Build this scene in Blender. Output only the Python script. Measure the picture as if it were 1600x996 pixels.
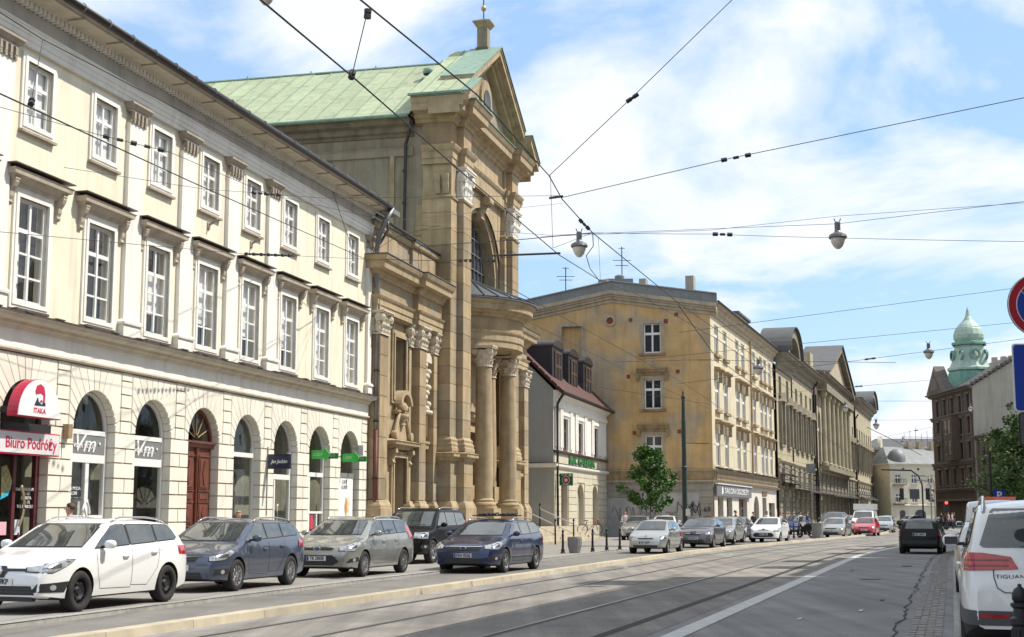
import bpy, bmesh, math, random
from mathutils import Vector, Matrix
from mathutils.geometry import tessellate_polygon, delaunay_2d_cdt
from mathutils.bvhtree import BVHTree
R = math.radians
random.seed(7)
S = bpy.context.scene
C = S.collection
for o in list(bpy.data.objects):
	bpy.data.objects.remove(o)
# --- camera, sky, sun, exposure
EYE = 1.62
PITCH = math.atan(306 / 2200.0)
cam = bpy.data.cameras.new('camera')
cam.sensor_width = 36
cam.lens = 49.5
cam.clip_start = .1
cam.clip_end = 4000
camo = bpy.data.objects.new('camera', cam)
C.objects.link(camo)
camo.location = (0, 0, EYE)
camo.rotation_euler = (math.pi / 2 + PITCH, 0, 0)
S.camera = camo
S.render.resolution_x, S.render.resolution_y = 1024, 637
S.view_settings.view_transform = 'Standard'
S.view_settings.look = 'None'
S.view_settings.exposure = .62
S.view_settings.gamma = 1
SUN_H = Vector((.995, .10, 0)).normalized()      # horizontal direction towards the sun
SUN_EL = 54
sd = Vector((SUN_H.x * math.cos(R(SUN_EL)), SUN_H.y * math.cos(R(SUN_EL)), math.sin(R(SUN_EL))))
sun = bpy.data.lights.new('sun', 'SUN')
sun.energy = 3.7
sun.angle = R(.53)
sun.color = (1, .94, .84)
suno = bpy.data.objects.new('sun', sun)
C.objects.link(suno)
suno.rotation_euler = sd.to_track_quat('Z', 'Y').to_euler()
suno.location = (40, 0, 60)
W = bpy.data.worlds.new("World")
S.world = W
W.use_nodes = True
nt = W.node_tree
nt.nodes.clear()
N = nt.nodes.new
L = nt.links.new
out = N('ShaderNodeOutputWorld')
bg = N('ShaderNodeBackground')
bg.inputs[1].default_value = .135
sky = N('ShaderNodeTexSky')
sky.sky_type = 'NISHITA'
sky.sun_disc = False
sky.sun_elevation = R(SUN_EL)
sky.sun_rotation = math.atan2(SUN_H.x, SUN_H.y)
sky.air_density = 1.0
sky.dust_density = .6
sky.ozone_density = 1.2
tc = N('ShaderNodeTexCoord')
sep = N('ShaderNodeSeparateXYZ')
L(tc.outputs['Generated'], sep.inputs[0])
mx = N('ShaderNodeMath'); mx.operation = 'MAXIMUM'; mx.inputs[1].default_value = 0
L(sep.outputs[2], mx.inputs[0])
ad = N('ShaderNodeMath'); ad.operation = 'ADD'; ad.inputs[1].default_value = .16
L(mx.outputs[0], ad.inputs[0])
dv = N('ShaderNodeVectorMath'); dv.operation = 'DIVIDE'
cmb = N('ShaderNodeCombineXYZ')
for i in range(3):
	L(ad.outputs[0], cmb.inputs[i])
L(tc.outputs['Generated'], dv.inputs[0])
L(cmb.outputs[0], dv.inputs[1])
mp = N('ShaderNodeMapping')
mp.inputs['Location'].default_value = (3.1, 1.85, .4)
mp.inputs['Scale'].default_value = (1, .8, .6)
L(dv.outputs[0], mp.inputs[0])
nz = N('ShaderNodeTexNoise')
nz.inputs['Scale'].default_value = 1.25
nz.inputs['Detail'].default_value = 9
nz.inputs['Roughness'].default_value = .55
nz.inputs['Distortion'].default_value = .35
L(mp.outputs[0], nz.inputs['Vector'])
cr = N('ShaderNodeValToRGB')
cr.color_ramp.elements[0].position = .43
cr.color_ramp.elements[0].color = (0, 0, 0, 1)
cr.color_ramp.elements[1].position = .53
cr.color_ramp.elements[1].color = (1, 1, 1, 1)
L(nz.outputs['Fac'], cr.inputs[0])
nz2 = N('ShaderNodeTexNoise')
nz2.inputs['Scale'].default_value = 3.0
nz2.inputs['Detail'].default_value = 6
L(mp.outputs[0], nz2.inputs['Vector'])
ccol = N('ShaderNodeMixRGB')
ccol.inputs[1].default_value = (4.2, 4.6, 5.1, 1)
ccol.inputs[2].default_value = (5.5, 5.55, 5.6, 1)
L(nz2.outputs['Fac'], ccol.inputs[0])
boost = N('ShaderNodeMixRGB'); boost.blend_type = 'MULTIPLY'; boost.inputs[0].default_value = 1
boost.inputs[2].default_value = (1.0, 1.03, 1.1, 1)
L(sky.outputs[0], boost.inputs[1])
veil = N('ShaderNodeMixRGB'); veil.inputs[0].default_value = .62
veil.inputs[2].default_value = (2.15, 3.3, 4.75, 1)
L(boost.outputs[0], veil.inputs[1])
mixc = N('ShaderNodeMixRGB')
L(cr.outputs[0], mixc.inputs[0])
L(veil.outputs[0], mixc.inputs[1])
L(ccol.outputs[0], mixc.inputs[2])
L(mixc.outputs[0], bg.inputs[0])
L(bg.outputs[0], out.inputs[0])
# --- materials
MATS = {}
def mat(name, col, rough=.8, metal=0, var=.10, vs=1.2, bump=0, bs=40, rnd=0, streak=0, coat=0, spec=.5,
		emit=0, grain=0, lane=0, blotch=None, bl_t=.6, bl_s=.5, bl_w=.08):
	if name in MATS:
		return MATS[name]
	m = bpy.data.materials.new(name)
	MATS[name] = m
	m.use_nodes = True
	t = m.node_tree
	t.nodes.clear()
	n = t.nodes.new
	l = t.links.new
	o = n('ShaderNodeOutputMaterial')
	p = n('ShaderNodeBsdfPrincipled')
	l(p.outputs[0], o.inputs[0])
	p.inputs['Roughness'].default_value = rough
	p.inputs['Metallic'].default_value = metal
	p.inputs['Specular IOR Level'].default_value = spec
	if coat:
		p.inputs['Coat Weight'].default_value = coat
		p.inputs['Coat Roughness'].default_value = .03
	geo = n('ShaderNodeNewGeometry')
	rgb = n('ShaderNodeRGB')
	rgb.outputs[0].default_value = (*col, 1)
	cur = rgb.outputs[0]
	def noise(scale, detail=5, vec=None, rough_=.6):
		q = n('ShaderNodeTexNoise')
		q.inputs['Scale'].default_value = scale
		q.inputs['Detail'].default_value = detail
		q.inputs['Roughness'].default_value = rough_
		l(vec or geo.outputs['Position'], q.inputs['Vector'])
		return q.outputs['Fac']
	def ramp(src, a, b, va, vb):
		q = n('ShaderNodeMapRange')
		q.inputs[1].default_value = a; q.inputs[2].default_value = b
		q.inputs[3].default_value = va; q.inputs[4].default_value = vb
		l(src, q.inputs[0])
		return q.outputs[0]
	def mul(c, fac):
		q = n('ShaderNodeVectorMath'); q.operation = 'SCALE'
		l(c, q.inputs[0]); l(fac, q.inputs['Scale'])
		return q.outputs[0]
	if blotch:
		q = n('ShaderNodeMixRGB')
		q.inputs[2].default_value = (*blotch, 1)
		l(ramp(noise(bl_s, 7), bl_t - bl_w, bl_t + bl_w, 0, 1), q.inputs[0])
		l(cur, q.inputs[1])
		cur = q.outputs[0]
	if var:
		cur = mul(cur, ramp(noise(vs, 6), .3, .7, 1 - var, 1 + var))
	if rnd:
		oi = n('ShaderNodeObjectInfo')
		cur = mul(cur, ramp(oi.outputs['Random'], 0, 1, 1 - rnd, 1 + rnd))
	if streak:
		mpp = n('ShaderNodeMapping')
		mpp.inputs['Scale'].default_value = (1.6, 1.6, .12)
		l(geo.outputs['Position'], mpp.inputs[0])
		cur = mul(cur, ramp(noise(1.6, 6, mpp.outputs[0]), .5, .72, 1, 1 - streak))
	if lane:
		mpp = n('ShaderNodeMapping')
		mpp.inputs['Rotation'].default_value = (0, 0, R(18))
		mpp.inputs['Scale'].default_value = (1.3, .045, 1)
		l(geo.outputs['Position'], mpp.inputs[0])
		cur = mul(cur, ramp(noise(1.5, 6, mpp.outputs[0]), .35, .65, 1 - lane, 1 + lane))
	if grain:
		cur = mul(cur, ramp(noise(38, 3), .3, .7, 1 - grain, 1 + grain))
	l(cur, p.inputs['Base Color'])
	if bump:
		b = n('ShaderNodeBump')
		b.inputs['Strength'].default_value = bump
		b.inputs['Distance'].default_value = .02
		l(noise(bs, 4), b.inputs['Height'])
		l(b.outputs[0], p.inputs['Normal'])
	if emit:
		p.inputs['Emission Color'].default_value = (*col, 1)
		p.inputs['Emission Strength'].default_value = emit
	return m
def glass_mat(name, tint, refl=.12):
	m = bpy.data.materials.new(name); MATS[name] = m
	m.use_nodes = True
	t = m.node_tree; t.nodes.clear(); n = t.nodes.new; l = t.links.new
	o = n('ShaderNodeOutputMaterial'); mix = n('ShaderNodeMixShader')
	tr = n('ShaderNodeBsdfTransparent'); tr.inputs[0].default_value = (*tint, 1)
	gl = n('ShaderNodeBsdfGlossy'); gl.inputs['Roughness'].default_value = .015
	lw = n('ShaderNodeLayerWeight'); lw.inputs[0].default_value = .5
	pw = n('ShaderNodeMath'); pw.operation = 'POWER'; pw.inputs[1].default_value = 5
	ad_ = n('ShaderNodeMath'); ad_.operation = 'MULTIPLY_ADD'; ad_.use_clamp = True; ad_.inputs[1].default_value = .7; ad_.inputs[2].default_value = refl
	geo = n('ShaderNodeNewGeometry')
	nz_ = n('ShaderNodeTexNoise'); nz_.inputs['Scale'].default_value = .9
	l(geo.outputs['Position'], nz_.inputs['Vector'])
	b = n('ShaderNodeBump'); b.inputs['Strength'].default_value = .25; b.inputs['Distance'].default_value = .05
	l(nz_.outputs['Fac'], b.inputs['Height']); l(b.outputs[0], gl.inputs['Normal'])
	l(lw.outputs['Facing'], pw.inputs[0]); l(pw.outputs[0], ad_.inputs[0]); l(ad_.outputs[0], mix.inputs[0])
	l(tr.outputs[0], mix.inputs[1]); l(gl.outputs[0], mix.inputs[2]); l(mix.outputs[0], o.inputs[0])
	return m
cream = mat('cream_stucco', (.78, .72, .56), .9, var=.07, vs=.8, bump=.15, bs=60, streak=.2)
creamb = mat('cream_block', (.77, .73, .62), .9, var=.07, vs=1.2, bump=.25, bs=50, rnd=.045, streak=.12)
joint = mat('joint_mortar', (.50, .45, .36), .95)
whitep = mat('white_plaster', (.80, .77, .70), .85, var=.05, vs=1.5, streak=.16)
stonegrey = mat('grey_stone_trim', (.36, .31, .25), .9, var=.15, vs=3, streak=.2)
whitefr = mat('white_window_paint', (.78, .77, .74), .5, var=.03)
darksheet = mat('dark_sheet_metal', (.12, .095, .08), .5, metal=.3, var=.2)
zinc = mat('zinc_gutter', (.22, .22, .22), .5, metal=.6, var=.25, vs=2)
gutter_dark = mat('dark_gutter', (.05, .045, .045), .45, metal=.5, var=.2)
rooft = mat('dark_roof_tiles', (.09, .06, .05), .85, var=.3, vs=3)
pane_clear = glass_mat('window_glass', (.95, .96, .96), .10)
shop_glass = glass_mat('shop_glass', (.88, .90, .87), .05)
curtain = mat('net_curtain', (.80, .80, .79), .9, var=.1, vs=6)
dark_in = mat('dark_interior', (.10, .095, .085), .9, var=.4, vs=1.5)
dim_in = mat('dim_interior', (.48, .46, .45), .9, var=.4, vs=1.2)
asphalt_c = (.13, .125, .12)
black_iron = mat('black_iron', (.02, .02, .022), .45, metal=.3, var=.1)
# --- mesh helpers
class MB:
	def __init__(s):
		s.v = []; s.f = []; s.mi = []; s.cm = 0
	def add(s, vs, fs):
		b = len(s.v)
		s.v += [tuple(v) for v in vs]
		for f in fs:
			s.f.append([b + i for i in f]); s.mi.append(s.cm)
		return s
	def box(s, x0, x1, y0, y1, z0, z1):
		return s.add([(x0, y0, z0), (x1, y0, z0), (x1, y1, z0), (x0, y1, z0), (x0, y0, z1), (x1, y0, z1), (x1, y1, z1), (x0, y1, z1)],
					 [(0, 3, 2, 1), (4, 5, 6, 7), (0, 1, 5, 4), (1, 2, 6, 5), (2, 3, 7, 6), (3, 0, 4, 7)])
	def prism(s, poly, y0, y1, axis='y'):
		n = len(poly)
		mk = {'y': lambda a, b, t: (a, t, b), 'x': lambda a, b, t: (t, a, b), 'z': lambda a, b, t: (a, b, t)}[axis]
		vs = [mk(a, b, y0) for a, b in poly] + [mk(a, b, y1) for a, b in poly]
		fs = [tuple(range(n)), tuple(range(2 * n - 1, n - 1, -1))] + [(i, i + n, (i + 1) % n + n, (i + 1) % n) for i in range(n)]
		return s.add(vs, fs)
	def lathe(s, prof, c=(0, 0, 0), n=24, axis='z', a0=0, a1=360):
		full = abs(a1 - a0) >= 360
		m = n if full else n + 1
		vs = []
		for i in range(m):
			a = R(a0 + (a1 - a0) * i / n)
			for r, z in prof:
				p = (r * math.cos(a), r * math.sin(a), z)
				if axis == 'y': p = (p[0], p[2], p[1])
				if axis == 'x': p = (p[2], p[0], p[1])
				vs.append((p[0] + c[0], p[1] + c[1], p[2] + c[2]))
		k = len(prof)
		fs = []
		for i in range(n):
			j = (i + 1) % m
			for q in range(k - 1):
				fs.append((i * k + q, j * k + q, j * k + q + 1, i * k + q + 1))
		return s.add(vs, fs)
	def tube(s, pts, r, n=6, r2=None):
		pts = [Vector(p) for p in pts]
		vs = []; K = len(pts)
		up = Vector((0, 0, 1))
		for i, p in enumerate(pts):
			d = (pts[min(i + 1, K - 1)] - pts[max(i - 1, 0)]).normalized()
			u = d.cross(up)
			if u.length < 1e-3: u = d.cross(Vector((1, 0, 0)))
			u.normalize(); w = u.cross(d)
			rr = r if r2 is None else r + (r2 - r) * i / max(1, K - 1)
			for k in range(n):
				a = 2 * math.pi * k / n
				vs.append(p + u * (rr * math.cos(a)) + w * (rr * math.sin(a)))
		fs = [(i * n + k, i * n + (k + 1) % n, (i + 1) * n + (k + 1) % n, (i + 1) * n + k) for i in range(K - 1) for k in range(n)]
		fs += [tuple(range(n - 1, -1, -1)), tuple(range((K - 1) * n, K * n))]
		return s.add(vs, fs)
	def sweep(s, path, prof, closed=False):
		"""prof (out, z) swept along a plan path; out is to the right-hand side of travel (-y when going +x)"""
		K = len(path); nn = []
		P = [Vector(p[:2]) for p in path]
		segs = []
		for i in range(K if closed else K - 1):
			d = (P[(i + 1) % K] - P[i]).normalized()
			segs.append(Vector((d.y, -d.x)))
		for i in range(K):
			if closed: a, b = segs[i - 1], segs[i]
			else: a, b = segs[max(0, i - 1)], segs[min(i, K - 2)]
			nn.append((a + b) / max(.15, 1 + a.dot(b)))
		vs = [(P[i].x + nn[i].x * o, P[i].y + nn[i].y * o, z) for i in range(K) for o, z in prof]
		k = len(prof)
		fs = [(i * k + q, ((i + 1) % K) * k + q, ((i + 1) % K) * k + (q + 1) % k, i * k + (q + 1) % k)
			  for i in range(K if closed else K - 1) for q in range(k)]
		if not closed:
			fs += [tuple(range(k)), tuple(range(K * k - 1, (K - 1) * k - 1, -1))]
		return s.add(vs, fs)
	def wall(s, outer, holes=(), t0=0, depth=0, axis='y', rev=None):
		"""flat wall with holes; reveals run back by depth"""
		mk = (lambda a, b, t: (a, t, b)) if axis == 'y' else (lambda a, b, t: (t, a, b))
		loops = [list(outer)] + [list(h) for h in holes]
		flat = [p for lp in loops for p in lp]
		tris = tessellate_polygon([[Vector((a, b, 0)) for a, b in lp] for lp in loops])
		s.add([mk(a, b, t0) for a, b in flat], [tuple(t) for t in tris])
		if depth:
			for lp in loops[1:] + ([loops[0]] if rev else []):
				n = len(lp)
				s.add([mk(a, b, t0) for a, b in lp] + [mk(a, b, t0 + depth) for a, b in lp],
					  [(i, (i + 1) % n, (i + 1) % n + n, i + n) for i in range(n)])
		return s
	def mesh(s, name, smooth=False):
		me = bpy.data.meshes.new(name)
		me.from_pydata(s.v, [], s.f)
		if any(s.mi):
			me.polygons.foreach_set('material_index', s.mi)
		if smooth:
			me.polygons.foreach_set('use_smooth', [True] * len(me.polygons))
		me.update()
		return me
	def build(s, name, m, parent=None, smooth=False, loc=None, fix=False):
		me = s.mesh(name, smooth)
		if fix:
			bm = bmesh.new(); bm.from_mesh(me); bmesh.ops.recalc_face_normals(bm, faces=bm.faces); bm.to_mesh(me); bm.free()
		for q in (m if isinstance(m, (list, tuple)) else [m]):
			me.materials.append(q)
		return link(name, me, parent, loc)
def smooth_by_angle(o, deg=35):
	me = o.data
	me.polygons.foreach_set('use_smooth', [True] * len(me.polygons))
	bm = bmesh.new(); bm.from_mesh(me)
	lim = R(deg)
	for e in bm.edges:
		if len(e.link_faces) == 2 and e.calc_face_angle(0) > lim:
			e.smooth = False
	bm.to_mesh(me); bm.free()
ORG = [None]                      # (root, s0): direct children of a building root are shifted back by s0
def link(name, me, parent=None, loc=None):
	o = bpy.data.objects.new(name, me)
	C.objects.link(o)
	if parent is not None:
		o.parent = parent
		sh = parent.get('s0', 0) if parent.parent is None else 0
		l3 = loc or (0, 0, 0)
		o.location = (l3[0] - sh, l3[1], l3[2])
	elif loc:
		o.location = loc
	return o
def tag(o, label=None, cat=None, group=None, kind=None):
	if label: o['label'] = label
	if cat: o['category'] = cat
	if group: o['group'] = group
	if kind: o['kind'] = kind
	return o
def empty(name, loc, rz=0, label=None, cat=None, group=None, kind=None):
	o = bpy.data.objects.new(name, None)
	C.objects.link(o)
	o.empty_display_size = .2
	o.location = loc
	o.rotation_euler = (0, 0, rz)
	return tag(o, label, cat, group, kind)
def kids(o):
	return [c for c in bpy.data.objects if c.parent == o]
def dup(root, loc=None, rz=None, label=None, tree=None):
	tree = tree or collect(root)
	def cp(node, par):
		o = node[0]
		c = o.copy()
		C.objects.link(c)
		if par is not None: c.parent = par
		for k in node[1]: cp(k, c)
		return c
	r = cp(tree, None)
	if loc is not None: r.location = loc
	if rz is not None: r.rotation_euler = (0, 0, rz)
	if label: r['label'] = label
	return r
def collect(root):
	byp = {}
	for c in bpy.data.objects:
		if c.parent: byp.setdefault(c.parent.name, []).append(c)
	def rec(o): return (o, [rec(c) for c in byp.get(o.name, [])])
	return rec(root)
_cube = {}
def cube_mesh(m, name='block', bev=0):
	k = (m.name, name, bev)
	if k not in _cube:
		b = MB().box(-.5, .5, -.5, .5, -.5, .5)
		me = b.mesh(name); me.materials.append(m)
		_cube[k] = me
	return _cube[k]
def sheet_mesh(m):
	k = (m.name, 'sheet')
	if k not in _cube:
		me = MB().add([(-.5, 0, -.5), (.5, 0, -.5), (.5, 0, .5), (-.5, 0, .5)], [(0, 1, 2, 3)]).mesh('pane'); me.materials.append(m)
		_cube[k] = me
	return _cube[k]
def piece(name, m, parent, x0, x1, y0, y1, z0, z1):
	o = link(name, cube_mesh(m, name), parent, ((x0 + x1) / 2, (y0 + y1) / 2, (z0 + z1) / 2))
	o.scale = (abs(x1 - x0), abs(y1 - y0), abs(z1 - z0))
	return o
def arc(cx, cz, r, a0, a1, n, rz=None):
	return [(cx + r * math.cos(R(a0 + (a1 - a0) * i / n)), cz + (rz or r) * math.sin(R(a0 + (a1 - a0) * i / n))) for i in range(n + 1)]
def rect(x0, x1, z0, z1):
	return [(x0, z0), (x1, z0), (x1, z1), (x0, z1)]
def archpoly(x0, x1, z0, zs, n=14, rz=None):
	r = (x1 - x0) / 2
	return [(x1, z0)] + arc((x0 + x1) / 2, zs, r, 0, 180, n, rz) + [(x0, z0)]
def text_mesh(s, size=.3, extrude=.005, font_shear=0, bold=0, align='CENTER', spacing=1):
	cu = bpy.data.curves.new('txt', 'FONT')
	cu.body = s; cu.size = size; cu.extrude = extrude; cu.shear = font_shear; cu.offset = bold
	cu.align_x = align; cu.align_y = 'CENTER'; cu.space_character = spacing
	cu.resolution_u = 3
	o = bpy.data.objects.new('txt', cu)
	C.objects.link(o)
	bpy.context.view_layer.update()
	me = bpy.data.meshes.new_from_object(o)
	bpy.data.objects.remove(o)
	bpy.data.curves.remove(cu)
	return me
def text(name, s, size, m, parent, loc, rot=(90, 0, 0), sx=1, **kw):
	me = text_mesh(s, size, **kw)
	me.materials.clear(); me.materials.append(m)
	o = link(name, me, parent, loc)
	o.rotation_euler = [R(a) for a in rot]
	o.scale = (sx, 1, 1)
	return o
def frame_pt(ang, off, s, z=0):
	a = R(ang)
	return Vector((math.cos(a) * off + math.sin(a) * s, -math.sin(a) * off + math.cos(a) * s, z))
def facade_root(name, ang, off, s0, label, cat, z=0):
	r = empty(name, frame_pt(ang, off, s0, z), R(90 - ang), label, cat)
	r['s0'] = s0
	return r
_win = {}
def window(parent, x0, x1, z0, z1, y, cols=2, rows=(1,), fw=.07, bar=.05, mfr=None, mgl=None, name='window', dep=.06, behind=None, axis='y'):
	"""sash window: frame with bars as one part, each pane a sub-part. rows = fractions from the top"""
	mfr = mfr or whitefr; mgl = mgl or pane_clear
	w, h = x1 - x0, z1 - z0
	key = (round(w, 3), round(h, 3), cols, tuple(rows), fw, bar, mfr.name, name, axis)
	tot = float(sum(rows))
	xs = [fw + (w - 2 * fw) * i / cols for i in range(cols + 1)]
	zs = [h - fw]
	for r_ in rows: zs.append(zs[-1] - (h - 2 * fw) * r_ / tot)
	if key not in _win:
		b = MB()
		b.box(0, fw, 0, dep, 0, h); b.box(w - fw, w, 0, dep, 0, h)
		b.box(fw, w - fw, 0, dep, 0, fw); b.box(fw, w - fw, 0, dep, h - fw, h)
		for i in range(1, cols): b.box(xs[i] - bar / 2 - .01, xs[i] + bar / 2 + .01, -.012, dep - .01, fw, h - fw)
		for i in range(1, len(rows)):
			t = bar * (1.7 if i == 1 else .8)
			b.box(fw, w - fw, .004, dep - .012, zs[i] - t / 2, zs[i] + t / 2)
		me = b.mesh(name); me.materials.append(mfr)
		_win[key] = me
	o = link(name, _win[key], parent, (x0, y, z0) if axis == 'y' else (y, x1, z0))
	if axis == 'x': o.rotation_euler = (0, 0, -math.pi / 2)
	for i in range(cols):
		for j in range(len(rows)):
			p = link('pane', sheet_mesh(mgl), o, ((xs[i] + xs[i + 1]) / 2, dep * .55, (zs[j] + zs[j + 1]) / 2))
			p.scale = (xs[i + 1] - xs[i], 1, zs[j] - zs[j + 1])
			if mgl is pane_clear: p.rotation_euler = (R(random.uniform(-.6, .6)), 0, R(random.uniform(-.6, .6)))
	if behind:
		for nm, m_, ya, xa, xb, za, zb in behind:
			q = link(nm, cube_mesh(m_, nm), o, (w * (xa + xb) / 2, ya, h * (za + zb) / 2))
			q.scale = (w * (xb - xa), .02, h * (zb - za))
	return o
# --- the street: curves shared by kerbs, rails and markings
def heading(y):
	if y < 50: return 17.2
	if y < 75: return 17.2 + 5.1 * (y - 50) / 25
	if y < 108: return 22.3
	if y < 135: return 22.3 - 9 * (y - 108) / 27
	return 13.3
KP = []
def _curve():
	back = []; x, y = 0.0, 35.3
	while y > -60:
		back.append((x, y)); a = R(heading(y)); x -= 1.1 * math.sin(a); y -= 1.1 * math.cos(a)
	fw = []; x, y = 0.0, 35.3
	while y < 330:
		a = R(heading(y)); x += 1.1 * math.sin(a); y += 1.1 * math.cos(a); fw.append((x, y))
	return back[::-1] + fw
KP = _curve()
def koff(d, pts=None):
	pts = pts or KP
	r = []
	for i, p in enumerate(pts):
		a = pts[max(0, i - 1)]; b = pts[min(len(pts) - 1, i + 1)]
		t = Vector((b[0] - a[0], b[1] - a[1])).normalized()
		r.append((p[0] + t.y * d, p[1] - t.x * d))
	return r
def strip(name, d0, d1, z, m, pts=None, parent=None, kind='structure'):
	a, b = koff(d0, pts), koff(d1, pts)
	mb = MB(); n = len(a)
	mb.add([(x, y, z) for x, y in a] + [(x, y, z) for x, y in b], [(i, n + i, n + i + 1, i + 1) for i in range(n - 1)])
	o = mb.build(name, m, parent)
	if kind: o['kind'] = kind
	return o
def near(y0, y1):
	return [p for p in KP if y0 <= p[1] <= y1]
asph = mat('asphalt', (.205, .20, .20), .88, var=.16, vs=.55, bump=.25, bs=90, blotch=(.235, .228, .22), bl_s=.22, bl_t=.55, bl_w=.1, grain=.28, lane=.2)
asph_t = mat('asphalt_tram_zone', (.225, .205, .18), .88, var=.17, vs=.5, bump=.3, bs=80, blotch=(.15, .14, .13), bl_s=.3, bl_t=.52, bl_w=.12, grain=.28, lane=.22)
asph_l = mat('asphalt_parking_lane', (.17, .16, .145), .9, var=.15, vs=.8, bump=.3, bs=90, blotch=(.12, .115, .11), bl_s=.35, bl_t=.6, grain=.2, lane=.08)
pave = mat('pavement_slabs', (.25, .235, .215), .9, var=.14, vs=.7, bump=.2, bs=50, grain=.15)
kerbm = mat('yellow_kerb_stone', (.42, .37, .275), .9, var=.15, vs=2.5, bump=.3, bs=60, rnd=.12)
granite = mat('granite_kerb', (.30, .29, .27), .85, var=.2, vs=6, bump=.3, bs=80, rnd=.08)
paint_w = mat('worn_white_paint', (.50, .50, .48), .8, var=.18, vs=4)
steel = mat('rail_steel', (.30, .29, .28), .35, metal=.7, var=.2, vs=3)
groove = mat('rail_groove', (.02, .018, .016), .8)
tar = mat('tar_seam', (.05, .05, .05), .7, var=.2)
settm = mat('granite_sett', (.25, .235, .22), .85, var=.25, vs=8, bump=.3)
earth = mat('ground_far', (.12, .115, .10), .95, var=.2, vs=.05)
g = MB().add([(-2500, -600, -.03), (2500, -600, -.03), (2500, 3500, -.03), (-2500, 3500, -.03)], [(0, 1, 2, 3)]).build('ground', earth)
tag(g, kind='structure')
strip('road', -8, 9.78, 0, asph)
strip('tram_lane', .24, 6.45, .004, asph_t)
strip('parking_lane', -7.5, -.22, .004, asph_l)
strip('lane_line', 6.66, 6.96, .008, paint_w, near(-20, 100))
strip('road_seam', 3.30, 3.33, .008, tar)
for d, dark in ((.78, 0), (2.22, 0), (4.40, 0), (5.85, 1)):
	pts = near(8, 260)
	r = strip('tram_rail', d - .06, d + .01, .009, groove if dark else steel, pts)
	strip('rail_groove', d + .012, d + .055, .008, groove, pts, parent=r, kind=None)
	strip('rail_edge', d + .055, d + .10, .008, groove if dark else tar, pts, parent=r, kind=None)
random.seed(4)
def road_pt(d, y):
	a = koff(d)
	i = min(range(len(a)), key=lambda k: abs(a[k][1] - y))
	j = min(len(a) - 1, i + 1)
	return a[i][0], a[i][1], math.atan2(a[j][1] - a[i][1], a[j][0] - a[i][0])
def patch(name, d, y, ln, wd, m, z=.012, rz=0):
	x, yy, a = road_pt(d, y)
	pts = []
	for k in range(14):
		t = 2 * math.pi * k / 14
		c_, s_ = math.cos(t), math.sin(t)
		q = (abs(c_) ** .5 * math.copysign(1, c_) * ln / 2 * random.uniform(.85, 1.1), abs(s_) ** .5 * math.copysign(1, s_) * wd / 2 * random.uniform(.8, 1.15))
		pts.append((q[0] * math.cos(a + rz) - q[1] * math.sin(a + rz), q[0] * math.sin(a + rz) + q[1] * math.cos(a + rz)))
	return tag(MB().add([(px, py, 0) for px, py in pts], [tuple(range(14))]).build(name, m, loc=(x, yy, z)), kind='structure')
for i, (d, y, ln, wd, m) in enumerate(((8.4, 36, .5, .5, tar), (8.1, 22.5, .45, .06, paint_w), (1.7, 58, .8, .12, paint_w), (3.6, 75, .8, .12, paint_w), (.9, 43, .5, .1, paint_w), (9.1, 27, .5, .08, tar), (8.9, 24, .5, .07, paint_w), (1.5, 31, .3, .05, paint_w), (-1.9, 30, .9, .02, tar), (7.6, 41, 1.1, .05, tar), (9.0, 45, 1.4, .3, asph_l))):
	patch('road_patch', d, y, ln, wd, m, .0095 + .0006 * i)
mb = MB(); pr = None; random.seed(9)
a = [p for p in koff(9.62) if 12 < p[1] < 60]
cr_pts = []
for x, y in a:
	for t in (0, .5):
		cr_pts.append((x + t * .33 + random.uniform(-.07, .07), y + t * 1.05))
for i in range(len(cr_pts) - 1):
	(x0, y0), (x1, y1) = cr_pts[i], cr_pts[i + 1]; w_ = random.uniform(.008, .024)
	mb.add([(x0 - w_, y0, .010), (x0 + w_, y0, .010), (x1 + w_, y1, .010), (x1 - w_, y1, .010)], [(0, 1, 2, 3)])
tag(mb.build('gutter_crack', groove), kind='structure')
mb = MB(); random.seed(3)
pts = near(8, 75)
for r_ in range(4):
	a = koff(9.80 + r_ * .115, pts); b = koff(9.80 + r_ * .115 + .10, pts)
	for i in range(len(a) - 1):
		for k in range(6):
			t0, t1 = (k + .06) / 6, (k + .94) / 6
			f = lambda p, q, t: (p[0] + (q[0] - p[0]) * t, p[1] + (q[1] - p[1]) * t)
			q = [f(a[i], a[i + 1], t0), f(b[i], b[i + 1], t0), f(b[i], b[i + 1], t1), f(a[i], a[i + 1], t1)]
			z = .012 + random.uniform(-.006, .010)
			mb.add([(x, y, -.01) for x, y in q] + [(x, y, z) for x, y in q], [(4, 5, 6, 7), (0, 1, 5, 4), (1, 2, 6, 5), (2, 3, 7, 6), (3, 0, 4, 7)])
gut = strip('gutter', 9.78, 10.42, .005, asph)
tag(mb.build('setts', settm, gut), kind='stuff')
rp = strip('right_pavement', 10.40, 60, .12, pave)
lpav = MB()
LOWC = [(-23.4, -38), (-11.7, 4.4), (-7.25, 20.3), (-5.35, 27.4), (-4.15, 31.8), (-2.17, 38.6), (1.5, 51.8), (5.2, 65), (10.5, 78), (30.8, 127), (56, 232), (70, 300)]
PZ = .08
v = [(x, y, PZ) for x, y in LOWC] + [(-160, 300, PZ), (-160, -38, PZ)]
lpav.add(v, [tuple(range(len(v)))])
n_ = len(LOWC)
tag(lpav.build('left_pavement', pave), kind='structure')
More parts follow.
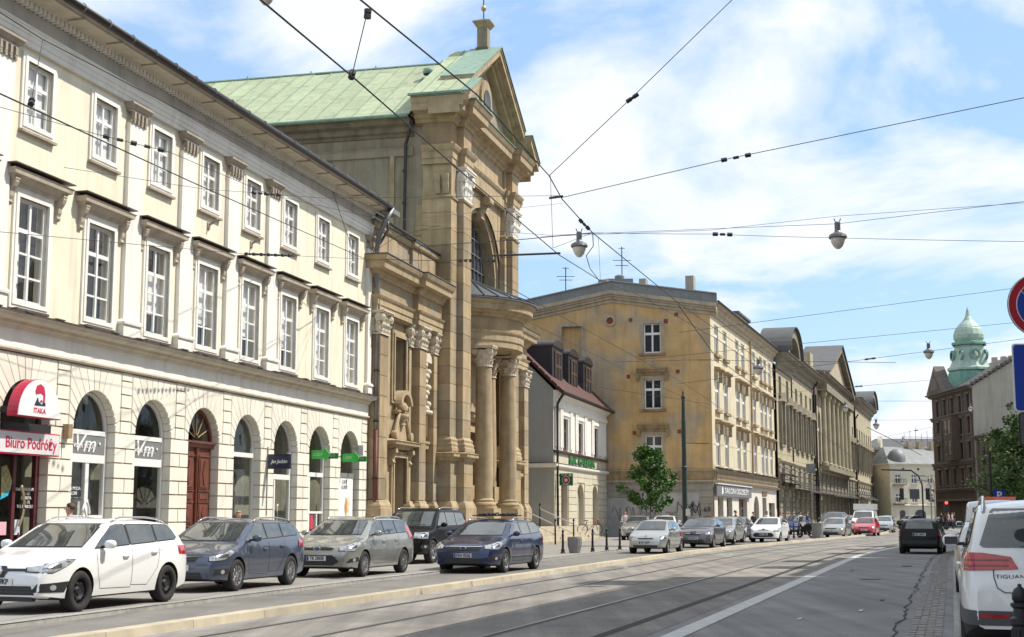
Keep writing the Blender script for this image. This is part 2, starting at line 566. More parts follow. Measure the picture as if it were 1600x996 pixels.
def kerb_stones(root_name, pts, z1, w0, w1, m, step, label_kind='kerb_stone', ymax=250, gap=.012, zf=None):
	"""stones laid end to end along pts; the wide side lies away from the road"""
	root = empty(root_name, (pts[0][0], pts[0][1], 0), 0, kind='structure')
	acc = []; P = [Vector(p) for p in pts]
	out_ = [P[0]]; need = step; cur = P[0]; i = 1
	while i < len(P):
		seg = P[i] - cur
		if seg.length >= need:
			cur = cur + seg.normalized() * need; out_.append(cur); need = step
		else:
			need -= seg.length; cur = P[i]; i += 1
	base = P[0]
	rest = MB(); cnt = 0
	for i in range(len(out_) - 1):
		a, b = out_[i], out_[i + 1]
		t = (b - a).normalized(); nrm = Vector((t.y, -t.x))
		mid = (a + b) / 2; ln = (b - a).length - gap
		zf_ = zf if zf is not None else z1 - .03
		key = (root_name, round(ln, 2))
		if key not in _win:
			mb = MB()
			sec = [(-w1, -.02), (w0, -.02), (w0 - .01, zf_), (w0 - .06 if w0 > .1 else w0 - .02, z1), (-w1, z1)]
			mb.prism([(q, z) for q, z in sec], -ln / 2, ln / 2, 'x')
			me = mb.mesh(label_kind); me.materials.append(m); _win[key] = me
		o = link(label_kind, _win[key], root, (mid.x - base.x, mid.y - base.y, 0))
		o.rotation_euler = (0, random.uniform(-.002, .002), math.atan2(t.y, t.x) + math.pi)
	return root
random.seed(5)
kerb_stones('kerb', [p for p in KP if 12 < p[1] < 200], .12, .0, .30, kerbm, 2.2, zf=.05)
kerb_stones('right_kerb', [p for p in koff(10.40) if 6 < p[1] < 90], .125, .13, .0, granite, 1.1, zf=.10)
lc = [p for p in LOWC if -5 < p[1] < 130]
kerb_stones('low_kerb', lc, PZ + .008, .0, .18, granite, 2.0, zf=PZ - .01)
# --- cream palace on the left
PAL = facade_root('palace', 14.15, -19, 40, 'long cream three-storey palace with rusticated shop arches on the left', 'building')
def plain(parent, name, m, *a): return MB().box(*a).build(name, m, parent)
CK = {k: 28.9 + 3.04 * k for k in range(-2, 8)}
CG = {k: v + .16 for k, v in CK.items()}      # the arches sit slightly right of the windows above
PX0, PX1 = 21.3, 52.2
holes = []
for k, c in CK.items():
	holes.append(rect(c - .53, c + .53, 10.75, 12.25))
	holes.append(rect(c - .62, c + .62, 6.52, 8.95))
mb = MB().wall(rect(PX0, PX1, 6.2, 12.6), holes, 0, .28)
mb.build('wall', cream, PAL)
mb = MB().box(PX0, PX1, .3, 14, 6.0, 13.4).add([(PX1, 0, .1), (PX1, 14, .1), (PX1, 14, 14), (PX1, 0, 14)], [(0, 1, 2, 3)])
mb.v = mb.v;
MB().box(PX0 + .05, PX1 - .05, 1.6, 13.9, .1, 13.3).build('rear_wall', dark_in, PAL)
MB().add([(PX1, 0, .1), (PX1, 14, .1), (PX1, 14, 14), (PX1, 0, 14)], [(0, 1, 2, 3)]).add([(PX0, 0, .1), (PX0, 14, .1), (PX0, 14, 14), (PX0, 0, 14)], [(3, 2, 1, 0)]).build('end_wall', cream, PAL)
MB().add([(PX0 - .3, -.78, 13.72), (PX1 + .1, -.78, 13.72), (PX1 + .1, 7, 17.6), (PX0 - .3, 7, 17.6), (PX1 + .1, 14.5, 13.7), (PX0 - .3, 14.5, 13.7)], [(0, 1, 2, 3), (3, 2, 4, 5)]).build('roof', rooft, PAL)
def surround(name, c, hw, z0, z1, w, pr, m, parent, sill=0):
	b = MB()
	b.prism([(c - hw - w, z0 - w), (c + hw + w, z0 - w), (c + hw + w, z1 + w), (c - hw - w, z1 + w)], 0, 0)  # placeholder removed below
	b.v.clear(); b.f.clear(); b.mi.clear()
	for (ww, pp) in ((w, pr), (w * .55, pr + .025)):
		b.box(c - hw - ww, c - hw, -pp, .02, z0 - ww, z1 + ww)
		b.box(c + hw, c + hw + ww, -pp, .02, z0 - ww, z1 + ww)
		b.box(c - hw, c + hw, -pp, .02, z1, z1 + ww)
		b.box(c - hw, c + hw, -pp, .02, z0 - ww, z0)
	return b.build(name, m, parent)
def bracket_mesh(m, w=.15, h=.6, d=.24):
	pr = [(0, 0), (-d, 0), (-d, -.10 * h / .6), (-d * .82, -.2 * h / .6), (-d * .5, -.30 * h / .6), (-d * .45, -.42 * h / .6), (-d * .3, -.5 * h / .6), (-d * .38, -.56 * h / .6), (-d * .2, -.62 * h / .6), (0, -.62 * h / .6)]
	b = MB().prism([(a, c) for a, c in pr], -w / 2, w / 2, 'x')
	b.box(-w * .6, w * .6, -d * 1.06, 0, -.04, 0)
	me = b.mesh('bracket'); me.materials.append(m)
	return me
hoodm = mat('hood_stone', (.44, .38, .30), .9, var=.15, vs=3, streak=.2)
brk = bracket_mesh(hoodm)
hood_prof = [(0, 9.16), (.08, 9.16), (.11, 9.24), (.16, 9.26), (.25, 9.36), (.31, 9.38), (.32, 9.46), (.35, 9.50), (0, 9.62)]
random.seed(11)
for k, c in CK.items():
	surround('window_surround', c, .53, 10.75, 12.25, .19, .05, whitep, PAL)
	cur = [('curtain', curtain, .12, -.2, 1.2, -.1, 1.1)] if k not in (3, 4) else [('curtain', curtain, .16, .35, 1.2, -.1, 1.1), ('room', dark_in, .9, -.8, 1.8, -.5, 1.5)]
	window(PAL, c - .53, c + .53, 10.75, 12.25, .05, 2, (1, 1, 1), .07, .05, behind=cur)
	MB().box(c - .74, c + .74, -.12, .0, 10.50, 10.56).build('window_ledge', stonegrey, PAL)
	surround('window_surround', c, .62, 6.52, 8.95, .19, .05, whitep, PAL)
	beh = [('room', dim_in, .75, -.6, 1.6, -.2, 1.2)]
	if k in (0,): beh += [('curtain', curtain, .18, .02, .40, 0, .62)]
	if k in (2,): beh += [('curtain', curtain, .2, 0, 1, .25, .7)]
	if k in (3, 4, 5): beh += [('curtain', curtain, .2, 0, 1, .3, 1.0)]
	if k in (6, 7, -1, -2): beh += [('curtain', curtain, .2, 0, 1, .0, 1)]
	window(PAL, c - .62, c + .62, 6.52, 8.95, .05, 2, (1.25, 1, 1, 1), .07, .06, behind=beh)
	h = MB(); h.sweep([(c - .80, 0), (c + .80, 0)], hood_prof)
	h.v.clear(); h.f.clear(); h.mi.clear()
	h.sweep([(c - .90, .0), (c - .90, -.001), (c + .90, -.001), (c + .90, .0)], hood_prof)
	ho = h.build('window_hood', hoodm, PAL, fix=True)
	MB().box(c - 1.26, c + 1.26, -.37, .0, 9.60, 9.625).build('hood_flashing', darksheet, ho)
	MB().box(c - .80, c + .80, -.07, 0, 9.14, 9.2).build('hood_panel', whitep, ho)
	for s_ in (-1, 1):
		link('bracket', brk, ho, (c + s_ * 1.0, 0, 9.30))
	MB().box(c - .66, c + .66, -.16, .05, 6.28, 6.34).build('sill_board', darksheet, PAL)
for c in [33.46 + 3.04 * k for k in range(-4, 4)] + [51.98]:
	if c < 33 :
		if c > 30: continue
	w_ = .40 if c < 50 else .2
	p = MB().box(c - w_, c + w_, -.12, 0, 6.70, 12.05).build('pilaster', whitep, PAL)
	b = MB().box(c - w_ - .05, c + w_ + .05, -.17, 0, 6.25, 6.58)
	b.sweep([(c - w_, 0), (c - w_, -.12), (c + w_, -.12), (c + w_, 0)], [(0, 6.58), (.09, 6.58), (.10, 6.64), (.04, 6.70), (0, 6.72)])
	b.build('pilaster_base', whitep, p)
	b = MB()
	b.box(c - w_ - .02, c + w_ + .02, -.15, 0, 12.05, 12.12)
	b.box(c - w_ - .04, c + w_ + .04, -.17, 0, 12.35, 12.42)
	b.sweep([(c - w_, 0), (c - w_, -.12), (c + w_, -.12), (c + w_, 0)], [(0, 12.40), (.08, 12.42), (.13, 12.50), (.16, 12.52), (.16, 12.58), (0, 12.58)])
	for q in range(4 if w_ > .3 else 2):
		xx = c - w_ + .1 + q * (2 * w_ - .2) / 3 if w_ > .3 else c - .1 + q * .2
		b.box(xx - .045, xx + .045, -.21, -.1, 12.14, 12.34)
		b.prism(arc(xx, 12.14, .06, 180, 360, 6), -.20, -.12)
	b.build('capital', stonegrey, p, fix=True)
pth = [(PX0, 0), (PX1, 0)]
MB().sweep(pth, [(0, 12.58), (.10, 12.58), (.10, 12.70), (.125, 12.71), (.125, 12.83), (.15, 12.84), (.15, 12.98), (.19, 13.0), (.19, 13.04), (0, 13.05)]).build('architrave', whitep, PAL, fix=True)
MB().box(PX0, PX1, -.10, .2, 13.05, 13.44).build('frieze', mat('grey_frieze', (.46, .43, .38), .9, var=.12, vs=1.2, streak=.25), PAL)  # grey paints the cornice's shade into the frieze colour
mb = MB(); x = PX0 + .1
while x < PX1 - .1:
	mb.box(x, x + .10, -.26, -.1, 13.44, 13.58); x += .185
tag(mb.build('dentils', whitep, PAL), kind='stuff')
corn = mat('beige_cornice', (.60, .54, .43), .9, var=.10, vs=1.5, streak=.2)
MB().sweep(pth, [(0, 13.58), (.30, 13.58), (.34, 13.63), (.72, 13.64), (.74, 13.70), (.80, 13.76), (.80, 13.82), (0, 13.84)]).build('cornice', corn, PAL, fix=True)
for i in range(17):
	x = PX0 + 1 + i * 1.8
	MB().box(x, x + .03, -.80, -.3, 13.60, 13.66).build('cornice_joint', stonegrey, PAL)
gt = MB().tube([(PX0 - .2, -.92, 13.78), (PX1 + .1, -.92, 13.74)], .10, 10).build('gutter', gutter_dark, PAL, smooth=True)
for i in range(26):
	x = PX0 + .8 + i * 1.18
	MB().tube([(x, -.92, 13.78), (x + .04, -.92, 13.78)], .112, 10).build('gutter_clamp', zinc, gt)
MB().box(PX0, PX1 + .05, -.85, -.2, 13.86, 13.93).build('eaves_board', darksheet, PAL)
MB().sweep(pth, [(0, 5.86), (.06, 5.86), (.10, 5.93), (.16, 5.95), (.18, 6.02), (.36, 6.06), (.38, 6.13), (.42, 6.15), (.42, 6.19), (0, 6.22)]).build('belt_cornice', corn, PAL, fix=True)
MB().add([(PX0, -.45, 6.195), (PX1 + .1, -.45, 6.195), (PX1 + .1, .0, 6.28), (PX0, .0, 6.28), (PX0, -.45, 6.17), (PX1 + .1, -.45, 6.17)], [(0, 1, 2, 3), (4, 5, 1, 0)]).build('belt_flashing', darksheet, PAL)
MB().box(PX0, PX1, -.03, .5, 5.44, 5.86).build('belt_frieze', whitep, PAL)
MB().sweep(pth, [(0, 5.34), (.05, 5.34), (.09, 5.38), (.09, 5.43), (.03, 5.44), (0, 5.44)]).build('belt_moulding', corn, PAL, fix=True)
for i in range(24):
	x = PX0 + .5 + i * 1.27
	MB().box(x, x + .35, -.48, -.30, 6.20, 6.225).build('flashing_seam', darksheet, PAL)
HW, ZS, TOP = .98, 3.73, 5.34
holes = [archpoly(c - HW - .03, c + HW + .03, .14, ZS, 16) for c in CG.values()]
MB().wall(rect(PX0, PX1, .1, TOP), holes, .06, .30).build('ground_floor_wall', joint, PAL)
plinthm = mat('sandstone_plinth', (.55, .44, .30), .9, var=.25, vs=3, bump=.4, rnd=.1)
CZ = [.62, 1.01, 1.40, 1.78, 2.17, 2.55, 2.95, 3.33, 3.73]
G_ = .019
vcache = {}
def vmesh(poly, d, key):
	if key not in vcache:
		cx = sum(p[0] for p in poly) / len(poly); cz = sum(p[1] for p in poly) / len(poly)
		sh = []
		for a, b in poly:
			v_ = Vector((a - cx, b - cz)); l_ = v_.length
			sh.append((a - (v_.x / l_) * G_ * 1.25, b - (v_.y / l_) * G_ * 1.25))
		b_ = MB(); n = len(sh)
		inn = []
		for a, b in sh:
			v_ = Vector((a - cx, b - cz)); l_ = v_.length
			inn.append((a - v_.x / l_ * .018, b - v_.y / l_ * .018))
		b_.add([(a, d, b) for a, b in sh] + [(a, .018, b) for a, b in sh] + [(a, 0, b) for a, b in inn],
			   [(i, (i + 1) % n, (i + 1) % n + n, i + n) for i in range(n)] + [(i + n, (i + 1) % n + n, (i + 1) % n + 2 * n, i + 2 * n) for i in range(n)] + [tuple(range(2 * n, 3 * n))])
		me = b_.mesh('stone_block'); me.materials.append(creamb)
		vcache[key] = me
	return vcache[key]
PB = 1.24
def bay_blocks():
	"""polygons (relative to arch centre) for the voussoirs; depth flag = lines the jamb"""
	res = []
	an = [0] + [12 * i for i in range(1, 8)]
	zj = [ZS, 4.05, 4.40, 4.75, 5.11]
	def jp(j):
		if j == 0: return (PB, ZS)
		if j <= 4: return (PB, zj[j])
		a = an[j]; return ((TOP - ZS) / math.tan(R(a)), TOP)
	for sgn in (1, -1):
		for j in range(7):
			a0, a1 = an[j], an[j + 1]
			inner = arc(0, ZS, HW, a0, a1, 2)
			p0, p1 = jp(j), jp(j + 1)
			poly = [p0]
			if j == 4: poly += [(PB, TOP)]
			poly += [p1] + inner[::-1]
			if sgn < 0: poly = [(-a, b) for a, b in poly][::-1]
			res.append((poly, ('v', sgn, j)))
	x6 = (TOP - ZS) / math.tan(R(84))
	res.append(([(x6, TOP), (-x6, TOP)] + arc(0, ZS, HW, 96, 84, 2), ('v', 0, 7)))
	return res
BB = bay_blocks()
rest = MB()
for k, c in CG.items():
	near_ = k >= 0
	for poly, key in BB:
		if near_:
			link('stone_block', vmesh(poly, .29, key), PAL, (c, 0, 0))
		else:
			rest.prism([(c + a, b) for a, b in poly], 0, .29)
	xe0, xe1 = c + HW, (c + 3.04 - HW if k < 7 else PX1)
	pc = c + 1.52
	rows = list(zip(CZ[:-1], CZ[1:]))
	for i, (z0, z1) in enumerate(rows):
		split = [xe0, (xe0 + xe1) / 2 + (.0 if i % 2 else .02), xe1] if i % 2 == 0 else [xe0, xe1]
		for a, b in zip(split[:-1], split[1:]):
			if near_: piece('stone_block', creamb, PAL, a + G_, b - G_, 0, .29, z0 + G_, z1 - G_)
			else: rest.box(a + G_, b - G_, 0, .29, z0 + G_, z1 - G_)
	for i, (z0, z1) in enumerate(zip([ZS, 4.05, 4.40, 4.75, 5.11], [4.05, 4.40, 4.75, 5.11, TOP])):
		xa, xb = (pc - .28, pc + .28) if k < 7 else (c + PB, PX1)
		if near_: piece('stone_block', creamb, PAL, xa + G_, xb - G_, 0, .05, z0 + G_, z1 - G_)
		else: rest.box(xa + G_, xb - G_, 0, .1, z0 + G_, z1 - G_)
	piece('plinth_stone', plinthm, PAL, xe0 - .05, xe1 + .05 if k < 7 else xe1, -.06, .29, .08, .60)
tag(rest.build('stone_blocks', creamb, PAL), kind='stuff')
GY = .26
maroon = mat('maroon_frame', (.10, .022, .028), .4, coat=.3, var=.1)
olive_in = mat('shop_interior', (.24, .23, .18), .9, var=.35, vs=1.0)
whiteg = mat('white_lettering', (.8, .8, .8), .5, var=0)
panelg = mat('grey_sign_panel', (.20, .21, .20), .4, var=.08)
brown = mat('carved_brown_door', (.15, .045, .025), .45, var=.25, vs=3, coat=.2)
def arch_glass(c, z0, m=shop_glass, name='fanlight_pane'):
	return MB().wall(archpoly(c - HW, c + HW, z0, ZS, 16), (), 0, 0).build(name, m, PAL, loc=(0, GY + .02, 0))
def back(c, m=olive_in, z0=.1, d=1.2):
	MB().box(c - 1.3, c + 1.3, GY + d, GY + d + .05, z0, 4.8).build('room_wall', m, PAL)
def bars(c, zs, m, w=.1, half=HW, xs=(), z0=.1, z1=ZS, sides=True, th=.08):
	b = MB()
	if sides:
		b.box(c - half, c - half + w, GY - .03, GY + th, z0, z1); b.box(c + half - w, c + half, GY - .03, GY + th, z0, z1)
	for a, bb in zs: b.box(c - half + (w if sides else 0), c + half - (w if sides else 0), GY - .035, GY + th, a, bb)
	for a, bb, q0, q1 in xs: b.box(a, bb, GY - .02, GY + th - .005, q0, q1)
	return b.build('shop_frame', m, PAL)
def rim(c, m, w=.06):
	o_ = arc(c, ZS, HW, 0, 180, 20); i_ = arc(c, ZS, HW - w, 0, 180, 20)
	b = MB(); n = len(o_)
	b.add([(a, GY - .03, z) for a, z in o_] + [(a, GY - .03, z) for a, z in i_] + [(a, GY + .06, z) for a, z in i_],
		  [(i, i + 1, n + i + 1, n + i) for i in range(n - 1)] + [(n + i, n + i + 1, 2 * n + i + 1, 2 * n + i) for i in range(n - 1)])
	return b.build('arch_frame', m, PAL)
for k in (-2, -1):
	c = CG[k]; back(c); arch_glass(c, .1, name='shop_window'); bars(c, [(3.6, 3.72)], maroon)
c = CG[0]; back(c, dark_in)
arch_glass(c, .1, name='shop_window')
bars(c, [(3.0, 3.12), (3.45, 3.6), (.1, .75)], maroon, .14, xs=[(c - .05, c + .07, .1, 3.0), (c + .25, c + .30, .75, 1.2)])
rim(c, maroon, .1)
MB().box(c - HW, c + HW, GY - .3, GY + .02, 3.45, 3.72).build('canopy_housing', gutter_dark, PAL)
h = MB().tube([(c + .28, GY - .12, 1.15 + 1.0 * t) if 0 else (c + .16 + .16 * math.sin(math.pi * t), GY - .10, 1.35 + .95 * t) for t in [i / 10 for i in range(11)]], .035, 8).build('door_handle', mat('brass', (.62, .52, .30), .3, metal=.8), PAL, smooth=True)
text('opening_hours', 'PONIEDZIALEK-PIATEK\n9 - 19\nSOBOTA\n10 - 15\nTEL 12 430 25 51', .10, whiteg, PAL, (c + .55, GY - .0, 2.0))
MB().box(c + .12, c + .34, GY - .005, GY + .01, 1.15, 1.5).build('door_sticker', mat('pale_sticker', (.6, .62, .7), .5), PAL)
MB().box(c - .55, c - .2, GY - .005, GY + .01, 1.15, 1.45).build('door_sticker', mat('pink_sticker', (.7, .4, .45), .5), PAL)
bl = mat('turquoise_print', (.02, .42, .60), .5, var=.3, vs=8)
MB().prism([(c - .45, 2.0), (c - .1, 2.2), (c - .05, 2.4), (c - .3, 2.75), (c - .5, 2.7)], GY - .004, GY + .01).build('door_print', mat('map_print', (.35, .32, .15), .6, var=.5, vs=10), PAL)
MB().prism([(c - .5, 1.95), (c - .2, 2.05), (c - .1, 2.2), (c - .45, 2.05)], GY - .006, GY + .01).build('door_print', bl, PAL)
for k in (1, 2):
	c = CG[k]; back(c, olive_in, d=.9)
	arch_glass(c, .1, name='shop_window'); rim(c, whitefr)
	if k == 1:
		bars(c, [(3.62, 3.74), (2.92, 3.13), (1.52, 1.60), (.1, .3)], whitefr, .09, xs=[(c + .02, c + .18, .3, 2.92)])
		hd = MB()
		hd.tube([(c - .02 + .17 * math.sin(math.pi * t), GY - .1, 1.32 + .65 * t) for t in [i / 10 for i in range(11)]], .03, 8)
		hd.build('door_handle', whitefr, PAL, smooth=True)
		hd = MB().tube([(c - .02 - .17 * math.sin(math.pi * t), GY - .1, 1.32 + .65 * t) for t in [i / 10 for i in range(11)]], .03, 8).build('door_handle', whitefr, PAL, smooth=True)
		text('window_lettering', 'VOLA MODA\nSALON', .12, whiteg, PAL, (c - .5, GY, 2.2))
	else:
		bars(c, [(3.62, 3.74), (2.92, 3.13), (.1, .5)], whitefr, .07)
	sgn = MB().box(c - HW + .09, c + HW - .09, GY - .02, GY + .03, 3.14, 3.61).build('sign_panel', panelg, PAL)
	text('lettering', 'Vm', .62, whiteg, sgn, (c - .12, GY - .03, 3.38), font_shear=.35, sx=1.25)
	text('lettering', 'VOLA MODA', .16, whiteg, sgn, (c - .1, GY - .036, 3.33), sx=1.1)
	MB().lathe([(.001, -.02), (.035, -.02), (.035, .0), (.001, .0)], (c + .62, GY - .03, 3.42), 12, 'y').build('lettering_dot', whiteg, sgn)
c = CG[3]
arch_glass(c, ZS - .02); rim(c, brown, .10); back(c, dark_in, 3.6)
fan = MB()
for a in (22, 56, 90, 124, 158):
	fan.tube([(c + .12 * math.cos(R(a)), GY, ZS + .1 + .12 * math.sin(R(a))), (c + .78 * math.cos(R(a)), GY, ZS + .1 + .78 * math.sin(R(a)))], .016, 6)
fan.build('fanlight_bars', mat('gilt_bars', (.35, .24, .14), .5), PAL)
MB().sweep([(c - HW, GY), (c - HW, GY - .01), (c + HW, GY - .01), (c + HW, GY)], [(0, 3.56), (.08, 3.58), (.10, 3.66), (.16, 3.70), (.16, 3.76), (0, 3.78)]).build('door_transom', brown, PAL, fix=True)
for sx_, w0, w1 in ((-1, c - HW, c - .02), (1, c + .02, c + HW)):
	d = MB().box(w0, w1, GY, GY + .06, .1, 3.56)
	lf = d.build('door', brown, PAL)
	for (z0, z1) in ((.25, .9), (1.0, 1.25), (1.35, 1.95), (2.02, 2.28), (2.36, 3.3)):
		p = MB()
		p.prism(rect(w0 + .16, w1 - .16, z0, z1), GY - .03, GY + .01)
		p.prism(rect(w0 + .22, w1 - .22, z0 + .05, z1 - .05), GY - .05, GY - .02)
		p.build('door_panel', brown, lf)
		if z1 - z0 > .5:
			MB().prism([((w0 + w1) / 2 - .02, z0 + .1), ((w0 + w1) / 2 + .12, (z0 + z1) / 2), ((w0 + w1) / 2, z1 - .1), ((w0 + w1) / 2 - .12, (z0 + z1) / 2)], GY - .075, GY - .045).build('door_carving', brown, lf)
		MB().box(w0 + .12, w1 - .12, GY - .06, GY, z1 + .01, z1 + .05).build('door_ledge', brown, lf)
MB().lathe([(.03, .1), (.05, .2), (.05, 3.2), (.08, 3.3), (.05, 3.45), (.08, 3.56)], (c, GY - .03, 0), 10).build('door_colonnette', brown, PAL, smooth=True)
c = CG[4]; back(c, olive_in, d=1.0)
arch_glass(c, .1, name='shop_window'); rim(c, whitefr, .05)
bars(c, [(3.42, 3.56), (.1, .5)], whitefr, .06)
c = CG[5]; back(c, olive_in, d=1.0)
arch_glass(c, .1, name='shop_window'); rim(c, whitefr, .05)
bars(c, [(3.45, 3.57), (2.78, 2.95), (.1, .3)], whitefr, .12, xs=[(c - .40, c - .30, .3, 2.78)])
MB().tube([(c - .22, GY - .1, 1.25), (c - .26, GY - .1, 1.3), (c - .26, GY - .1, 1.9), (c - .22, GY - .1, 1.95)], .025, 8).build('door_handle', whitefr, PAL)
c = CG[6]; back(c, olive_in, d=1.0)
arch_glass(c, .1, name='shop_window'); rim(c, whitefr, .05)
bars(c, [(2.95, 3.1), (1.65, 1.73), (.95, 1.03), (.1, .3)], whitefr, .10, xs=[(c - .42, c - .30, .3, 2.95), (c + .35, c + .43, 1.03, 1.65)])
MB().box(c - .2, c + .1, GY - .01, GY + .01, 1.1, 1.6).build('door_sticker', mat('red_sticker', (.5, .05, .08), .5), PAL)
c = CG[7]; back(c, olive_in, d=1.0)
arch_glass(c, .1, name='shop_window')
ban = MB().box(c - .85, c + .75, GY - .10, GY - .08, .5, 3.05).build('poster_banner', mat('white_banner', (.78, .77, .76), .6, var=.03), PAL)
MB().box(c - .85, c + .75, GY - .13, GY - .05, 3.0, 3.16).build('banner_header', panelg, ban)
wf = mat('waffle_print', (.50, .26, .10), .7, var=.5, vs=14)
wf2 = mat('cream_print', (.72, .60, .45), .7, var=.4, vs=14)
def blob(x0, z0, r_, e, m_, name='printed_cone', seed=0):
	random.seed(seed)
	pts = [(x0 + r_ * math.cos(t) * random.uniform(.8, 1.15), z0 + e * r_ * math.sin(t) * random.uniform(.8, 1.15)) for t in [i * .628 for i in range(10)]]
	MB().prism(pts, GY - .106 - seed * .001, GY - .098).build(name, m_, ban)
blob(c + .05, 1.9, .16, 2.2, wf, seed=1); blob(c + .3, 2.0, .13, 2.5, wf2, seed=2); blob(c + .2, 1.4, .22, 1.4, wf2, seed=3)
blob(c + .1, 1.0, .38, .6, wf, seed=4); blob(c + .0, 1.05, .2, .5, wf2, seed=5); blob(c + .4, .95, .15, .6, dark_in, seed=6)
text('poster_lettering', 'LODY\nGOFRY', .2, panelg, ban, (c - .15, GY - .105, 2.72))
# --- baroque sandstone church
CH = facade_root('church', 14.15, -19, 64, 'tall sandstone baroque church with round columned porch and green copper roof', 'church')
sand = mat('sandstone', (.365, .27, .155), .92, var=.2, vs=1.1, bump=.5, bs=35, rnd=.2, streak=.3, blotch=(.33, .275, .19), bl_s=.45, bl_t=.54, bl_w=.08)
sandl = mat('sandstone_mouldings', (.395, .305, .185), .92, var=.18, vs=2, bump=.4, bs=40, streak=.35)
plast = mat('aged_render', (.29, .245, .175), .95, var=.16, vs=1.3, bump=.3, bs=30, streak=.3, blotch=(.27, .235, .175), bl_s=.5, bl_t=.56)
copper = mat('copper_patina', (.37, .42, .265), .75, var=.10, vs=2.2, rnd=.08, streak=.22, blotch=(.34, .38, .24), bl_s=.9, bl_t=.55, bl_w=.2)
coppere = mat('copper_edge', (.20, .30, .23), .6, var=.2, vs=3)
dsoot = mat('sooty_stone', (.20, .165, .12), .95, var=.3, vs=1.5, bump=.4, streak=.3)
leadr = mat('lead_roof', (.13, .14, .15), .5, metal=.4, var=.2, vs=3)
capst = mat('pale_carved_stone', (.62, .55, .43), .9, var=.14, vs=8, bump=.5, bs=60)
ironw = mat('dark_glazing', (.05, .055, .06), .25, var=.3, vs=2)
def P_(o): return -19 - o          # plane offset -> local y
Y0 = 0.0      # wing wall
YP = -.45     # wing pilasters
YT = -1.2     # tower front pilasters
YS = -.9      # tower step
YN = -.35     # niche wall (upper window)
def ashlar(root, x0, x1, z0, z1, y, ch, m=sand, d=.04, axis='y', joints=1, name='stone_block', g=.006, sgn=-1):
	"""courses of blocks proud of plane y, alternate courses split"""
	n = max(1, round((z1 - z0) / ch)); h = (z1 - z0) / n
	for i in range(n):
		za, zb = z0 + i * h + g, z0 + (i + 1) * h - g
		w = x1 - x0
		if joints == 1: cuts = [x0, x1] if (i % 2 == 0 or w < .8) else [x0, x0 + w * (.38 if i % 4 == 1 else .62), x1]
		else:
			k = max(1, round(w / joints)); off = (i % 2) * .5
			cuts = [x0] + [x0 + w * (q + off) / k for q in range(k + 1) if 0.02 < (q + off) / k < .98] + [x1]
		for a, b in zip(cuts[:-1], cuts[1:]):
			dd = d + random.uniform(-.004, .006)
			if axis == 'y': piece(name, m, root, a + g, b - g, y - dd, y, za, zb)
			else: piece(name, m, root, y - dd, y, a + g, b - g, za, zb)
def part(name, m, fix=False, smooth=False, root=None):
	def f(mb): return mb.build(name, m, root or CH, fix=fix, smooth=smooth)
	return f
random.seed(21)
def corinthian(c, w, z0, z1, y, d, root, m=capst, both=True, round_=False):
	"""pilaster or column capital: bell, two rows of leaves, corner volutes, abacus"""
	b = MB(); h = z1 - z0
	b.box(c - w / 2, c + w / 2, y, y + d, z0, z1 - .1 * h)
	b.box(c - w * .56, c + w * .56, y - .04, y + d, z0, z0 + .05 * h)
	for row, (za, hh, n) in enumerate(((z0 + .06 * h, .32 * h, 3), (z0 + .34 * h, .32 * h, 2))):
		for q in range(n):
			xx = c - w / 2 + w * (q + .5) / n
			lw = w / n * .42
			pr = [(y, za), (y - .05, za + hh * .3), (y - .07, za + hh * .7), (y - .15, za + hh), (y - .12, za + hh * 1.08), (y - .02, za + hh * .95)]
			b.add([(xx - lw, a, z) for a, z in pr] + [(xx + lw, a, z) for a, z in pr], [(i, i + 1, i + 7, i + 6) for i in range(5)] + [tuple(range(6)), tuple(range(11, 5, -1))])
		for q in range(2):
			yy = y + d * (q + .5) / 2; lw = d / 2 * .4
			for sx_ in (-1, 1):
				e = c + sx_ * w / 2
				pr = [(e, za), (e + sx_ * .05, za + hh * .3), (e + sx_ * .07, za + hh * .7), (e + sx_ * .15, za + hh), (e + sx_ * .02, za + hh * .95)]
				b.add([(a, yy - lw, z) for a, z in pr] + [(a, yy + lw, z) for a, z in pr], [(i, i + 1, i + 6, i + 5) for i in range(4)] + [(0, 1, 2, 3, 4), (9, 8, 7, 6, 5)])
	rr = .17 * h
	for sx_ in (-1, 1):
		vx = c + sx_ * w * .5
		for (r0, dd) in ((rr, .02), (rr * .62, .05), (rr * .3, .08)):
			b.lathe([(.001, -dd), (r0, -dd), (r0, .10), (.001, .10)], (vx, y - .10, z1 - .28 * h), 14, 'y')
			if sx_ < 0: b.lathe([(.001, -dd), (r0, -dd), (r0, .10), (.001, .10)], (vx - .10, y + .06, z1 - .28 * h), 14, 'x')
	b.lathe([(.001, -.04), (.06, -.03), (.06, .04)], (c, y - .08, z1 - .13 * h), 8, 'y')
	b.box(c - w * .62, c + w * .62, y - .16, y + d, z1 - .11 * h, z1 - .04 * h)
	b.box(c - w * .66, c + w * .66, y - .20, y + d, z1 - .05 * h, z1)
	return b.build('capital', m, root)
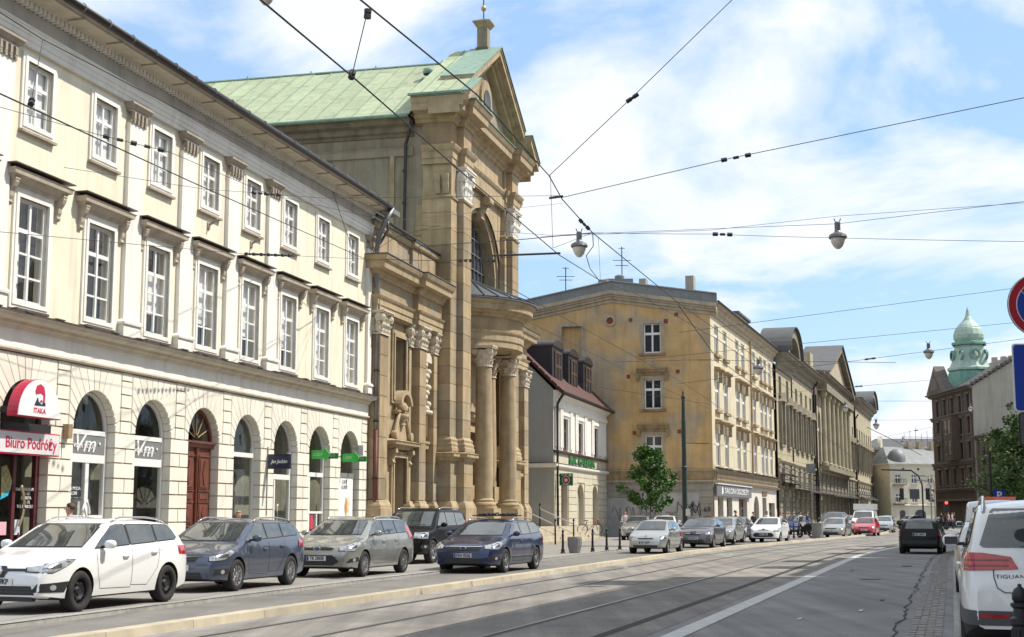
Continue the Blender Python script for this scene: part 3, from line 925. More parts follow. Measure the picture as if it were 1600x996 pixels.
# ---- left wing -----------------------------------------------------------
WX0, WX1 = 52.25, 60.4
cd = 55.75   # axis of door and window
h_door = rect(cd - .62, cd + .95, .5, 3.95)
h_win = rect(cd - .62, cd + .80, 6.45, 8.95)
MB().wall(rect(WX0, WX1, .1, 13.3), [h_door, h_win], Y0, 1.0).build('wing_wall', sandl, CH)
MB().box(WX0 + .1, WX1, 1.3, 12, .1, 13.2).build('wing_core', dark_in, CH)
MB().add([(WX0, 0, 9), (WX0, 12, 9), (WX0, 12, 13.3), (WX0, 0, 13.3)], [(0, 3, 2, 1)]).build('wing_end_wall', plast, CH)
def pil(c, w, y, z0=2.2, z1=8.70, capz=9.64, blocks=True, root=CH, side=True):
	p = MB().box(c - w / 2 + .03, c + w / 2 - .03, y + .03, Y0 + .02, z0, z1).build('pilaster', sandl, root)
	if blocks:
		hn = 8; hh = (z1 - z0) / hn
		for i in range(hn):
			o = link('stone_block', cube_mesh(sand, 'stone_block'), p, (c, (y + Y0) / 2, z0 + hh * (i + .5)))
			o.scale = (w, abs(Y0 - y), hh - .022)
	MB().sweep([(c - w / 2, Y0), (c - w / 2, y), (c + w / 2, y), (c + w / 2, Y0)],
			   [(0, 2.18), (.04, 2.15), (.06, 2.08), (.10, 2.02), (.13, 1.96), (.13, 1.88), (.16, 1.86), (.16, .1), (0, .1)][::-1]).build('pilaster_base', sandl, p, fix=True)
	if capz: corinthian(c, w + .04, z1, capz, y - .02, -y + .02, p)
	return p
pil(52.78, .95, YP); pil(57.85, .90, YP); pil(56.95, .35, -.2, blocks=False); pil(60.05, .60, YP + .1)
pil(53.75, .40, -.2, blocks=False, capz=None)
def ent(path, zb, root=CH, m=sandl, za=None):
	MB().sweep(path, [(0, zb), (.06, zb), (.06, zb + .22), (.10, zb + .24), (.10, zb + .46), (.16, zb + .52), (.20, zb + .60), (0, zb + .62)]).build('architrave', m, root, fix=True)
	MB().sweep(path, [(-.02, zb + .62), (.02, zb + .62), (.02, zb + 1.30), (-.02, zb + 1.30)]).build('frieze', sand, root, fix=True)
	MB().sweep(path, [(-.02, zb + 1.30), (.08, zb + 1.30), (.14, zb + 1.42), (.22, zb + 1.46), (.24, zb + 1.58), (.50, zb + 1.62), (.52, zb + 1.86), (.60, zb + 1.92), (.66, zb + 2.06), (.66, zb + 2.12), (-.02, zb + 2.16)]).build('cornice', sandl, root, fix=True)
	MB().sweep(path, [(-.02, zb + 2.165), (.70, zb + 2.13), (.70, zb + 2.16), (-.02, zb + 2.20)]).build('cornice_flashing', leadr, root, fix=True)
wpath = [(52.2, 3), (52.25, YP), (53.35, YP), (53.35, -.12), (57.35, -.12), (57.35, YP), (60.40, YP)]
wpath = [(52.25, 2.5), (52.25, YP), (56.9, YP + .25), (56.9, YP), (60.38, YP)]
wpath = [(52.25, 2.5), (52.25, -.28), (56.9, -.28), (56.9, -.50), (60.38, -.50)]
ent(wpath, 9.66)
MB().box(52.27, 56.9, -.26, .1, 9.6, 11.8).build('entablature_core', sandl, CH)
MB().box(56.92, 60.38, -.48, .1, 9.6, 11.8).build('entablature_core', sandl, CH)
MB().box(52.27, 56.9, -.1, .3, 11.85, 13.28).build('attic', sand, CH)
MB().box(56.92, 60.38, -.24, .3, 11.85, 13.05).build('attic', sand, CH)
ap = [(52.22, 3), (52.22, -.12), (56.9, -.12), (56.9, -.28), (60.38, -.28)]
MB().sweep(ap, [(0, 13.02), (.04, 13.02), (.10, 13.10), (.12, 13.20), (.12, 13.26), (0, 13.28)]).build('attic_coping', sandl, CH, fix=True)
MB().sweep(ap, [(-.3, 13.30), (.16, 13.265), (.16, 13.31), (-.3, 13.36)]).build('attic_flashing', leadr, CH, fix=True)
MB().tube([(52.1, -.3, 13.45), (60.3, -.42, 13.3)], .075, 8).build('gutter', gutter_dark, CH)
MB().add([(52.2, -.1, 13.33), (60.4, -.1, 13.33), (60.4, 6, 15.0), (52.2, 6, 15.0)], [(0, 1, 2, 3)]).build('wing_roof', copper, CH)
for x in (53.2, 54.6, 58.6, 59.4):
	piece('stone_joint_panel', sand, CH, x - .55, x + .55, -.13 if x < 56 else -.27, -.1 if x < 56 else -.24, 12.0, 12.95)
def frame_rect(c0, c1, z0, z1, w, pr, root, m=sandl, y=Y0, bottom=False, name='surround'):
	b = MB()
	for ww, pp in ((w, pr), (w * .5, pr + .05)):
		b.box(c0 - ww, c0, y - pp, y + .02, z0, z1 + ww); b.box(c1, c1 + ww, y - pp, y + .02, z0, z1 + ww)
		b.box(c0, c1, y - pp, y + .02, z1, z1 + ww)
		if bottom: b.box(c0 - ww, c1 + ww, y - pp, y + .02, z0 - ww, z0)
	return b.build(name, m, root)
frame_rect(cd - .62, cd + .80, 6.45, 8.95, .28, .08, CH, bottom=True, name='window_surround')
window(CH, cd - .62, cd + .80, 6.45, 8.95, .55, 2, (1, 1, 1, 1, 1), .06, .05, mfr=black_iron, mgl=ironw)
frame_rect(cd - .62, cd + .95, .5, 3.95, .26, .10, CH, name='door_surround')
dr = MB().box(cd - .62, cd + .95, .75, .82, .5, 3.95).build('door', mat('dark_studded_door', (.10, .06, .035), .5, var=.3, vs=6), CH)
for i in range(8):
	for j in range(2):
		MB().box(cd - .55 + j * .76, cd + .12 + j * .76, .73, .75, .58 + i * .42, .94 + i * .42).build('door_panel', MATS['dark_studded_door'], dr)
MB().box(cd - .9, cd + 1.2, -.5, .3, .1, .5).build('door_step', sandl, CH)
o_ = MB().sweep([(cd - 1.1, 0), (cd - 1.1, -.12), (cd + 1.4, -.12), (cd + 1.4, 0)], [(0, 4.28), (.10, 4.30), (.14, 4.42), (.34, 4.46), (.36, 4.56), (.40, 4.60), (0, 4.70)]).build('door_cornice', sandl, CH, fix=True)
for x in (cd - .95, cd + 1.25):
	b = MB().prism([(0, 4.28), (-.34, 4.28), (-.36, 4.12), (-.22, 4.02), (-.16, 3.85), (-.26, 3.72), (-.12, 3.60), (0, 3.62)], x - .12, x + .12, 'x')
	b.lathe([(.001, -.14), (.10, -.14), (.10, .14), (.001, .14)], (x, -.24, 4.16), 12, 'x'); b.build('console', sandl, CH)
b = MB()
for sx_ in (-1, 1):
	pts = [(cd + .15 + sx_ * (1.0 - .75 * t), -.18, 4.75 + 1.05 * t + .15 * math.sin(t * 3.1)) for t in [i / 8 for i in range(9)]]
	b.tube(pts, .12, 8, .05)
	b.lathe([(.001, -.14), (.18, -.12), (.2, 0), (.18, .12), (.001, .14)], (cd + .15 + sx_ * .95, -.2, 4.85), 12, 'y')
b.prism([(cd - .55, 4.7), (cd + .85, 4.7), (cd + .6, 5.3), (cd + .45, 5.75), (cd - .15, 5.75), (cd - .3, 5.3)], -.16, 0)
b.build('door_pediment', sandl, CH)
b = MB()
b.sweep([(cd - .55, 0), (cd - .55, -.1), (cd + .75, -.1), (cd + .75, 0)], [(0, 5.74), (.06, 5.78), (.14, 5.84), (.14, 5.90), (0, 5.92)])
b.prism(arc(cd + .1, 5.92, .52, 0, 180, 14), -.08, 0)
oa = arc(cd + .1, 5.95, .80, 15, 165, 14); ia = arc(cd + .1, 5.95, .62, 165, 15, 14)
b.prism(oa + ia, -.42, 0)
b.build('niche', sandl, CH, fix=True)
b = MB().lathe([(.22, 5.3), (.16, 5.45), (.30, 5.6), (.34, 5.76), (.001, 5.78)], (cd + .1, -.15, 0), 12)
b.lathe([(.30, 5.9), (.34, 6.05), (.24, 6.2), (.13, 6.26), (.14, 6.36), (.12, 6.48), (.001, 6.52)], (cd + .1, -.12, 0), 12)
b.build('niche_bust', sandl, CH, smooth=True)
px0, px1 = 58.55, 59.6
frame_rect(px0 + .1, px1 - .1, 5.0, 9.2, .14, .06, CH, name='panel_frame')
b = MB()
b.prism([(px0 + .2, 7.15), (px1 - .2, 7.15), (px1 - .1, 7.5), (px1 - .3, 7.9), (px1 - .2, 8.2), (px0 + .2, 8.2), (px0 + .3, 7.9), (px0 + .1, 7.5)], -.16, 0)
b.prism(arc(59.07, 8.25, .42, 0, 180, 10), -.34, 0); b.build('cartouche', capst, CH)
b = MB()
for i in range(9):
	t = i / 8; xx = 59.07 + .28 * math.sin(i * 2.1); zz = 6.2 + 1.9 * t
	b.lathe([(.001, -.16), (.12, -.1), (.16, 0), (.1, .1), (.001, .14)], (xx, -.22, zz), 8, 'z' if i % 2 else 'y')
b.lathe([(.34, 5.95), (.42, 6.0), (.40, 6.12), (.2, 6.16), (.001, 6.18)], (59.07, -.1, 0), 12)
b.build('carved_trophy', capst, CH, smooth=True)
MB().sweep([(px0, 0), (px0, -.05), (px1, -.05), (px1, 0)], [(0, 4.45), (.10, 4.47), (.10, 4.62), (.16, 4.7), (.16, 4.8), (0, 4.82)]).build('string_course', sandl, CH, fix=True)
nb = MB().box(px0 + .15, px1 - .15, -.10, 0, 2.25, 3.85).build('notice_case', black_iron, CH)
MB().box(px0 + .24, px1 - .24, -.12, -.09, 2.38, 3.72).build('notice_sheet', mat('green_notice', (.34, .48, .10), .6, var=.08), nb)
text('notice_lettering', '\n'.join(['MSZE SWIETE', '6.30 7.00 8.00', 'NIEDZIELA', '9.30 11.00', '12.30 18.00', 'KANCELARIA', '16.00 17.30', 'SPOWIEDZ', '7.00 - 18.00']), .12, mat('dark_print', (.05, .09, .03), .7), nb, (59.07, -.125, 3.05))
ashlar(CH, 54.0, cd - .9, .1, 1.95, -.02, .6, sand, .05); ashlar(CH, 58.4, 59.7, .1, 1.95, -.02, .6, sand, .05)
MB().sweep([(53.9, 0), (54.75, 0)], [(0, 1.9), (.12, 1.92), (.1, 2.05), (.03, 2.15), (0, 2.18)]).build('plinth_moulding', sandl, CH, fix=True)
# ---- tower front -----------------------------------------------------------
TX0, TX1 = 60.4, 73.0
tc_ = 66.7
MB().add([(60.62, -.8, .1), (60.62, .5, .1), (60.62, .5, 19.5), (60.62, -.8, 19.5)], [(0, 3, 2, 1)]).build('side_wall', plast, CH)
MB().wall(rect(60.6, 72.8, .1, 18.6), [archpoly(62.75 + .1, 70.6, 3.0, 12.9, 20)], YS + .25, .0).build('front_wall', sandl, CH)
NW = YN
R_ = 3.25
MB().wall(rect(61.9, 71.5, 9.0, 18.4), [archpoly(tc_ - R_, tc_ + R_, 9.5, 13.25, 24)], NW, .6).build('niche_wall', sandl, CH)
MB().wall(rect(62.7, 70.75, .9, 9.6), [rect(65.4, 68.0, .9, 5.6)], NW + .25, .6).build('portal_wall', sandl, CH)
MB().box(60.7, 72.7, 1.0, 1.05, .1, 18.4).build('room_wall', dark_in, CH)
def reveal(x, y0, y1, z0, z1, name='niche_reveal'):
	return MB().add([(x, y0, z0), (x, y1, z0), (x, y1, z1), (x, y0, z1)], [(0, 1, 2, 3)]).build(name, sand, CH)
reveal(70.68, YS, NW + .3, .9, 18.4); reveal(62.75, YS, NW + .3, .9, 18.4)
MB().box(62.7, 70.75, YS, NW, 17.45, 17.95).build('niche_lintel', sandl, CH)
for r0, r1, pp in ((R_ + .02, R_ + .30, .10), (R_ + .30, R_ + .62, .20)):
	b = MB()
	o2 = arc(tc_, 13.25, r1, 0, 180, 32); i2 = arc(tc_, 13.25, r0, 180, 0, 32)
	poly_o = [(tc_ + r1, 10.0)] + o2 + [(tc_ - r1, 10.0)]; poly_i = [(tc_ + r0, 10.0)] + i2[::-1] + [(tc_ - r0, 10.0)]
	n = len(poly_o)
	b.add([(a, NW - pp, z) for a, z in poly_o] + [(a, NW - pp, z) for a, z in poly_i] + [(a, NW + .1, z) for a, z in poly_o] + [(a, NW + .1, z) for a, z in poly_i],
		  [(i, i + 1, n + i + 1, n + i) for i in range(n - 1)] + [(i, i + 1, 2 * n + i + 1, 2 * n + i) for i in range(n - 1)] + [(n + i, n + i + 1, 3 * n + i + 1, 3 * n + i) for i in range(n - 1)])
	b.build('archivolt', sandl, CH)
b = MB().prism([(NW, 17.35), (NW - .75, 17.35), (NW - .8, 17.1), (NW - .5, 16.9), (NW - .3, 16.5), (NW - .35, 16.25), (NW, 16.2)], tc_ - .3, tc_ + .3, 'x')
b.lathe([(.001, -.36), (.22, -.36), (.22, .36), (.001, .36)], (tc_, NW - .6, 17.12), 14, 'x'); b.build('keystone', sandl, CH)
gl = MB().wall(archpoly(tc_ - R_, tc_ + R_, 9.5, 13.25, 24), (), NW + .5, 0).build('window', ironw, CH)
b = MB()
for i in range(1, 9):
	xx = tc_ - R_ + 2 * R_ * i / 9
	zt = 13.25 + math.sqrt(max(0, R_ ** 2 - (xx - tc_) ** 2))
	b.box(xx - .03, xx + .03, NW + .42, NW + .52, 9.5, zt)
for i in range(9):
	z = 10 + i * .78; hw = R_ if z < 13.25 else math.sqrt(max(.01, R_ ** 2 - (z - 13.25) ** 2))
	b.box(tc_ - hw, tc_ + hw, NW + .41, NW + .5, z - .025, z + .025)
b.build('glazing_bars', mat('grey_bars', (.15, .15, .15), .5), gl)
def big_pilaster(x0, x1, y, z0, z1, yb=YS + .3, blocks=True):
	p = MB().box(x0 + .03, x1 - .03, y + .03, yb, z0, z1).build('pilaster', sandl, CH)
	if blocks:
		n = max(1, round((z1 - z0) / .78)); h = (z1 - z0) / n
		for i in range(n):
			o = link('stone_block', cube_mesh(sand, 'stone_block'), p, ((x0 + x1) / 2, (y + yb) / 2, z0 + h * (i + .5)))
			o.scale = (x1 - x0 + random.uniform(0, .008), yb - y, h - .022)
	return p
for (a, bb, fa, fb) in ((60.42, 62.8, 61.45, 62.75), (70.25, 73.0, 70.7, 72.0)):
	for z0, z1 in ((5.1, 16.1),):
		big_pilaster(a, bb, YS, z0, z1, yb=YS + 1.4 if a < 62 else YS + .3)
		big_pilaster(fa, fb, YT, z0, z1, yb=YS)
	for (x0, x1, y, yb) in ((a - .05, bb + .05, YS - .06, YS + 1.4 if a < 62 else YS + .3), (fa - .08, fb + .08, YT - .10, YS - .05)):
		ashlar_root = MB().box(x0 + .04, x1 - .04, y + .04, yb, .1, 4.05).build('pedestal', sandl, CH)
		for i in range(3):
			o = link('stone_block', cube_mesh(sand, 'stone_block'), ashlar_root, ((x0 + x1) / 2, (y + yb) / 2, 2.2 + .62 * (i + .5)))
			o.scale = (x1 - x0, yb - y, .606)
	pp_ = [(a - .05, YS + 1.4), (a - .05, YS - .06), (fa - .08, YS - .06), (fa - .08, YT - .10), (fb + .08, YT - .10), (fb + .08, YS - .06), (bb + .05, YS - .06), (bb + .05, YS + .3)]
	MB().sweep(pp_, [(0, 3.98), (.05, 4.0), (.10, 4.12), (.22, 4.18), (.22, 4.30), (.26, 4.34), (0, 4.42)]).build('pedestal_cornice', sandl, CH, fix=True)
	pq = [(a, YS + 1.4), (a, YS), (fa, YS), (fa, YT), (fb, YT), (fb, YS), (bb, YS), (bb, YS + .3)]
	MB().sweep(pq, [(0, 4.42), (.16, 4.42), (.16, 4.58), (.12, 4.62), (.14, 4.74), (.08, 4.84), (.10, 4.94), (.02, 5.04), (0, 5.1)]).build('pilaster_base', sandl, CH, fix=True)
	MB().sweep(pp_, [(0, 2.2), (.04, 2.16), (.10, 2.02), (.14, 1.9), (.14, .1), (0, .1)][::-1]).build('plinth', sandl, CH, fix=True)
	MB().sweep(pq, [(0, 15.96), (.06, 15.98), (.08, 16.06), (0, 16.1)]).build('astragal', sandl, CH, fix=True)
	cc = (fa + fb) / 2
	MB().box(a + .1, bb - .05, YS + .02, YS + (1.4 if a < 62 else .3), 16.1, 17.6).build('capital_block', sandl, CH)
	corinthian(cc, fb - fa, 16.1, 17.6, YT, YS - YT + .05, CH, mat('white_capital_stone', (.70, .67, .60), .85, var=.12, vs=6))
	if a < 62:
		b = MB()
		for zz, hh in ((16.2, .5), (16.6, .5)):
			for yy in (YS + .25, YS + .65):
				pr = [(a, zz), (a - .06, zz + .2), (a - .18, zz + hh), (a - .02, zz + hh * .95)]
				b.add([(q, yy - .13, z) for q, z in pr] + [(q, yy + .13, z) for q, z in pr], [(0, 1, 5, 4), (1, 2, 6, 5), (2, 3, 7, 6), (0, 3, 2, 1), (4, 5, 6, 7)])
		b.build('capital_leaves', sand, CH)
	pr_ = [(0, 17.6), (.05, 17.6), (.05, 17.85), (.09, 17.87), (.09, 18.15), (.18, 18.25), (.24, 18.38), (.26, 18.46), (0, 18.5)]
	MB().sweep(pq, pr_).build('architrave_block', sandl, CH, fix=True)
	MB().box(a + .01, bb - .01, YS + .01, YS + (1.4 if a < 62 else .3), 17.6, 19.8).build('entablature_core', sand, CH)
	MB().box(fa + .01, fb - .01, YT + .01, YS + .02, 17.6, 19.8).build('entablature_core', sand, CH)
	if a < 62:
		pass
npth = [(62.78, YS + .12), (70.68, YS + .12)]
MB().box(62.6, 70.8, YS + .13, YS + 1.0, 17.5, 19.9).build('entablature_core', sand, CH)
MB().sweep(npth, [(0, 17.5), (.03, 17.5), (.03, 17.78), (.07, 17.8), (.07, 18.12), (.14, 18.22), (.20, 18.34), (.20, 18.44), (0, 18.48)]).build('architrave', sandl, CH, fix=True)
mc = [(60.42, .85), (60.42, YS), (61.40, YS), (61.40, YT), (62.85, YT), (62.85, YS + .1), (70.6, YS + .1), (70.6, YT), (72.05, YT), (72.05, YS), (73.0, YS), (73.0, .85)]
MB().sweep(mc, [(0, 19.55), (.06, 19.57), (.12, 19.70), (.24, 19.76), (.26, 19.92), (.44, 19.97), (.62, 20.02), (.64, 20.30), (.70, 20.36), (.78, 20.52), (.78, 20.60), (0, 20.64)]).build('main_cornice', sandl, CH, fix=True)
MB().sweep(mc, [(-.02, 20.66), (.84, 20.61), (.84, 20.65), (-.02, 20.70)]).build('cornice_flashing', coppere, CH, fix=True)
MB().box(60.5, 72.9, YS + .1, .85, 19.5, 20.6).build('cornice_core', sandl, CH)
AP = 25.0
def ped(x0, x1, zb, apex, y0, y1, th, name, m, flash=True, lo=0, hi=1):
	"""raking cornice bars of a gable between fractions lo..hi of the slope"""
	for s_ in (-1, 1):
		xe = x0 if s_ < 0 else x1
		f = lambda t: (xe + (tc_ - xe) * t, zb + (apex - zb) * t)
		a, bb = f(lo), f(hi)
		for (ya, yb, t0, t1) in ((y0 + .5, y1, -.95, -.62), (y0 + .32, y1, -.62, -.42), (y0 + .05, y1, -.42, -.12), (y0, y1, -.12, 0)):
			o = MB().add([(a[0], ya, a[1] + t0), (bb[0], ya, bb[1] + t0), (bb[0], ya, bb[1] + t1), (a[0], ya, a[1] + t1),
					  (a[0], yb, a[1] + t0), (bb[0], yb, bb[1] + t0), (bb[0], yb, bb[1] + t1), (a[0], yb, a[1] + t1)],
					 [(0, 1, 2, 3), (7, 6, 5, 4), (0, 4, 5, 1), (1, 5, 6, 2), (2, 6, 7, 3), (3, 7, 4, 0)]).build(name, m, CH)
		if flash:
			MB().add([(a[0], y0 - .06, a[1] + .01), (bb[0], y0 - .06, bb[1] + .01), (bb[0], y1, bb[1] + .01), (a[0], y1, a[1] + .01),
					  (a[0], y0 - .06, a[1] + .06), (bb[0], y0 - .06, bb[1] + .06), (bb[0], y1, bb[1] + .06), (a[0], y1, a[1] + .06)],
					 [(0, 1, 5, 4), (4, 5, 6, 7), (0, 4, 7, 3), (1, 2, 6, 5)]).build('raking_flashing', coppere, CH)
ped(59.65, 73.75, 20.72, AP, -1.98, 0, 1, 'raking_cornice', sandl, lo=0, hi=.26)
ped(59.65, 73.75, 21.0, AP + .1, -1.62, 0, 1, 'raking_cornice', sandl, lo=.262, hi=1)
MB().prism([(60.6, 20.65), (72.8, 20.65), (tc_, AP - .3)], YS + .15, YS + .5).build('tympanum', plast, CH)
fr_ = archpoly(tc_ - 1.0, tc_ + 1.0, 21.5, 22.4, 12)
MB().prism(fr_, YS + .02, YS + .16).build('tympanum_surround', sandl, CH)
MB().prism(archpoly(tc_ - .6, tc_ + .6, 21.6, 22.3, 12), YS - .02, YS + .1).build('tympanum_window', ironw, CH)
def roof_sheets(x0, z0, x1, z1, ya, yb, w, nrow, name='copper_sheet', off=0, m=copper, side=-1):
	"""slope from eave (x0,z0) to ridge (x1,z1), strips run up the slope, laid side by side along y"""
	n = max(1, round((yb - ya) / w)); w = (yb - ya) / n
	for i in range(n):
		y0 = ya + i * w
		sh = random.uniform(0, 1)
		cuts = [0] + [min(1, max(0, (q + sh) / nrow)) for q in range(nrow + 1)] + [1]
		for a, b in zip(cuts[:-1], cuts[1:]):
			if b - a < .02: continue
			L_ = math.hypot(x1 - x0, z1 - z0) * (b - a)
			o = link(name, cube_mesh(m, name), CH, (x0 + (x1 - x0) * (a + b) / 2, y0 + w / 2, z0 + (z1 - z0) * (a + b) / 2))
			o.scale = (L_ - .02, w - .03, .035 + random.uniform(0, .02))
			o.rotation_euler = (0, -math.atan2(z1 - z0, x1 - x0), 0)
		s = link('standing_seam', cube_mesh(coppere, 'standing_seam'), CH, ((x0 + x1) / 2, y0, (z0 + z1) / 2 + .03))
		s.scale = (math.hypot(x1 - x0, z1 - z0), .03, .07)
		s.rotation_euler = (0, -math.atan2(z1 - z0, x1 - x0), 0)
random.seed(31)
roof_sheets(59.6, 20.75, tc_, AP + .05, -1.6, .95, .62, 3)
MB().add([(tc_, -1.6, AP + .08), (tc_, .95, AP + .08), (73.8, .95, 20.75), (73.8, -1.6, 20.75)], [(0, 1, 2, 3)]).build('roof_slope', copper, CH)
MB().prism([(59.75, 20.7), (73.7, 20.7), (tc_, AP)], 0.1, .9).build('gable', coppere, CH)
MB().box(59.50, 59.62, -1.6, .95, 20.66, 20.76).build('gutter', coppere, CH)
NX0, NX1 = 60.62, 72.8
roof_sheets(59.75, 19.85, tc_, 24.45, .95, 30, .95, 4)
MB().add([(tc_, .9, 24.45), (tc_, 30, 24.45), (73.7, 30, 19.85), (73.7, .9, 19.85)], [(0, 1, 2, 3)]).build('roof_slope', copper, CH)
MB().add([(59.8, 30, 19.8), (73.6, 30, 19.8), (tc_, 30, 24.4), (59.8, .9, 19.8), (73.6, .9, 19.8), (tc_, .9, 24.4)], [(0, 1, 2), (3, 5, 4)]).build('nave_gable', plast, CH)
MB().tube([(tc_, .9, 24.5), (tc_, 30, 24.5)], .07, 6).build('ridge', coppere, CH)
for i in range(7):
	MB().tube([(tc_, 1.5 + i * 3.6, 24.5), (tc_, 1.5 + i * 3.6, 24.66)], .04, 6).build('ridge_spike', coppere, CH)
MB().tube([(59.68, 1.0, 19.80), (59.68, 30, 19.80)], .09, 8).build('gutter', coppere, CH)
MB().box(NX0, NX1, 2.9, 30, 9, 19.6).build('nave_wall', plast, CH)
MB().box(60.62, 72.7, .5, 2.9, 9.0, 19.6).build('nave_front', plast, CH)
nc = [(60.62, 30.2), (60.62, 1.0)]
MB().sweep(nc, [(0, 19.0), (.08, 19.02), (.14, 19.14), (.30, 19.2), (.34, 19.42), (.62, 19.5), (.72, 19.62), (.78, 19.76), (0, 19.8)]).build('nave_cornice', dsoot, CH, fix=True)
MB().sweep(nc, [(0, 18.1), (.10, 18.1), (.10, 18.4), (.16, 18.5), (0, 18.55)]).build('nave_string', plast, CH, fix=True)
MB().box(60.50, 60.62, 1.9, 2.1, 13, 18.1).build('lesene', sandl, CH)
MB().tube([(60.1, .92, 19.6), (60.2, 1.1, 19.0), (60.38, 1.3, 18.6), (60.38, 1.35, 12.8)], .075, 8).build('downpipe', gutter_dark, CH)
for z in (17.3, 15.8, 14.3): MB().tube([(60.38, 1.34, z), (60.38, 1.36, z + .1)], .10, 8).build('pipe_bracket', gutter_dark, CH)
MB().lathe([(.001, .25), (.28, .18), (.33, 0), (.3, -.1)], (tc_ - 2.2, 1.5, 23.35), 12).build('roof_vent', coppere, CH, smooth=True)
random.seed(8)
for i in range(7):
	z = 5.3 + i * 1.5
	piece('stone_block', sand, CH, 60.56, 60.61, .55, 1.25 if i % 2 else .85, z, z + 1.46)
b = MB().box(tc_ - .34, tc_ + .34, -1.02, -.36, 24.7, 25.1).build('ridge_pedestal', dsoot, CH)
MB().box(tc_ - .28, tc_ + .28, -.96, -.42, 25.1, 26.3).build('ridge_shaft', plast, CH)
MB().sweep([(tc_ - .28, -.96), (tc_ + .28, -.96), (tc_ + .28, -.42), (tc_ - .28, -.42)], [(0, 26.15), (.05, 26.2), (.16, 26.38), (.20, 26.42), (.20, 26.48), (0, 26.5)], closed=True).build('ridge_cap', sandl, CH, fix=True)
MB().add([(tc_ - .45, -1.12, 26.49), (tc_ + .45, -1.12, 26.49), (tc_ + .45, -.26, 26.49), (tc_ - .45, -.26, 26.49), (tc_, -.69, 26.72)], [(0, 1, 4), (1, 2, 4), (2, 3, 4), (3, 0, 4)]).build('ridge_cap_roof', leadr, CH)
cr_ = MB().tube([(tc_, -.69, 26.6), (tc_, -.69, 28.6)], .03, 6)
cr_.box(tc_ - .35, tc_ + .35, -.71, -.67, 28.05, 28.11)
cx = cr_.build('cross', black_iron, CH)
MB().lathe([(.001, -.16), (.10, -.12), (.15, 0), (.10, .12), (.001, .16)], (tc_, -.69, 27.25), 12).build('orb', mat('gilt', (.6, .40, .2), .4, metal=.6), cx, smooth=True)
# ---- round porch --------------------------------------------------------------
pcx, pcy = tc_, 1.0
def pring(r, n=28, a0=198, a1=342):
	return [(pcx + r * math.cos(R(a0 + (a1 - a0) * i / n)), pcy + r * math.sin(R(a0 + (a1 - a0) * i / n))) for i in range(n + 1)]
ring = pring(3.62)
zb = 9.55
MB().sweep(ring, [(-.55, zb), (0, zb), (.0, zb + .30), (.05, zb + .32), (.05, zb + .60), (.12, zb + .70), (.14, zb + .78), (-.55, zb + .8)]).build('porch_architrave', sandl, CH, fix=True)
MB().sweep(ring, [(-.5, zb + .8), (.0, zb + .8), (.0, zb + 1.42), (-.5, zb + 1.42)]).build('porch_frieze', sand, CH, fix=True)
MB().sweep(ring, [(-.5, zb + 1.42), (.06, zb + 1.42), (.14, zb + 1.56), (.30, zb + 1.62), (.34, zb + 1.70), (.50, zb + 1.74), (.52, zb + 1.98), (.60, zb + 2.06), (.66, zb + 2.2), (-.5, zb + 2.26)]).build('porch_cornice', sandl, CH, fix=True)
MB().sweep(ring, [(-.5, zb + 2.27), (.72, zb + 2.21), (.72, zb + 2.27), (-.5, zb + 2.34)]).build('porch_flashing', leadr, CH, fix=True)
b = MB()
rg = pring(4.3)
top = [(pcx + (x - pcx) * .30, NW - .02, zb + 3.45) for x, y in rg]
n = len(rg)
b.add([(x, y, zb + 2.32) for x, y in rg] + top, [(i, i + 1, n + i + 1, n + i) for i in range(n - 1)])
rf = b.build('porch_roof', leadr, CH)
for i in range(0, n, 2):
	x, y = rg[i]
	MB().tube([(x, y, zb + 2.35), (top[i][0], top[i][1], zb + 3.5)], .03, 5).build('roof_seam', leadr, rf)
b = MB(); rr = pring(3.1); b.add([(x, y, zb + .05) for x, y in rr] , [tuple(range(len(rr)))]); b.build('porch_ceiling', sandl, CH)
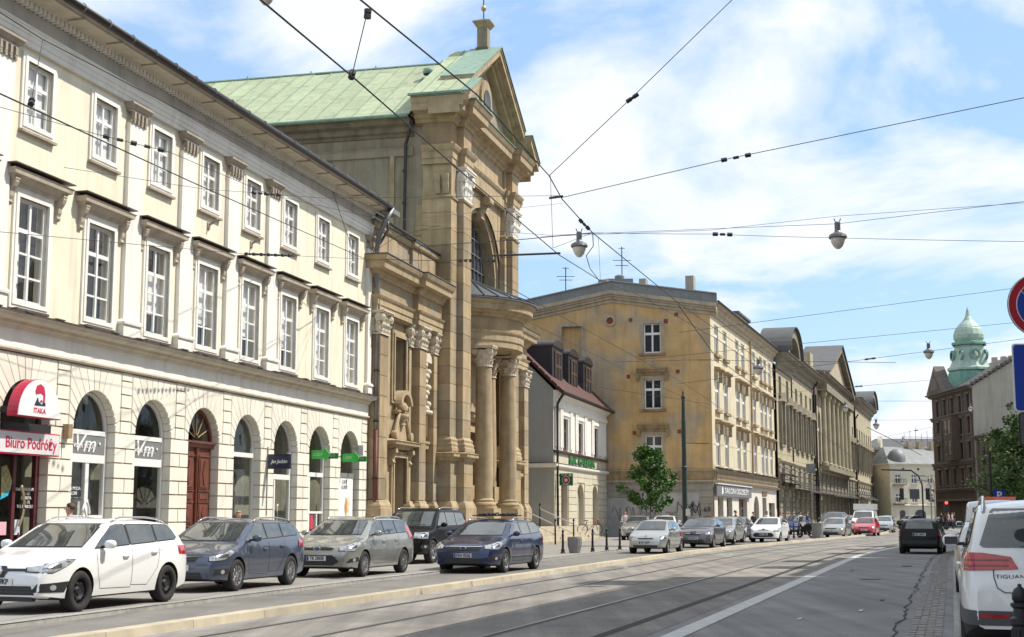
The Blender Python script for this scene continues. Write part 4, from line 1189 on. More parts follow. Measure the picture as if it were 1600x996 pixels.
def column(x, y, z0, z1, r, cap=.95):
	c = MB().lathe([(r, z0 + .35), (r * 1.01, z0 + 2.4), (r * .87, z1 - cap)], (x, y, 0), 28).build('column', sandl, CH, smooth=True)
	MB().lathe([(r * 1.5, z0 - .25), (r * 1.5, z0), (r * 1.32, z0), (r * 1.38, z0 + .08), (r * 1.3, z0 + .16), (r * 1.1, z0 + .2), (r * 1.16, z0 + .28), (r, z0 + .36)], (x, y, 0), 28).build('column_base', sandl, c, smooth=False)
	MB().box(x - r * 1.55, x + r * 1.55, y - r * 1.55, y + r * 1.55, .3, z0 - .1).build('column_plinth', sandl, c)
	b = MB(); zc = z1 - cap; rt = r * .87
	b.lathe([(rt * 1.12, zc - .04), (rt * 1.12, zc + .03), (rt, zc + .03), (rt, zc + .3), (rt * 1.25, zc + cap * .8)], (x, y, 0), 20)
	for row, (za, hh, n, o0) in enumerate(((zc + .04, .32 * cap, 8, 0), (zc + .30 * cap, .34 * cap, 8, .39))):
		for q in range(n):
			a = o0 + 2 * math.pi * q / n
			ca, sa = math.cos(a), math.sin(a); lw = rt * .26
			pr = [(rt, za), (rt + .05, za + hh * .35), (rt + .07, za + hh * .75), (rt + .17, za + hh), (rt + .05, za + hh * .98)]
			vs = []
			for sg in (-1, 1):
				for a_, z in pr: vs.append((x + ca * a_ - sa * lw * sg, y + sa * a_ + ca * lw * sg, z))
			b.add(vs, [(i, i + 1, i + 6, i + 5) for i in range(4)] + [(0, 1, 2, 3, 4), (9, 8, 7, 6, 5)])
	for a in (0, 90, 180, 270):
		ca, sa = math.cos(R(a + 45)), math.sin(R(a + 45))
		vx, vy = x + ca * rt * 1.35, y + sa * rt * 1.35
		for ax in ('x', 'y'):
			for rv, dd in ((.17, .07), (.10, .10), (.05, .13)):
				b.lathe([(.001, -dd), (rv, -dd), (rv, dd), (.001, dd)], (vx, vy, z1 - .26 * cap), 12, ax)
	s_ = rt * 1.5
	b.box(x - s_, x + s_, y - s_, y + s_, z1 - .12 * cap, z1 - .05 * cap)
	b.box(x - s_ * 1.06, x + s_ * 1.06, y - s_ * 1.06, y + s_ * 1.06, z1 - .05 * cap, z1)
	b.build('capital', capst, c)
for a in (226, 314, 200, 340):
	column(pcx + 3.32 * math.cos(R(a)), pcy + 3.32 * math.sin(R(a)), 2.0, 9.55, .43)
frame_rect(65.4, 68.0, .9, 5.6, .35, .12, CH, y=NW + .25, name='portal_surround')
MB().box(65.4, 68.0, .7, .8, .9, 5.6).build('door', MATS['dark_studded_door'], CH)
MB().sweep([(64.6, NW + .25), (68.8, NW + .25)], [(0, 6.05), (.2, 6.1), (.3, 6.25), (.4, 6.3), (.4, 6.42), (0, 6.5)]).build('portal_cornice', sandl, CH, fix=True)
b = MB().prism([(64.7, 6.5), (65.9, 6.5), (65.6, 6.95), (64.9, 6.9)], NW - .3, NW + .25); b.build('portal_pediment', sandl, CH); b = MB().prism([(67.5, 6.5), (68.7, 6.5), (68.5, 6.9), (67.8, 6.95)], NW - .3, NW + .25)
b.build('portal_pediment', sandl, CH)
for (z0, z1) in ((3.95, 4.25), (4.9, 5.1), (7.3, 7.5)):
	MB().box(62.8, 64.5, NW + .05, NW + .25, z0, z1).build('portal_band', sandl, CH)
# ---- right wing (narrow, mostly hidden) ------------------------------------------
RX0, RX1 = 73.0, 77.6
MB().wall(rect(RX0, RX1, .1, 11.6), [rect(74.7, 75.8, 4.6, 8.9)], Y0, .9).build('right_wing_wall', sandl, CH)
frame_rect(74.7, 75.8, 4.6, 8.9, .25, .1, CH, bottom=True)
window(CH, 74.7, 75.8, 4.6, 8.9, .4, 2, (1,) * 6, .06, .05, mfr=black_iron, mgl=ironw)
MB().box(RX0, RX1 - .02, .95, 12, .1, 11.5).build('right_wing_core', plast, CH)
p = pil(76.9, .95, YP)
MB().sweep([(74.3, 0), (74.3, -.1), (76.2, -.1), (76.2, 0)], [(0, 3.5), (.2, 3.55), (.3, 3.7), (.3, 3.85), (0, 3.9)]).build('string_course', sandl, CH, fix=True)
rpth = [(73.0, -.30), (77.5, -.30), (77.5, 4)]
ent(rpth, 9.66)
MB().box(73.0, 77.5, -.28, .1, 9.6, 11.8).build('entablature_core', sandl, CH)
MB().box(73.0, 77.4, .1, 8, 11.8, 12.6).build('attic', plast, CH)
b = MB().lathe([(.20, 12.3), (.24, 12.5), (.16, 12.55), (.14, 13.0), (.26, 13.1), (.26, 13.2), (.1, 13.25)], (76.9, -.1, 0), 12).build('finial', capst, CH)
# ---- steps in front of the church --------------------------------------------------
ST = facade_root('church_steps', 14.15, -19, 70, 'broad sandstone steps running along the church and round its right corner', 'steps', PZ)
stepm = mat('worn_step_stone', (.44, .38, .28), .9, var=.15, vs=2, bump=.3, rnd=.08)
nst = 5
for i in range(nst):
	e = .42 * (nst - 1 - i)
	yf = -1.25 - e; xr = 83.2 + e * 2.4
	z0, z1 = .17 * i, .17 * (i + 1)
	x = 62.6
	while x < xr - .5:
		x2 = min(x + 1.9 + random.uniform(-.2, .2), xr)
		if xr - x2 < .6: x2 = xr
		piece('step', stepm, ST, x + .004, x2 - .004, yf, yf + .46, z0, z1)
		x = x2
	piece('step_side', stepm, ST, xr - .8 * (1 if i else 1), xr, yf + .46, 3.0, z0, z1)
MB().box(62.4, 82.9, -1.22, .2, 0, .845).build('terrace', stepm, ST)
MB().box(82.0, 83.1, -1.2, 3.0, 0, .84).build('terrace', stepm, ST)
def handrail(s0, label):
	r = facade_root('handrail', 14.15, -19, s0, label, 'handrail', PZ)
	r['group'] = 'iron handrails on the church steps'
	b = MB()
	for y, z in ((-3.2, 0), (-1.3, .85)):
		b.tube([(s0, y, z), (s0, y, z + 1.15)], .045, 8)
		b.lathe([(.001, .14), (.05, .08), (.06, 0), (.03, -.05)], (s0, y, z + 1.2), 10)
	b.build('post', black_iron, r, smooth=True)
	MB().tube([(s0, -3.2, 1.0), (s0, -1.3, 1.85)], .028, 8).build('top_rail', mat('bare_rail', (.45, .43, .40), .4, metal=.5), r)
	MB().tube([(s0, -3.2, .5), (s0, -1.3, 1.35)], .022, 8).build('lower_rail', MATS['bare_rail'], r)
	return r
handrail(71.8, 'iron handrail with bare metal rails, the nearer one left of the pale house corner')
handrail(76.5, 'iron handrail with bare metal rails, the farther one beside the grey house wall')
# --- small grey and white house
HO = facade_root('townhouse', 14.15, -18, 90, 'small two-storey house with grey side wall, white pilastered front and dark dormers', 'house')
greyw = mat('grey_side_render', (.36, .35, .31), .9, var=.06, vs=.8, bump=.15, streak=.10)
creamh = mat('cream_course', (.55, .50, .38), .9, var=.08, vs=1.5, rnd=.04, streak=.12)
tile_r = mat('red_roof_tiles', (.085, .036, .03), .85, var=.3, vs=4)
brownw = mat('brown_window', (.10, .06, .045), .4, var=.2)
pane_d = mat('dark_pane', (.035, .04, .045), .08, var=.4, vs=1.5)
h0, h1 = 81.4, 98.5
MB().wall(rect(h0, h1, 4.5, 8.8), [rect(c - .85, c + .85, 5.42, 7.45) for c in (84.9, 89.5, 94.9)], 0, .25).build('upper_wall', whitep, HO)
for c in (84.9, 89.5, 94.9):
	window(HO, c - .85, c + .85, 5.42, 7.45, .15, 2, (1, 2), .16, .12, mfr=brownw, mgl=pane_d)
	for s_ in (-1, 1):
		for q in (0, .42):
			x = c + s_ * (1.25 + q)
			piece('pilaster', whitep, HO, x - .15, x + .15, -.10, 0, 5.6, 7.95)
	piece('window_head', whitep, HO, c - 1.0, c + 1.0, -.08, 0, 7.6, 7.8)
for x in (82.0, 98.0): piece('pilaster', whitep, HO, x - .3, x + .3, -.10, 0, 5.6, 7.95)
hp = [(h0, 6), (h0, 0), (h1, 0)]
MB().sweep([(h0, 0), (h1, 0)], [(0, 7.95), (.14, 7.97), (.16, 8.2), (.10, 8.22), (.10, 8.5), (.2, 8.55), (.4, 8.72), (.5, 8.78), (.5, 8.9), (0, 8.95)]).build('cornice', whitep, HO, fix=True)
MB().sweep([(h0, 0), (h1, 0)], [(0, 5.24), (.16, 5.26), (.20, 5.34), (.2, 5.4), (0, 5.42)]).build('sill_course', brownw, HO, fix=True)
MB().box(h0 + .02, h1 - .02, -.03, 0, 4.6, 5.24).build('sign_frieze', creamh, HO)
MB().sweep(hp, [(0, 4.36), (.1, 4.38), (.22, 4.46), (.24, 4.6), (0, 4.64)]).build('lower_cornice', whitep, HO, fix=True)
MB().sweep(hp, [(0, 4.645), (.26, 4.605), (.26, 4.63), (0, 4.68)]).build('cornice_flashing', darksheet, HO, fix=True)
MB().add([(h0, 0, 0), (h0, 13, 0), (h0, 13, 8.9), (h0, 4.6, 13.6), (h0, 0, 9.0)], [(4, 3, 2, 1, 0)]).build('side_wall', greyw, HO)
MB().add([(h1, 0, 0), (h1, 13, 0), (h1, 13, 8.9), (h1, 4.6, 13.6), (h1, 0, 9.0)], [(0, 1, 2, 3, 4)]).build('end_wall', greyw, HO)
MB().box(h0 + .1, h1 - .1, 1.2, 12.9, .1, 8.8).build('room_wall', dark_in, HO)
MB().prism([(0 - .6, 8.85), (4.6, 13.95), (4.6, 13.75), (-.55, 8.68)], h0 - .12, h1 + .1, 'x').build('roof_slope', tile_r, HO)
MB().prism([(4.6, 13.75), (13.3, 8.8), (13.3, 9.0), (4.6, 13.95)], h0 - .12, h1 + .1, 'x').build('roof_slope', tile_r, HO)
for q in range(14):
	t = q / 14
	o = piece('verge_tile', tile_r, HO, h0 - .2, h0 + .15, -.6 + 5.2 * t, -.6 + 5.2 * (t + 1 / 14) - .04, 8.92 + 5.1 * t, 9.06 + 5.1 * t)
	o.rotation_euler = (R(44), 0, 0)
MB().tube([(h0 - .2, -.62, 8.82), (h1 + .1, -.62, 8.8)], .09, 8).build('gutter', gutter_dark, HO)
MB().tube([(h0 + .25, -.6, 8.75), (h0 + .25, -.35, 8.4), (h0 + .25, -.2, 8.1), (h0 + .25, -.2, .2)], .085, 8).build('downpipe', gutter_dark, HO)
dorm = mat('black_dormer_sheet', (.035, .032, .035), .5, metal=.2, var=.2)
for c in (84.9, 89.7, 94.6):
	d = MB().box(c - 1.5, c + 1.5, .5, 3.8, 9.3, 11.9).build('dormer', dorm, HO)
	MB().prism(arc(c, 11.85, 1.55, 0, 180, 12, rz=.45), .4, 4.0).build('dormer_roof', dorm, d)
	window(d.parent, c - .9, c + .9, 9.75, 11.6, .42, 2, (1, 1), .12, .1, mfr=brownw, mgl=pane_d, name='dormer_window')
	MB().sweep([(c - 1.55, .48), (c + 1.55, .48)], [(0, 11.8), (.06, 11.82), (.06, 11.9), (0, 11.92)]).build('dormer_cornice', brownw, d, fix=True)
MB().box(83.0, 84.0, 5.0, 5.8, 13.0, 14.4).build('chimney', whitep, HO)
go = [rect(83.4, 85.4, .9, 3.45), archpoly(88.3, 90.5, .9, 2.7, 12, rz=.85), archpoly(93.35, 95.35, .9, 2.7, 12, rz=.85)]
MB().wall(rect(h0, h1, .0, 4.5), go, .0, .45).build('ground_floor_wall', creamh, HO)
zc = .95
while zc < 4.2:
	for a, b in ((h0, 83.3), (85.5, 88.2), (90.6, 93.25), (95.45, h1)):
		piece('stone_block', creamh, HO, a + .02, b - .02, -.05, 0, zc, zc + .40)
	if zc + .43 > 3.6:
		for a, b in ((83.3, 85.5), (88.2, 90.6), (93.25, 95.45)): piece('stone_block', creamh, HO, a + .02, b - .02, -.05, 0, max(zc, 3.62), zc + .40)
	zc += .43
MB().box(h0 - .03, h1, -.08, 0, 0, .9).build('plinth', mat('plinth_render', (.45, .41, .32), .9, var=.15), HO)
MB().box(88.3, 90.5, .3, .34, .9, 3.6).build('blind_arch', mat('beige_blind', (.30, .27, .20), .9, var=.1), HO)
for a, b, t in ((83.4, 85.4, 3.45), (93.35, 95.35, 3.55)):
	window(HO, a, b, .9, t, .35, 1, (1, 2.2), .1, .08, mfr=brownw, mgl=pane_d)
posr = mat('red_poster', (.62, .08, .05), .5, var=.5, vs=9)
posw = mat('white_poster', (.75, .77, .80), .5, var=.1, vs=9)
for a, top in ((83.55, 2.75), (93.6, 2.75)):
	MB().box(a, a + 1.2, .30, .32, 1.0, top).build('poster', posw, HO)
	MB().box(a + .1, a + 1.1, .28, .30, 1.25, top - .45).build('poster_print', posr if a < 90 else mat('orange_poster', (.55, .35, .12), .5, var=.5, vs=9), HO)
gs = tag(text('wall_lettering', 'BeK GALERIA', .62, mat('green_letters', (.02, .17, .05), .5, var=0), None, frame_pt(14.15, -17.92, 89.7, 4.93), sx=2.3, extrude=.03, bold=.02), 'large green letters fixed to the cream frieze of the white house', 'lettering')
gs.rotation_euler = (R(90), 0, R(90 - 14.15))
sg = facade_root('hanging_sign', 14.15, -18, 81.9, 'green square projecting sign with round red emblem on the white house corner', 'sign')
greens = mat('green_sign', (.01, .10, .035), .4, var=.05)
MB().box(81.86, 81.96, -1.05, -.25, 3.30, 4.02).build('board', greens, sg)
def disc_x(x, y, z, r, m, nm, th=.01):
	return MB().lathe([(.001, 0), (r, 0), (r, th), (.001, th)], (x, y, z), 24, 'x').build(nm, m, sg)
disc_x(81.845, -.65, 3.62, .24, mat('pale_ring', (.6, .6, .55), .5, var=0), 'emblem'); disc_x(81.84, -.65, 3.62, .21, mat('dark_red_emblem', (.30, .02, .02), .5, var=0), 'emblem'); disc_x(81.835, -.65, 3.62, .10, MATS['pale_ring'], 'emblem')
MB().box(81.845, 81.86, -.98, -.82, 3.84, 3.97).build('logo_square', MATS['pale_ring'], sg)
text('sign_lettering', 'APTEKA', .10, whiteg, sg, (81.84, -.55, 3.92), (90, 0, -90)); text('sign_lettering', 'CALODOBOWA', .07, whiteg, sg, (81.84, -.65, 3.35), (90, 0, -90))
MB().tube([(81.9, -.3, 3.9), (81.9, 0, 3.9)], .03, 6).build('sign_arm', black_iron, sg)
# --- ochre corner house
YE = facade_root('corner_house', 18.3, -17.5, 97.06, 'weathered ochre four-storey corner house with graffiti and low gabled grey roof', 'house')
ochre = mat('ochre_render', (.58, .38, .165), .93, var=.16, vs=.9, bump=.3, bs=25, streak=.22, blotch=(.45, .35, .23), bl_s=.38, bl_t=.53, bl_w=.07)
ochre2 = mat('pale_ochre_front', (.58, .51, .36), .93, var=.10, vs=.9, bump=.2, streak=.25)
ytrim = mat('ochre_trim', (.33, .235, .13), .93, var=.25, vs=2, streak=.3)
tan = mat('tan_trim', (.42, .35, .25), .93, var=.18, vs=1.5, streak=.25)
greyband = mat('grey_banded_wall', (.33, .295, .245), .93, var=.12, vs=.9, streak=.25, rnd=.05)
rfsheet = mat('grey_roof_sheet', (.21, .22, .22), .6, metal=.2, var=.15, vs=1, streak=.2)
X0 = 97.06
wins = [(2.95, 4.85)]
hs = [rect(3.53, 4.77, 12.93, 15.03), rect(3.53, 4.77, 8.97, 11.07), rect(3.53, 4.77, 4.9, 7.1), rect(9.3, 10.8, 12.8, 15.05)]
o = MB().wall([(0, 4.5), (14.2, 4.5), (14.2, 15.6), (7.2, 16.8), (0, 15.6)], hs, X0, .22, 'x').build('side_wall', ochre, YE)
MB().box(X0 + .23, X0 + .26, 9.2, 10.9, 12.7, 15.2).build('blind_window', ochre, YE)
def swin(y0, y1, z0, z1, lowc=False):
	b = MB()
	for w_, p in ((.24, .05), (.12, .08)):
		b.box(X0 - p, X0 + .02, y0 - w_, y0, z0, z1 + w_); b.box(X0 - p, X0 + .02, y1, y1 + w_, z0, z1 + w_); b.box(X0 - p, X0 + .02, y0, y1, z1, z1 + w_)
	b.build('window_surround', tan, YE)
swin(9.3, 10.8, 12.8, 15.05)
for i, (z0, z1) in enumerate(((12.93, 15.03), (8.97, 11.07), (4.9, 7.1))):
	swin(3.53, 4.77, z0, z1)
	window(YE, 3.53, 4.77, z0, z1, X0 + .12, 2, (1, 2), .09, .1, mfr=whitefr, mgl=pane_d, axis='x',
		   behind=None)
	MB().sweep([(X0, 5.1), (X0, 3.2)], [(0, z0 - .22), (.14, z0 - .18), (.18, z0 - .08), (.18, z0 - .02), (0, z0)]).build('sill', ytrim, YE, fix=True)
	if i:
		zz = z1 + .45
		MB().sweep([(X0, 5.25), (X0, 3.05)], [(0, zz - .22), (.10, zz - .18), (.14, zz), (.26, zz + .04), (.30, zz + .16), (.40, zz + .24), (.40, zz + .32), (0, zz + .38)]).build('window_hood', ytrim, YE, fix=True)
		for y in (3.12, 5.2):
			MB().box(X0 - .22, X0, y - .12, y + .12, zz - .5, zz).build('console', ytrim, YE)
	if i == 0: MB().box(X0 - .02, X0 + .0, 3.0, 3.3, 15.0, 15.3).build('brick_vent', mat('red_brick', (.22, .06, .03), .9), YE)
for y, z in ((5.7, 15.35), (2.4, 15.6), (5.9, 11.3), (2.35, 11.55), (5.5, 7.3), (2.3, 7.35)):
	piece('brick_vent', MATS['red_brick'], YE, X0 - .03, X0, y - .13, y + .13, z - .13, z + .13)
MB().lathe([(.25, -.0), (.42, -.0), (.42, -.08), (.25, -.08)], (X0, 7.2, 15.35), 20, 'x').build('oculus_ring', tan, YE)
MB().lathe([(.001, -.01), (.27, -.01), (.27, 0), (.001, 0)], (X0, 7.2, 15.35), 20, 'x').build('oculus', MATS['red_brick'], YE)
def gab(name, m, dx, zlo, zhi):
	"""band running up and down the low gable of the side wall; zlo/zhi relative to the slope line"""
	f = lambda y: 15.6 + (16.8 - 15.6) * (1 - abs(y - 7.1) / 7.1)
	ys = [-.5, 7.1, 14.7]
	b = MB()
	vs = []
	for y in ys:
		z = f(y)
		for (a, c_) in ((X0 - dx, zlo), (X0 - dx, zhi), (X0 + .1, zhi), (X0 + .1, zlo)): vs.append((a, y, z + c_))
	b.add(vs, [(0, 1, 5, 4), (1, 2, 6, 5), (3, 0, 4, 7), (4, 5, 9, 8), (5, 6, 10, 9), (7, 4, 8, 11), (0, 3, 2, 1), (8, 9, 10, 11)])
	return b.build(name, m, YE, fix=True)
gab('gable_cornice', tan, .08, -.12, .12); gab('gable_cornice', tan, .20, .12, .30); gab('gable_cornice', tan, .30, .30, .46); gab('gable_cornice', tan, .42, .46, .72)
gab('roof_edge', rfsheet, -.05, .72, 1.42)
gab('roof_flashing', mat('light_flashing', (.30, .32, .33), .5, metal=.3), .06, 1.42, 1.50)
b = MB()
for x in (X0 + .1, 128.4):
	b.v += [(x, -.4, 16.3), (x, 7.1, 18.25), (x, 14.6, 16.3)]
b.f += [[0, 3, 4, 1], [1, 4, 5, 2], [0, 1, 2], [5, 4, 3]]; b.mi += [0] * 4
b.build('roof', rfsheet, YE)
for (y, w_, h_) in ((8.5, .7, 1.0), (5.5, .5, .7), (2.0, .6, .8)):
	MB().box(X0 + 3, X0 + 3.8, y - w_ / 2, y + w_ / 2, 17.5, 18.6 + h_ * .3).build('chimney', greyband, YE)
MB().box(X0 - .06, X0 + .2, -.06, 14.2, 4.0, 4.75).build('base_band', ytrim, YE)
MB().box(X0 - .10, X0 + .2, -.10, 14.2, 4.62, 4.72).build('band_moulding', tan, YE)
MB().box(X0 - .12, X0 + .2, -.12, 14.2, 3.86, 3.98).build('band_moulding', tan, YE)
MB().box(X0 + .03, X0 + .3, .0, 14.2, 0, 4.0).build('ground_floor_wall', joint, YE)
z = .05
while z < 3.8:
	h_ = .46
	for a, bb in (((.02, 4.9), (4.92, 9.6), (9.62, 14.2)) if int(z / .46) % 2 else ((.02, 2.6), (2.62, 7.3), (7.32, 14.2))):
		piece('band_course', greyband, YE, X0 - .02, X0 + .04, a, bb, z, z + h_ - .035)
	z += h_
MB().prism([(1.0, .1), (8.2, .1), (8.2, 2.75), (5.4, 2.75), (5.4, 3.1), (1.0, 3.1)], X0 - .035, X0 - .022, 'x').build('whitewash_patch', mat('whitewash', (.40, .39, .37), .95, var=.15, vs=1.2, blotch=(.30, .29, .26), bl_s=.8), YE)
graf = mat('black_spray_paint', (.03, .03, .035), .8, var=0)
graf2 = mat('faded_purple_spray', (.20, .14, .20), .9, var=0)
random.seed(14)
def scrawl(y0, y1, z0, z1, m, n, r=.022, loops=4):
	pts = []
	for i in range(n):
		t = i / (n - 1)
		pts.append((X0 - .04, y1 + (y0 - y1) * t + .16 * math.sin(t * loops * 6.28 + 1) , (z0 + z1) / 2 + (z1 - z0) / 2 * math.sin(t * loops * 9.1 + random.uniform(-.5, .5))))
	return MB().tube(pts, r, 4).build('graffiti', m, YE)
scrawl(.9, 2.4, 1.5, 2.5, graf, 40, .026, 3); scrawl(1.1, 2.0, 1.7, 2.35, graf, 30, .02, 4); scrawl(2.6, 3.2, 1.5, 1.8, graf, 12, .02, 2)
scrawl(4.6, 7.0, 1.1, 2.2, graf2, 50, .022, 5); scrawl(3.6, 4.9, 1.2, 1.8, graf2, 24, .02, 3)
text('graffiti', '69', .5, graf, YE, (X0 - .045, .45, 1.95), (90, 0, -90)); text('graffiti', 'TD', .34, graf, YE, (X0 - .045, .45, 1.35), (90, 0, -90))
fx = [99.4, 102.95, 108.4, 111.25, 116.8, 120.9, 123.2, 126.1]
hs = []
for c in fx:
	for z0, z1 in ((12.9, 15.0), (8.95, 11.1), (4.95, 7.4)): hs.append(rect(c - .8, c + .8, z0, z1))
MB().wall(rect(X0, 128.4, 4.5, 15.6), hs, 0, .25).build('front_wall', ochre2, YE)
for c in fx:
	for i, (z0, z1) in enumerate(((12.9, 15.0), (8.95, 11.1), (4.95, 7.4))):
		window(YE, c - .8, c + .8, z0, z1, .08, 2, (1, 2), .1, .1, mfr=whitefr if i != 1 or c > 100 else whitefr, mgl=pane_d)
		piece('sill', ytrim, YE, c - 1.0, c + 1.0, -.22, 0, z0 - .2, z0)
		if i:
			MB().sweep([(c - 1.05, 0), (c + 1.05, 0)], [(0, z1 + .15), (.1, z1 + .2), (.14, z1 + .5), (.3, z1 + .6), (.42, z1 + .7), (.42, z1 + .8), (0, z1 + .88)]).build('window_hood', ytrim, YE, fix=True)
			for s_ in (-1, 1): piece('console', tan, YE, c + s_ * .95 - .12, c + s_ * .95 + .12, -.26, 0, z1 - .15, z1 + .5)
MB().sweep([(X0, 0), (128.4, 0)], [(0, 15.5), (.1, 15.52), (.14, 15.75), (.3, 15.85), (.34, 16.05), (.55, 16.15), (.6, 16.3), (0, 16.35)]).build('cornice', tan, YE, fix=True)
MB().tube([(X0 - .3, -.65, 16.35), (128.6, -.65, 16.35)], .09, 6).build('gutter', gutter_dark, YE)
MB().tube([(114.3, -.15, 15.6), (114.3, -.15, 4.8)], .09, 6).build('downpipe', ytrim, YE)
MB().box(X0, 128.4, -.05, .2, 3.5, 4.5).build('base_wall', tan, YE)
MB().sweep([(X0, -.05), (128.4, -.05)], [(0, 3.76), (.3, 3.8), (.4, 3.92), (0, 3.98)]).build('balcony_ledge', tan, YE, fix=True)
b = MB(); x = X0 + .4
bal = MB().lathe([(.09, 3.98), (.05, 4.1), (.12, 4.3), (.06, 4.5), (.10, 4.62)], (0, 0, 0), 8).mesh('baluster'); bal.materials.append(tan)
while x < 128.2:
	link('baluster', bal, YE, (x, -.22, 0)); x += .62
MB().box(X0, 128.4, -.36, -.08, 4.62, 4.74).build('balustrade_rail', tan, YE)
rust = mat('rusty_canopy', (.055, .04, .04), .7, var=.3, vs=3)
MB().add([(X0, -.1, 4.86), (X0, -.6, 4.80), (128.4, -.6, 4.80), (128.4, -.1, 4.86), (X0, -.1, 4.80), (X0, -.6, 4.76), (128.4, -.6, 4.76), (128.4, -.1, 4.80)], [(0, 1, 2, 3), (7, 6, 5, 4), (1, 5, 6, 2), (0, 4, 5, 1)]).build('canopy', rust, YE)
gh = [rect(98.4, 100.6, .3, 2.8), rect(102.0, 104.4, .3, 2.8), rect(107.4, 111.4, .3, 2.8), archpoly(114.9, 117.6, .1, 2.1, 10, rz=1.0), rect(119.6, 121.9, .1, 3.0), rect(123.3, 127.0, .1, 2.6)]
shopw = mat('white_shop_render', (.62, .58, .50), .9, var=.1, streak=.15)
MB().wall(rect(X0, 128.4, 0, 3.8), gh, -.06, .5).build('shop_wall', shopw, YE)
for i, h_ in enumerate(gh):
	xs_ = [p[0] for p in h_]; zs_ = [p[1] for p in h_]
	window(YE, min(xs_), max(xs_), min(zs_), max(zs_), .25, 2, (1, 3), .15, .12, mfr=mat('dark_red_frame', (.14, .05, .045), .5) if i in (2, 4) else brownw, mgl=pane_d, name='shop_window')
ss = facade_root('shop_sign', 18.3, -17.5, 104.8, 'long grey fascia sign with white capitals on the ochre corner house', 'sign')
MB().box(97.1, 112.5, -.26, -.14, 2.88, 3.68).build('fascia', mat('grey_fascia', (.16, .165, .165), .5, var=.08), ss)
MB().box(97.1, 112.5, -.34, -.10, 3.70, 3.80).build('fascia_light', whitefr, ss)
text('fascia_lettering', 'SALON ODZIEŻY', .56, whiteg, ss, (105.6, -.27, 3.27), sx=2.5)
MB().prism([(98.9, 3.0), (99.6, 3.1), (99.4, 3.55), (99.0, 3.45)], -.275, -.26).build('fascia_emblem', whiteg, ss)
MB().box(119.4, 122.0, -.12, -.06, 3.15, 3.5).build('small_fascia', mat('brown_board', (.20, .10, .06), .6), YE)
# --- long theatre-like block
TH = facade_root('theatre_block', 18.3, -17.5, 185, 'long stone block with colonnade, triangular pediment and arched gables farther up the street', 'building')
ths = mat('theatre_stone', (.38, .33, .22), .93, var=.15, vs=.9, streak=.3, bump=.2)
thd = mat('theatre_trim', (.23, .20, .145), .93, var=.2, vs=1, streak=.35)
thg = mat('theatre_base', (.23, .205, .155), .93, var=.18, vs=.9, streak=.2, rnd=.06)
thr = mat('theatre_roof', (.085, .085, .085), .8, metal=0, var=.15)
secs = [(128.45, 139, 16.3, ths), (139, 160, 16.9, ths), (160, 196, 17.6, ths), (196, 214, 18.2, ths), (214, 245, 18.8, ths)]
for i, (a, bb, h_, m_) in enumerate(secs):
	hs = []; ws = []
	n = max(2, round((bb - a) / 4.6))
	y = [-.25, 0, -.45, 0, -.3][i]
	for k in range(n):
		c = a + (bb - a) * (k + .5) / n
		for z0, z1 in ((1.0, 3.2), (4.2, 5.9), (8.0, 11.6), (12.6, 14.3)):
			if i == 2 and z0 > 7:
				if z0 < 9: ws.append((c - 1.35, c + 1.35, 7.4, 13.2, 1))
				continue
			ws.append((c - .85, c + .85, z0, z1, 0))
	hs = [archpoly(x0, x1, z0, z1 - .9, 8, rz=.9) if ar else rect(x0, x1, z0, z1) for x0, x1, z0, z1, ar in ws]
	MB().wall(rect(a + .005, bb - .005, 0, h_ - .9), hs, y, .5 if i == 2 else .35).build('front_wall', m_, TH)
	for (x0, x1, z0, z1, ar), h in zip(ws, hs):
		p = MB().box(x0, x1, y + .30, y + .34, z0, z1).build('window', pane_d, TH)
		piece('mullion', whitefr if z0 > 3 else brownw, TH, (x0 + x1) / 2 - .08, (x0 + x1) / 2 + .08, y + .2, y + .3, z0, z1)
		piece('transom', whitefr if z0 > 3 else brownw, TH, x0, x1, y + .22, y + .3, z0 + (z1 - z0) * .62, z0 + (z1 - z0) * .68)
		if z0 > 4:
			piece('sill', thd, TH, x0 - .3, x1 + .3, y - .22, y, z0 - .25, z0)
		if 7 < z0 < 9 and i != 2:
			MB().prism([(x0 - .4, z1 + .3), (x1 + .4, z1 + .3), ((x0 + x1) / 2, z1 + 1.1)], y - .5, y).build('window_pediment', thd, TH)
			for s_ in (x0 - .3, x1 + .3): piece('pilaster', thd, TH, s_ - .15, s_ + .15, y - .3, y, z0, z1 + .3)
	MB().sweep([(a, y), (bb, y)] if i != 2 else [(a, y + .4), (a, y), (bb, y), (bb, y + .4)], [(0, h_ - 1.5), (.15, h_ - 1.45), (.2, h_ - 1.0), (.5, h_ - .8), (.6, h_ - .5), (1.0, h_ - .35), (1.1, h_ - .1), (0, h_)]).build('cornice', thd, TH, fix=True)
	MB().sweep([(a, y), (bb, y)], [(0, h_ + .01), (1.2, h_ - .08), (1.2, h_), (0, h_ + .1)]).build('cornice_flashing', darksheet, TH, fix=True)
	MB().sweep([(a, y), (bb, y)], [(0, 6.2), (.15, 6.25), (.3, 6.45), (.3, 6.6), (0, 6.7)]).build('string_course', ths, TH, fix=True)
	MB().box(a, bb, y + .36, 14, 0, h_ - .9).build('rear_wall', thg, TH) if i in (0, 4) else None
	z = .2
	while z < 6.0:
		xx = a
		for k in range(n + 1):
			c0 = a if k == 0 else a + (bb - a) * (k - .5) / n + .95
			c1 = bb if k == n else a + (bb - a) * (k + .5) / n - .95
			if c1 - c0 > .3:
				piece('stone_block', thg, TH, c0 + .01, c1 - .01, y - .12, y - .001, z, z + .42)
		z += .52 if i < 4 else .9
MB().box(139, 214, 1.5, 14, 0, 16).build('core', dark_in, TH)
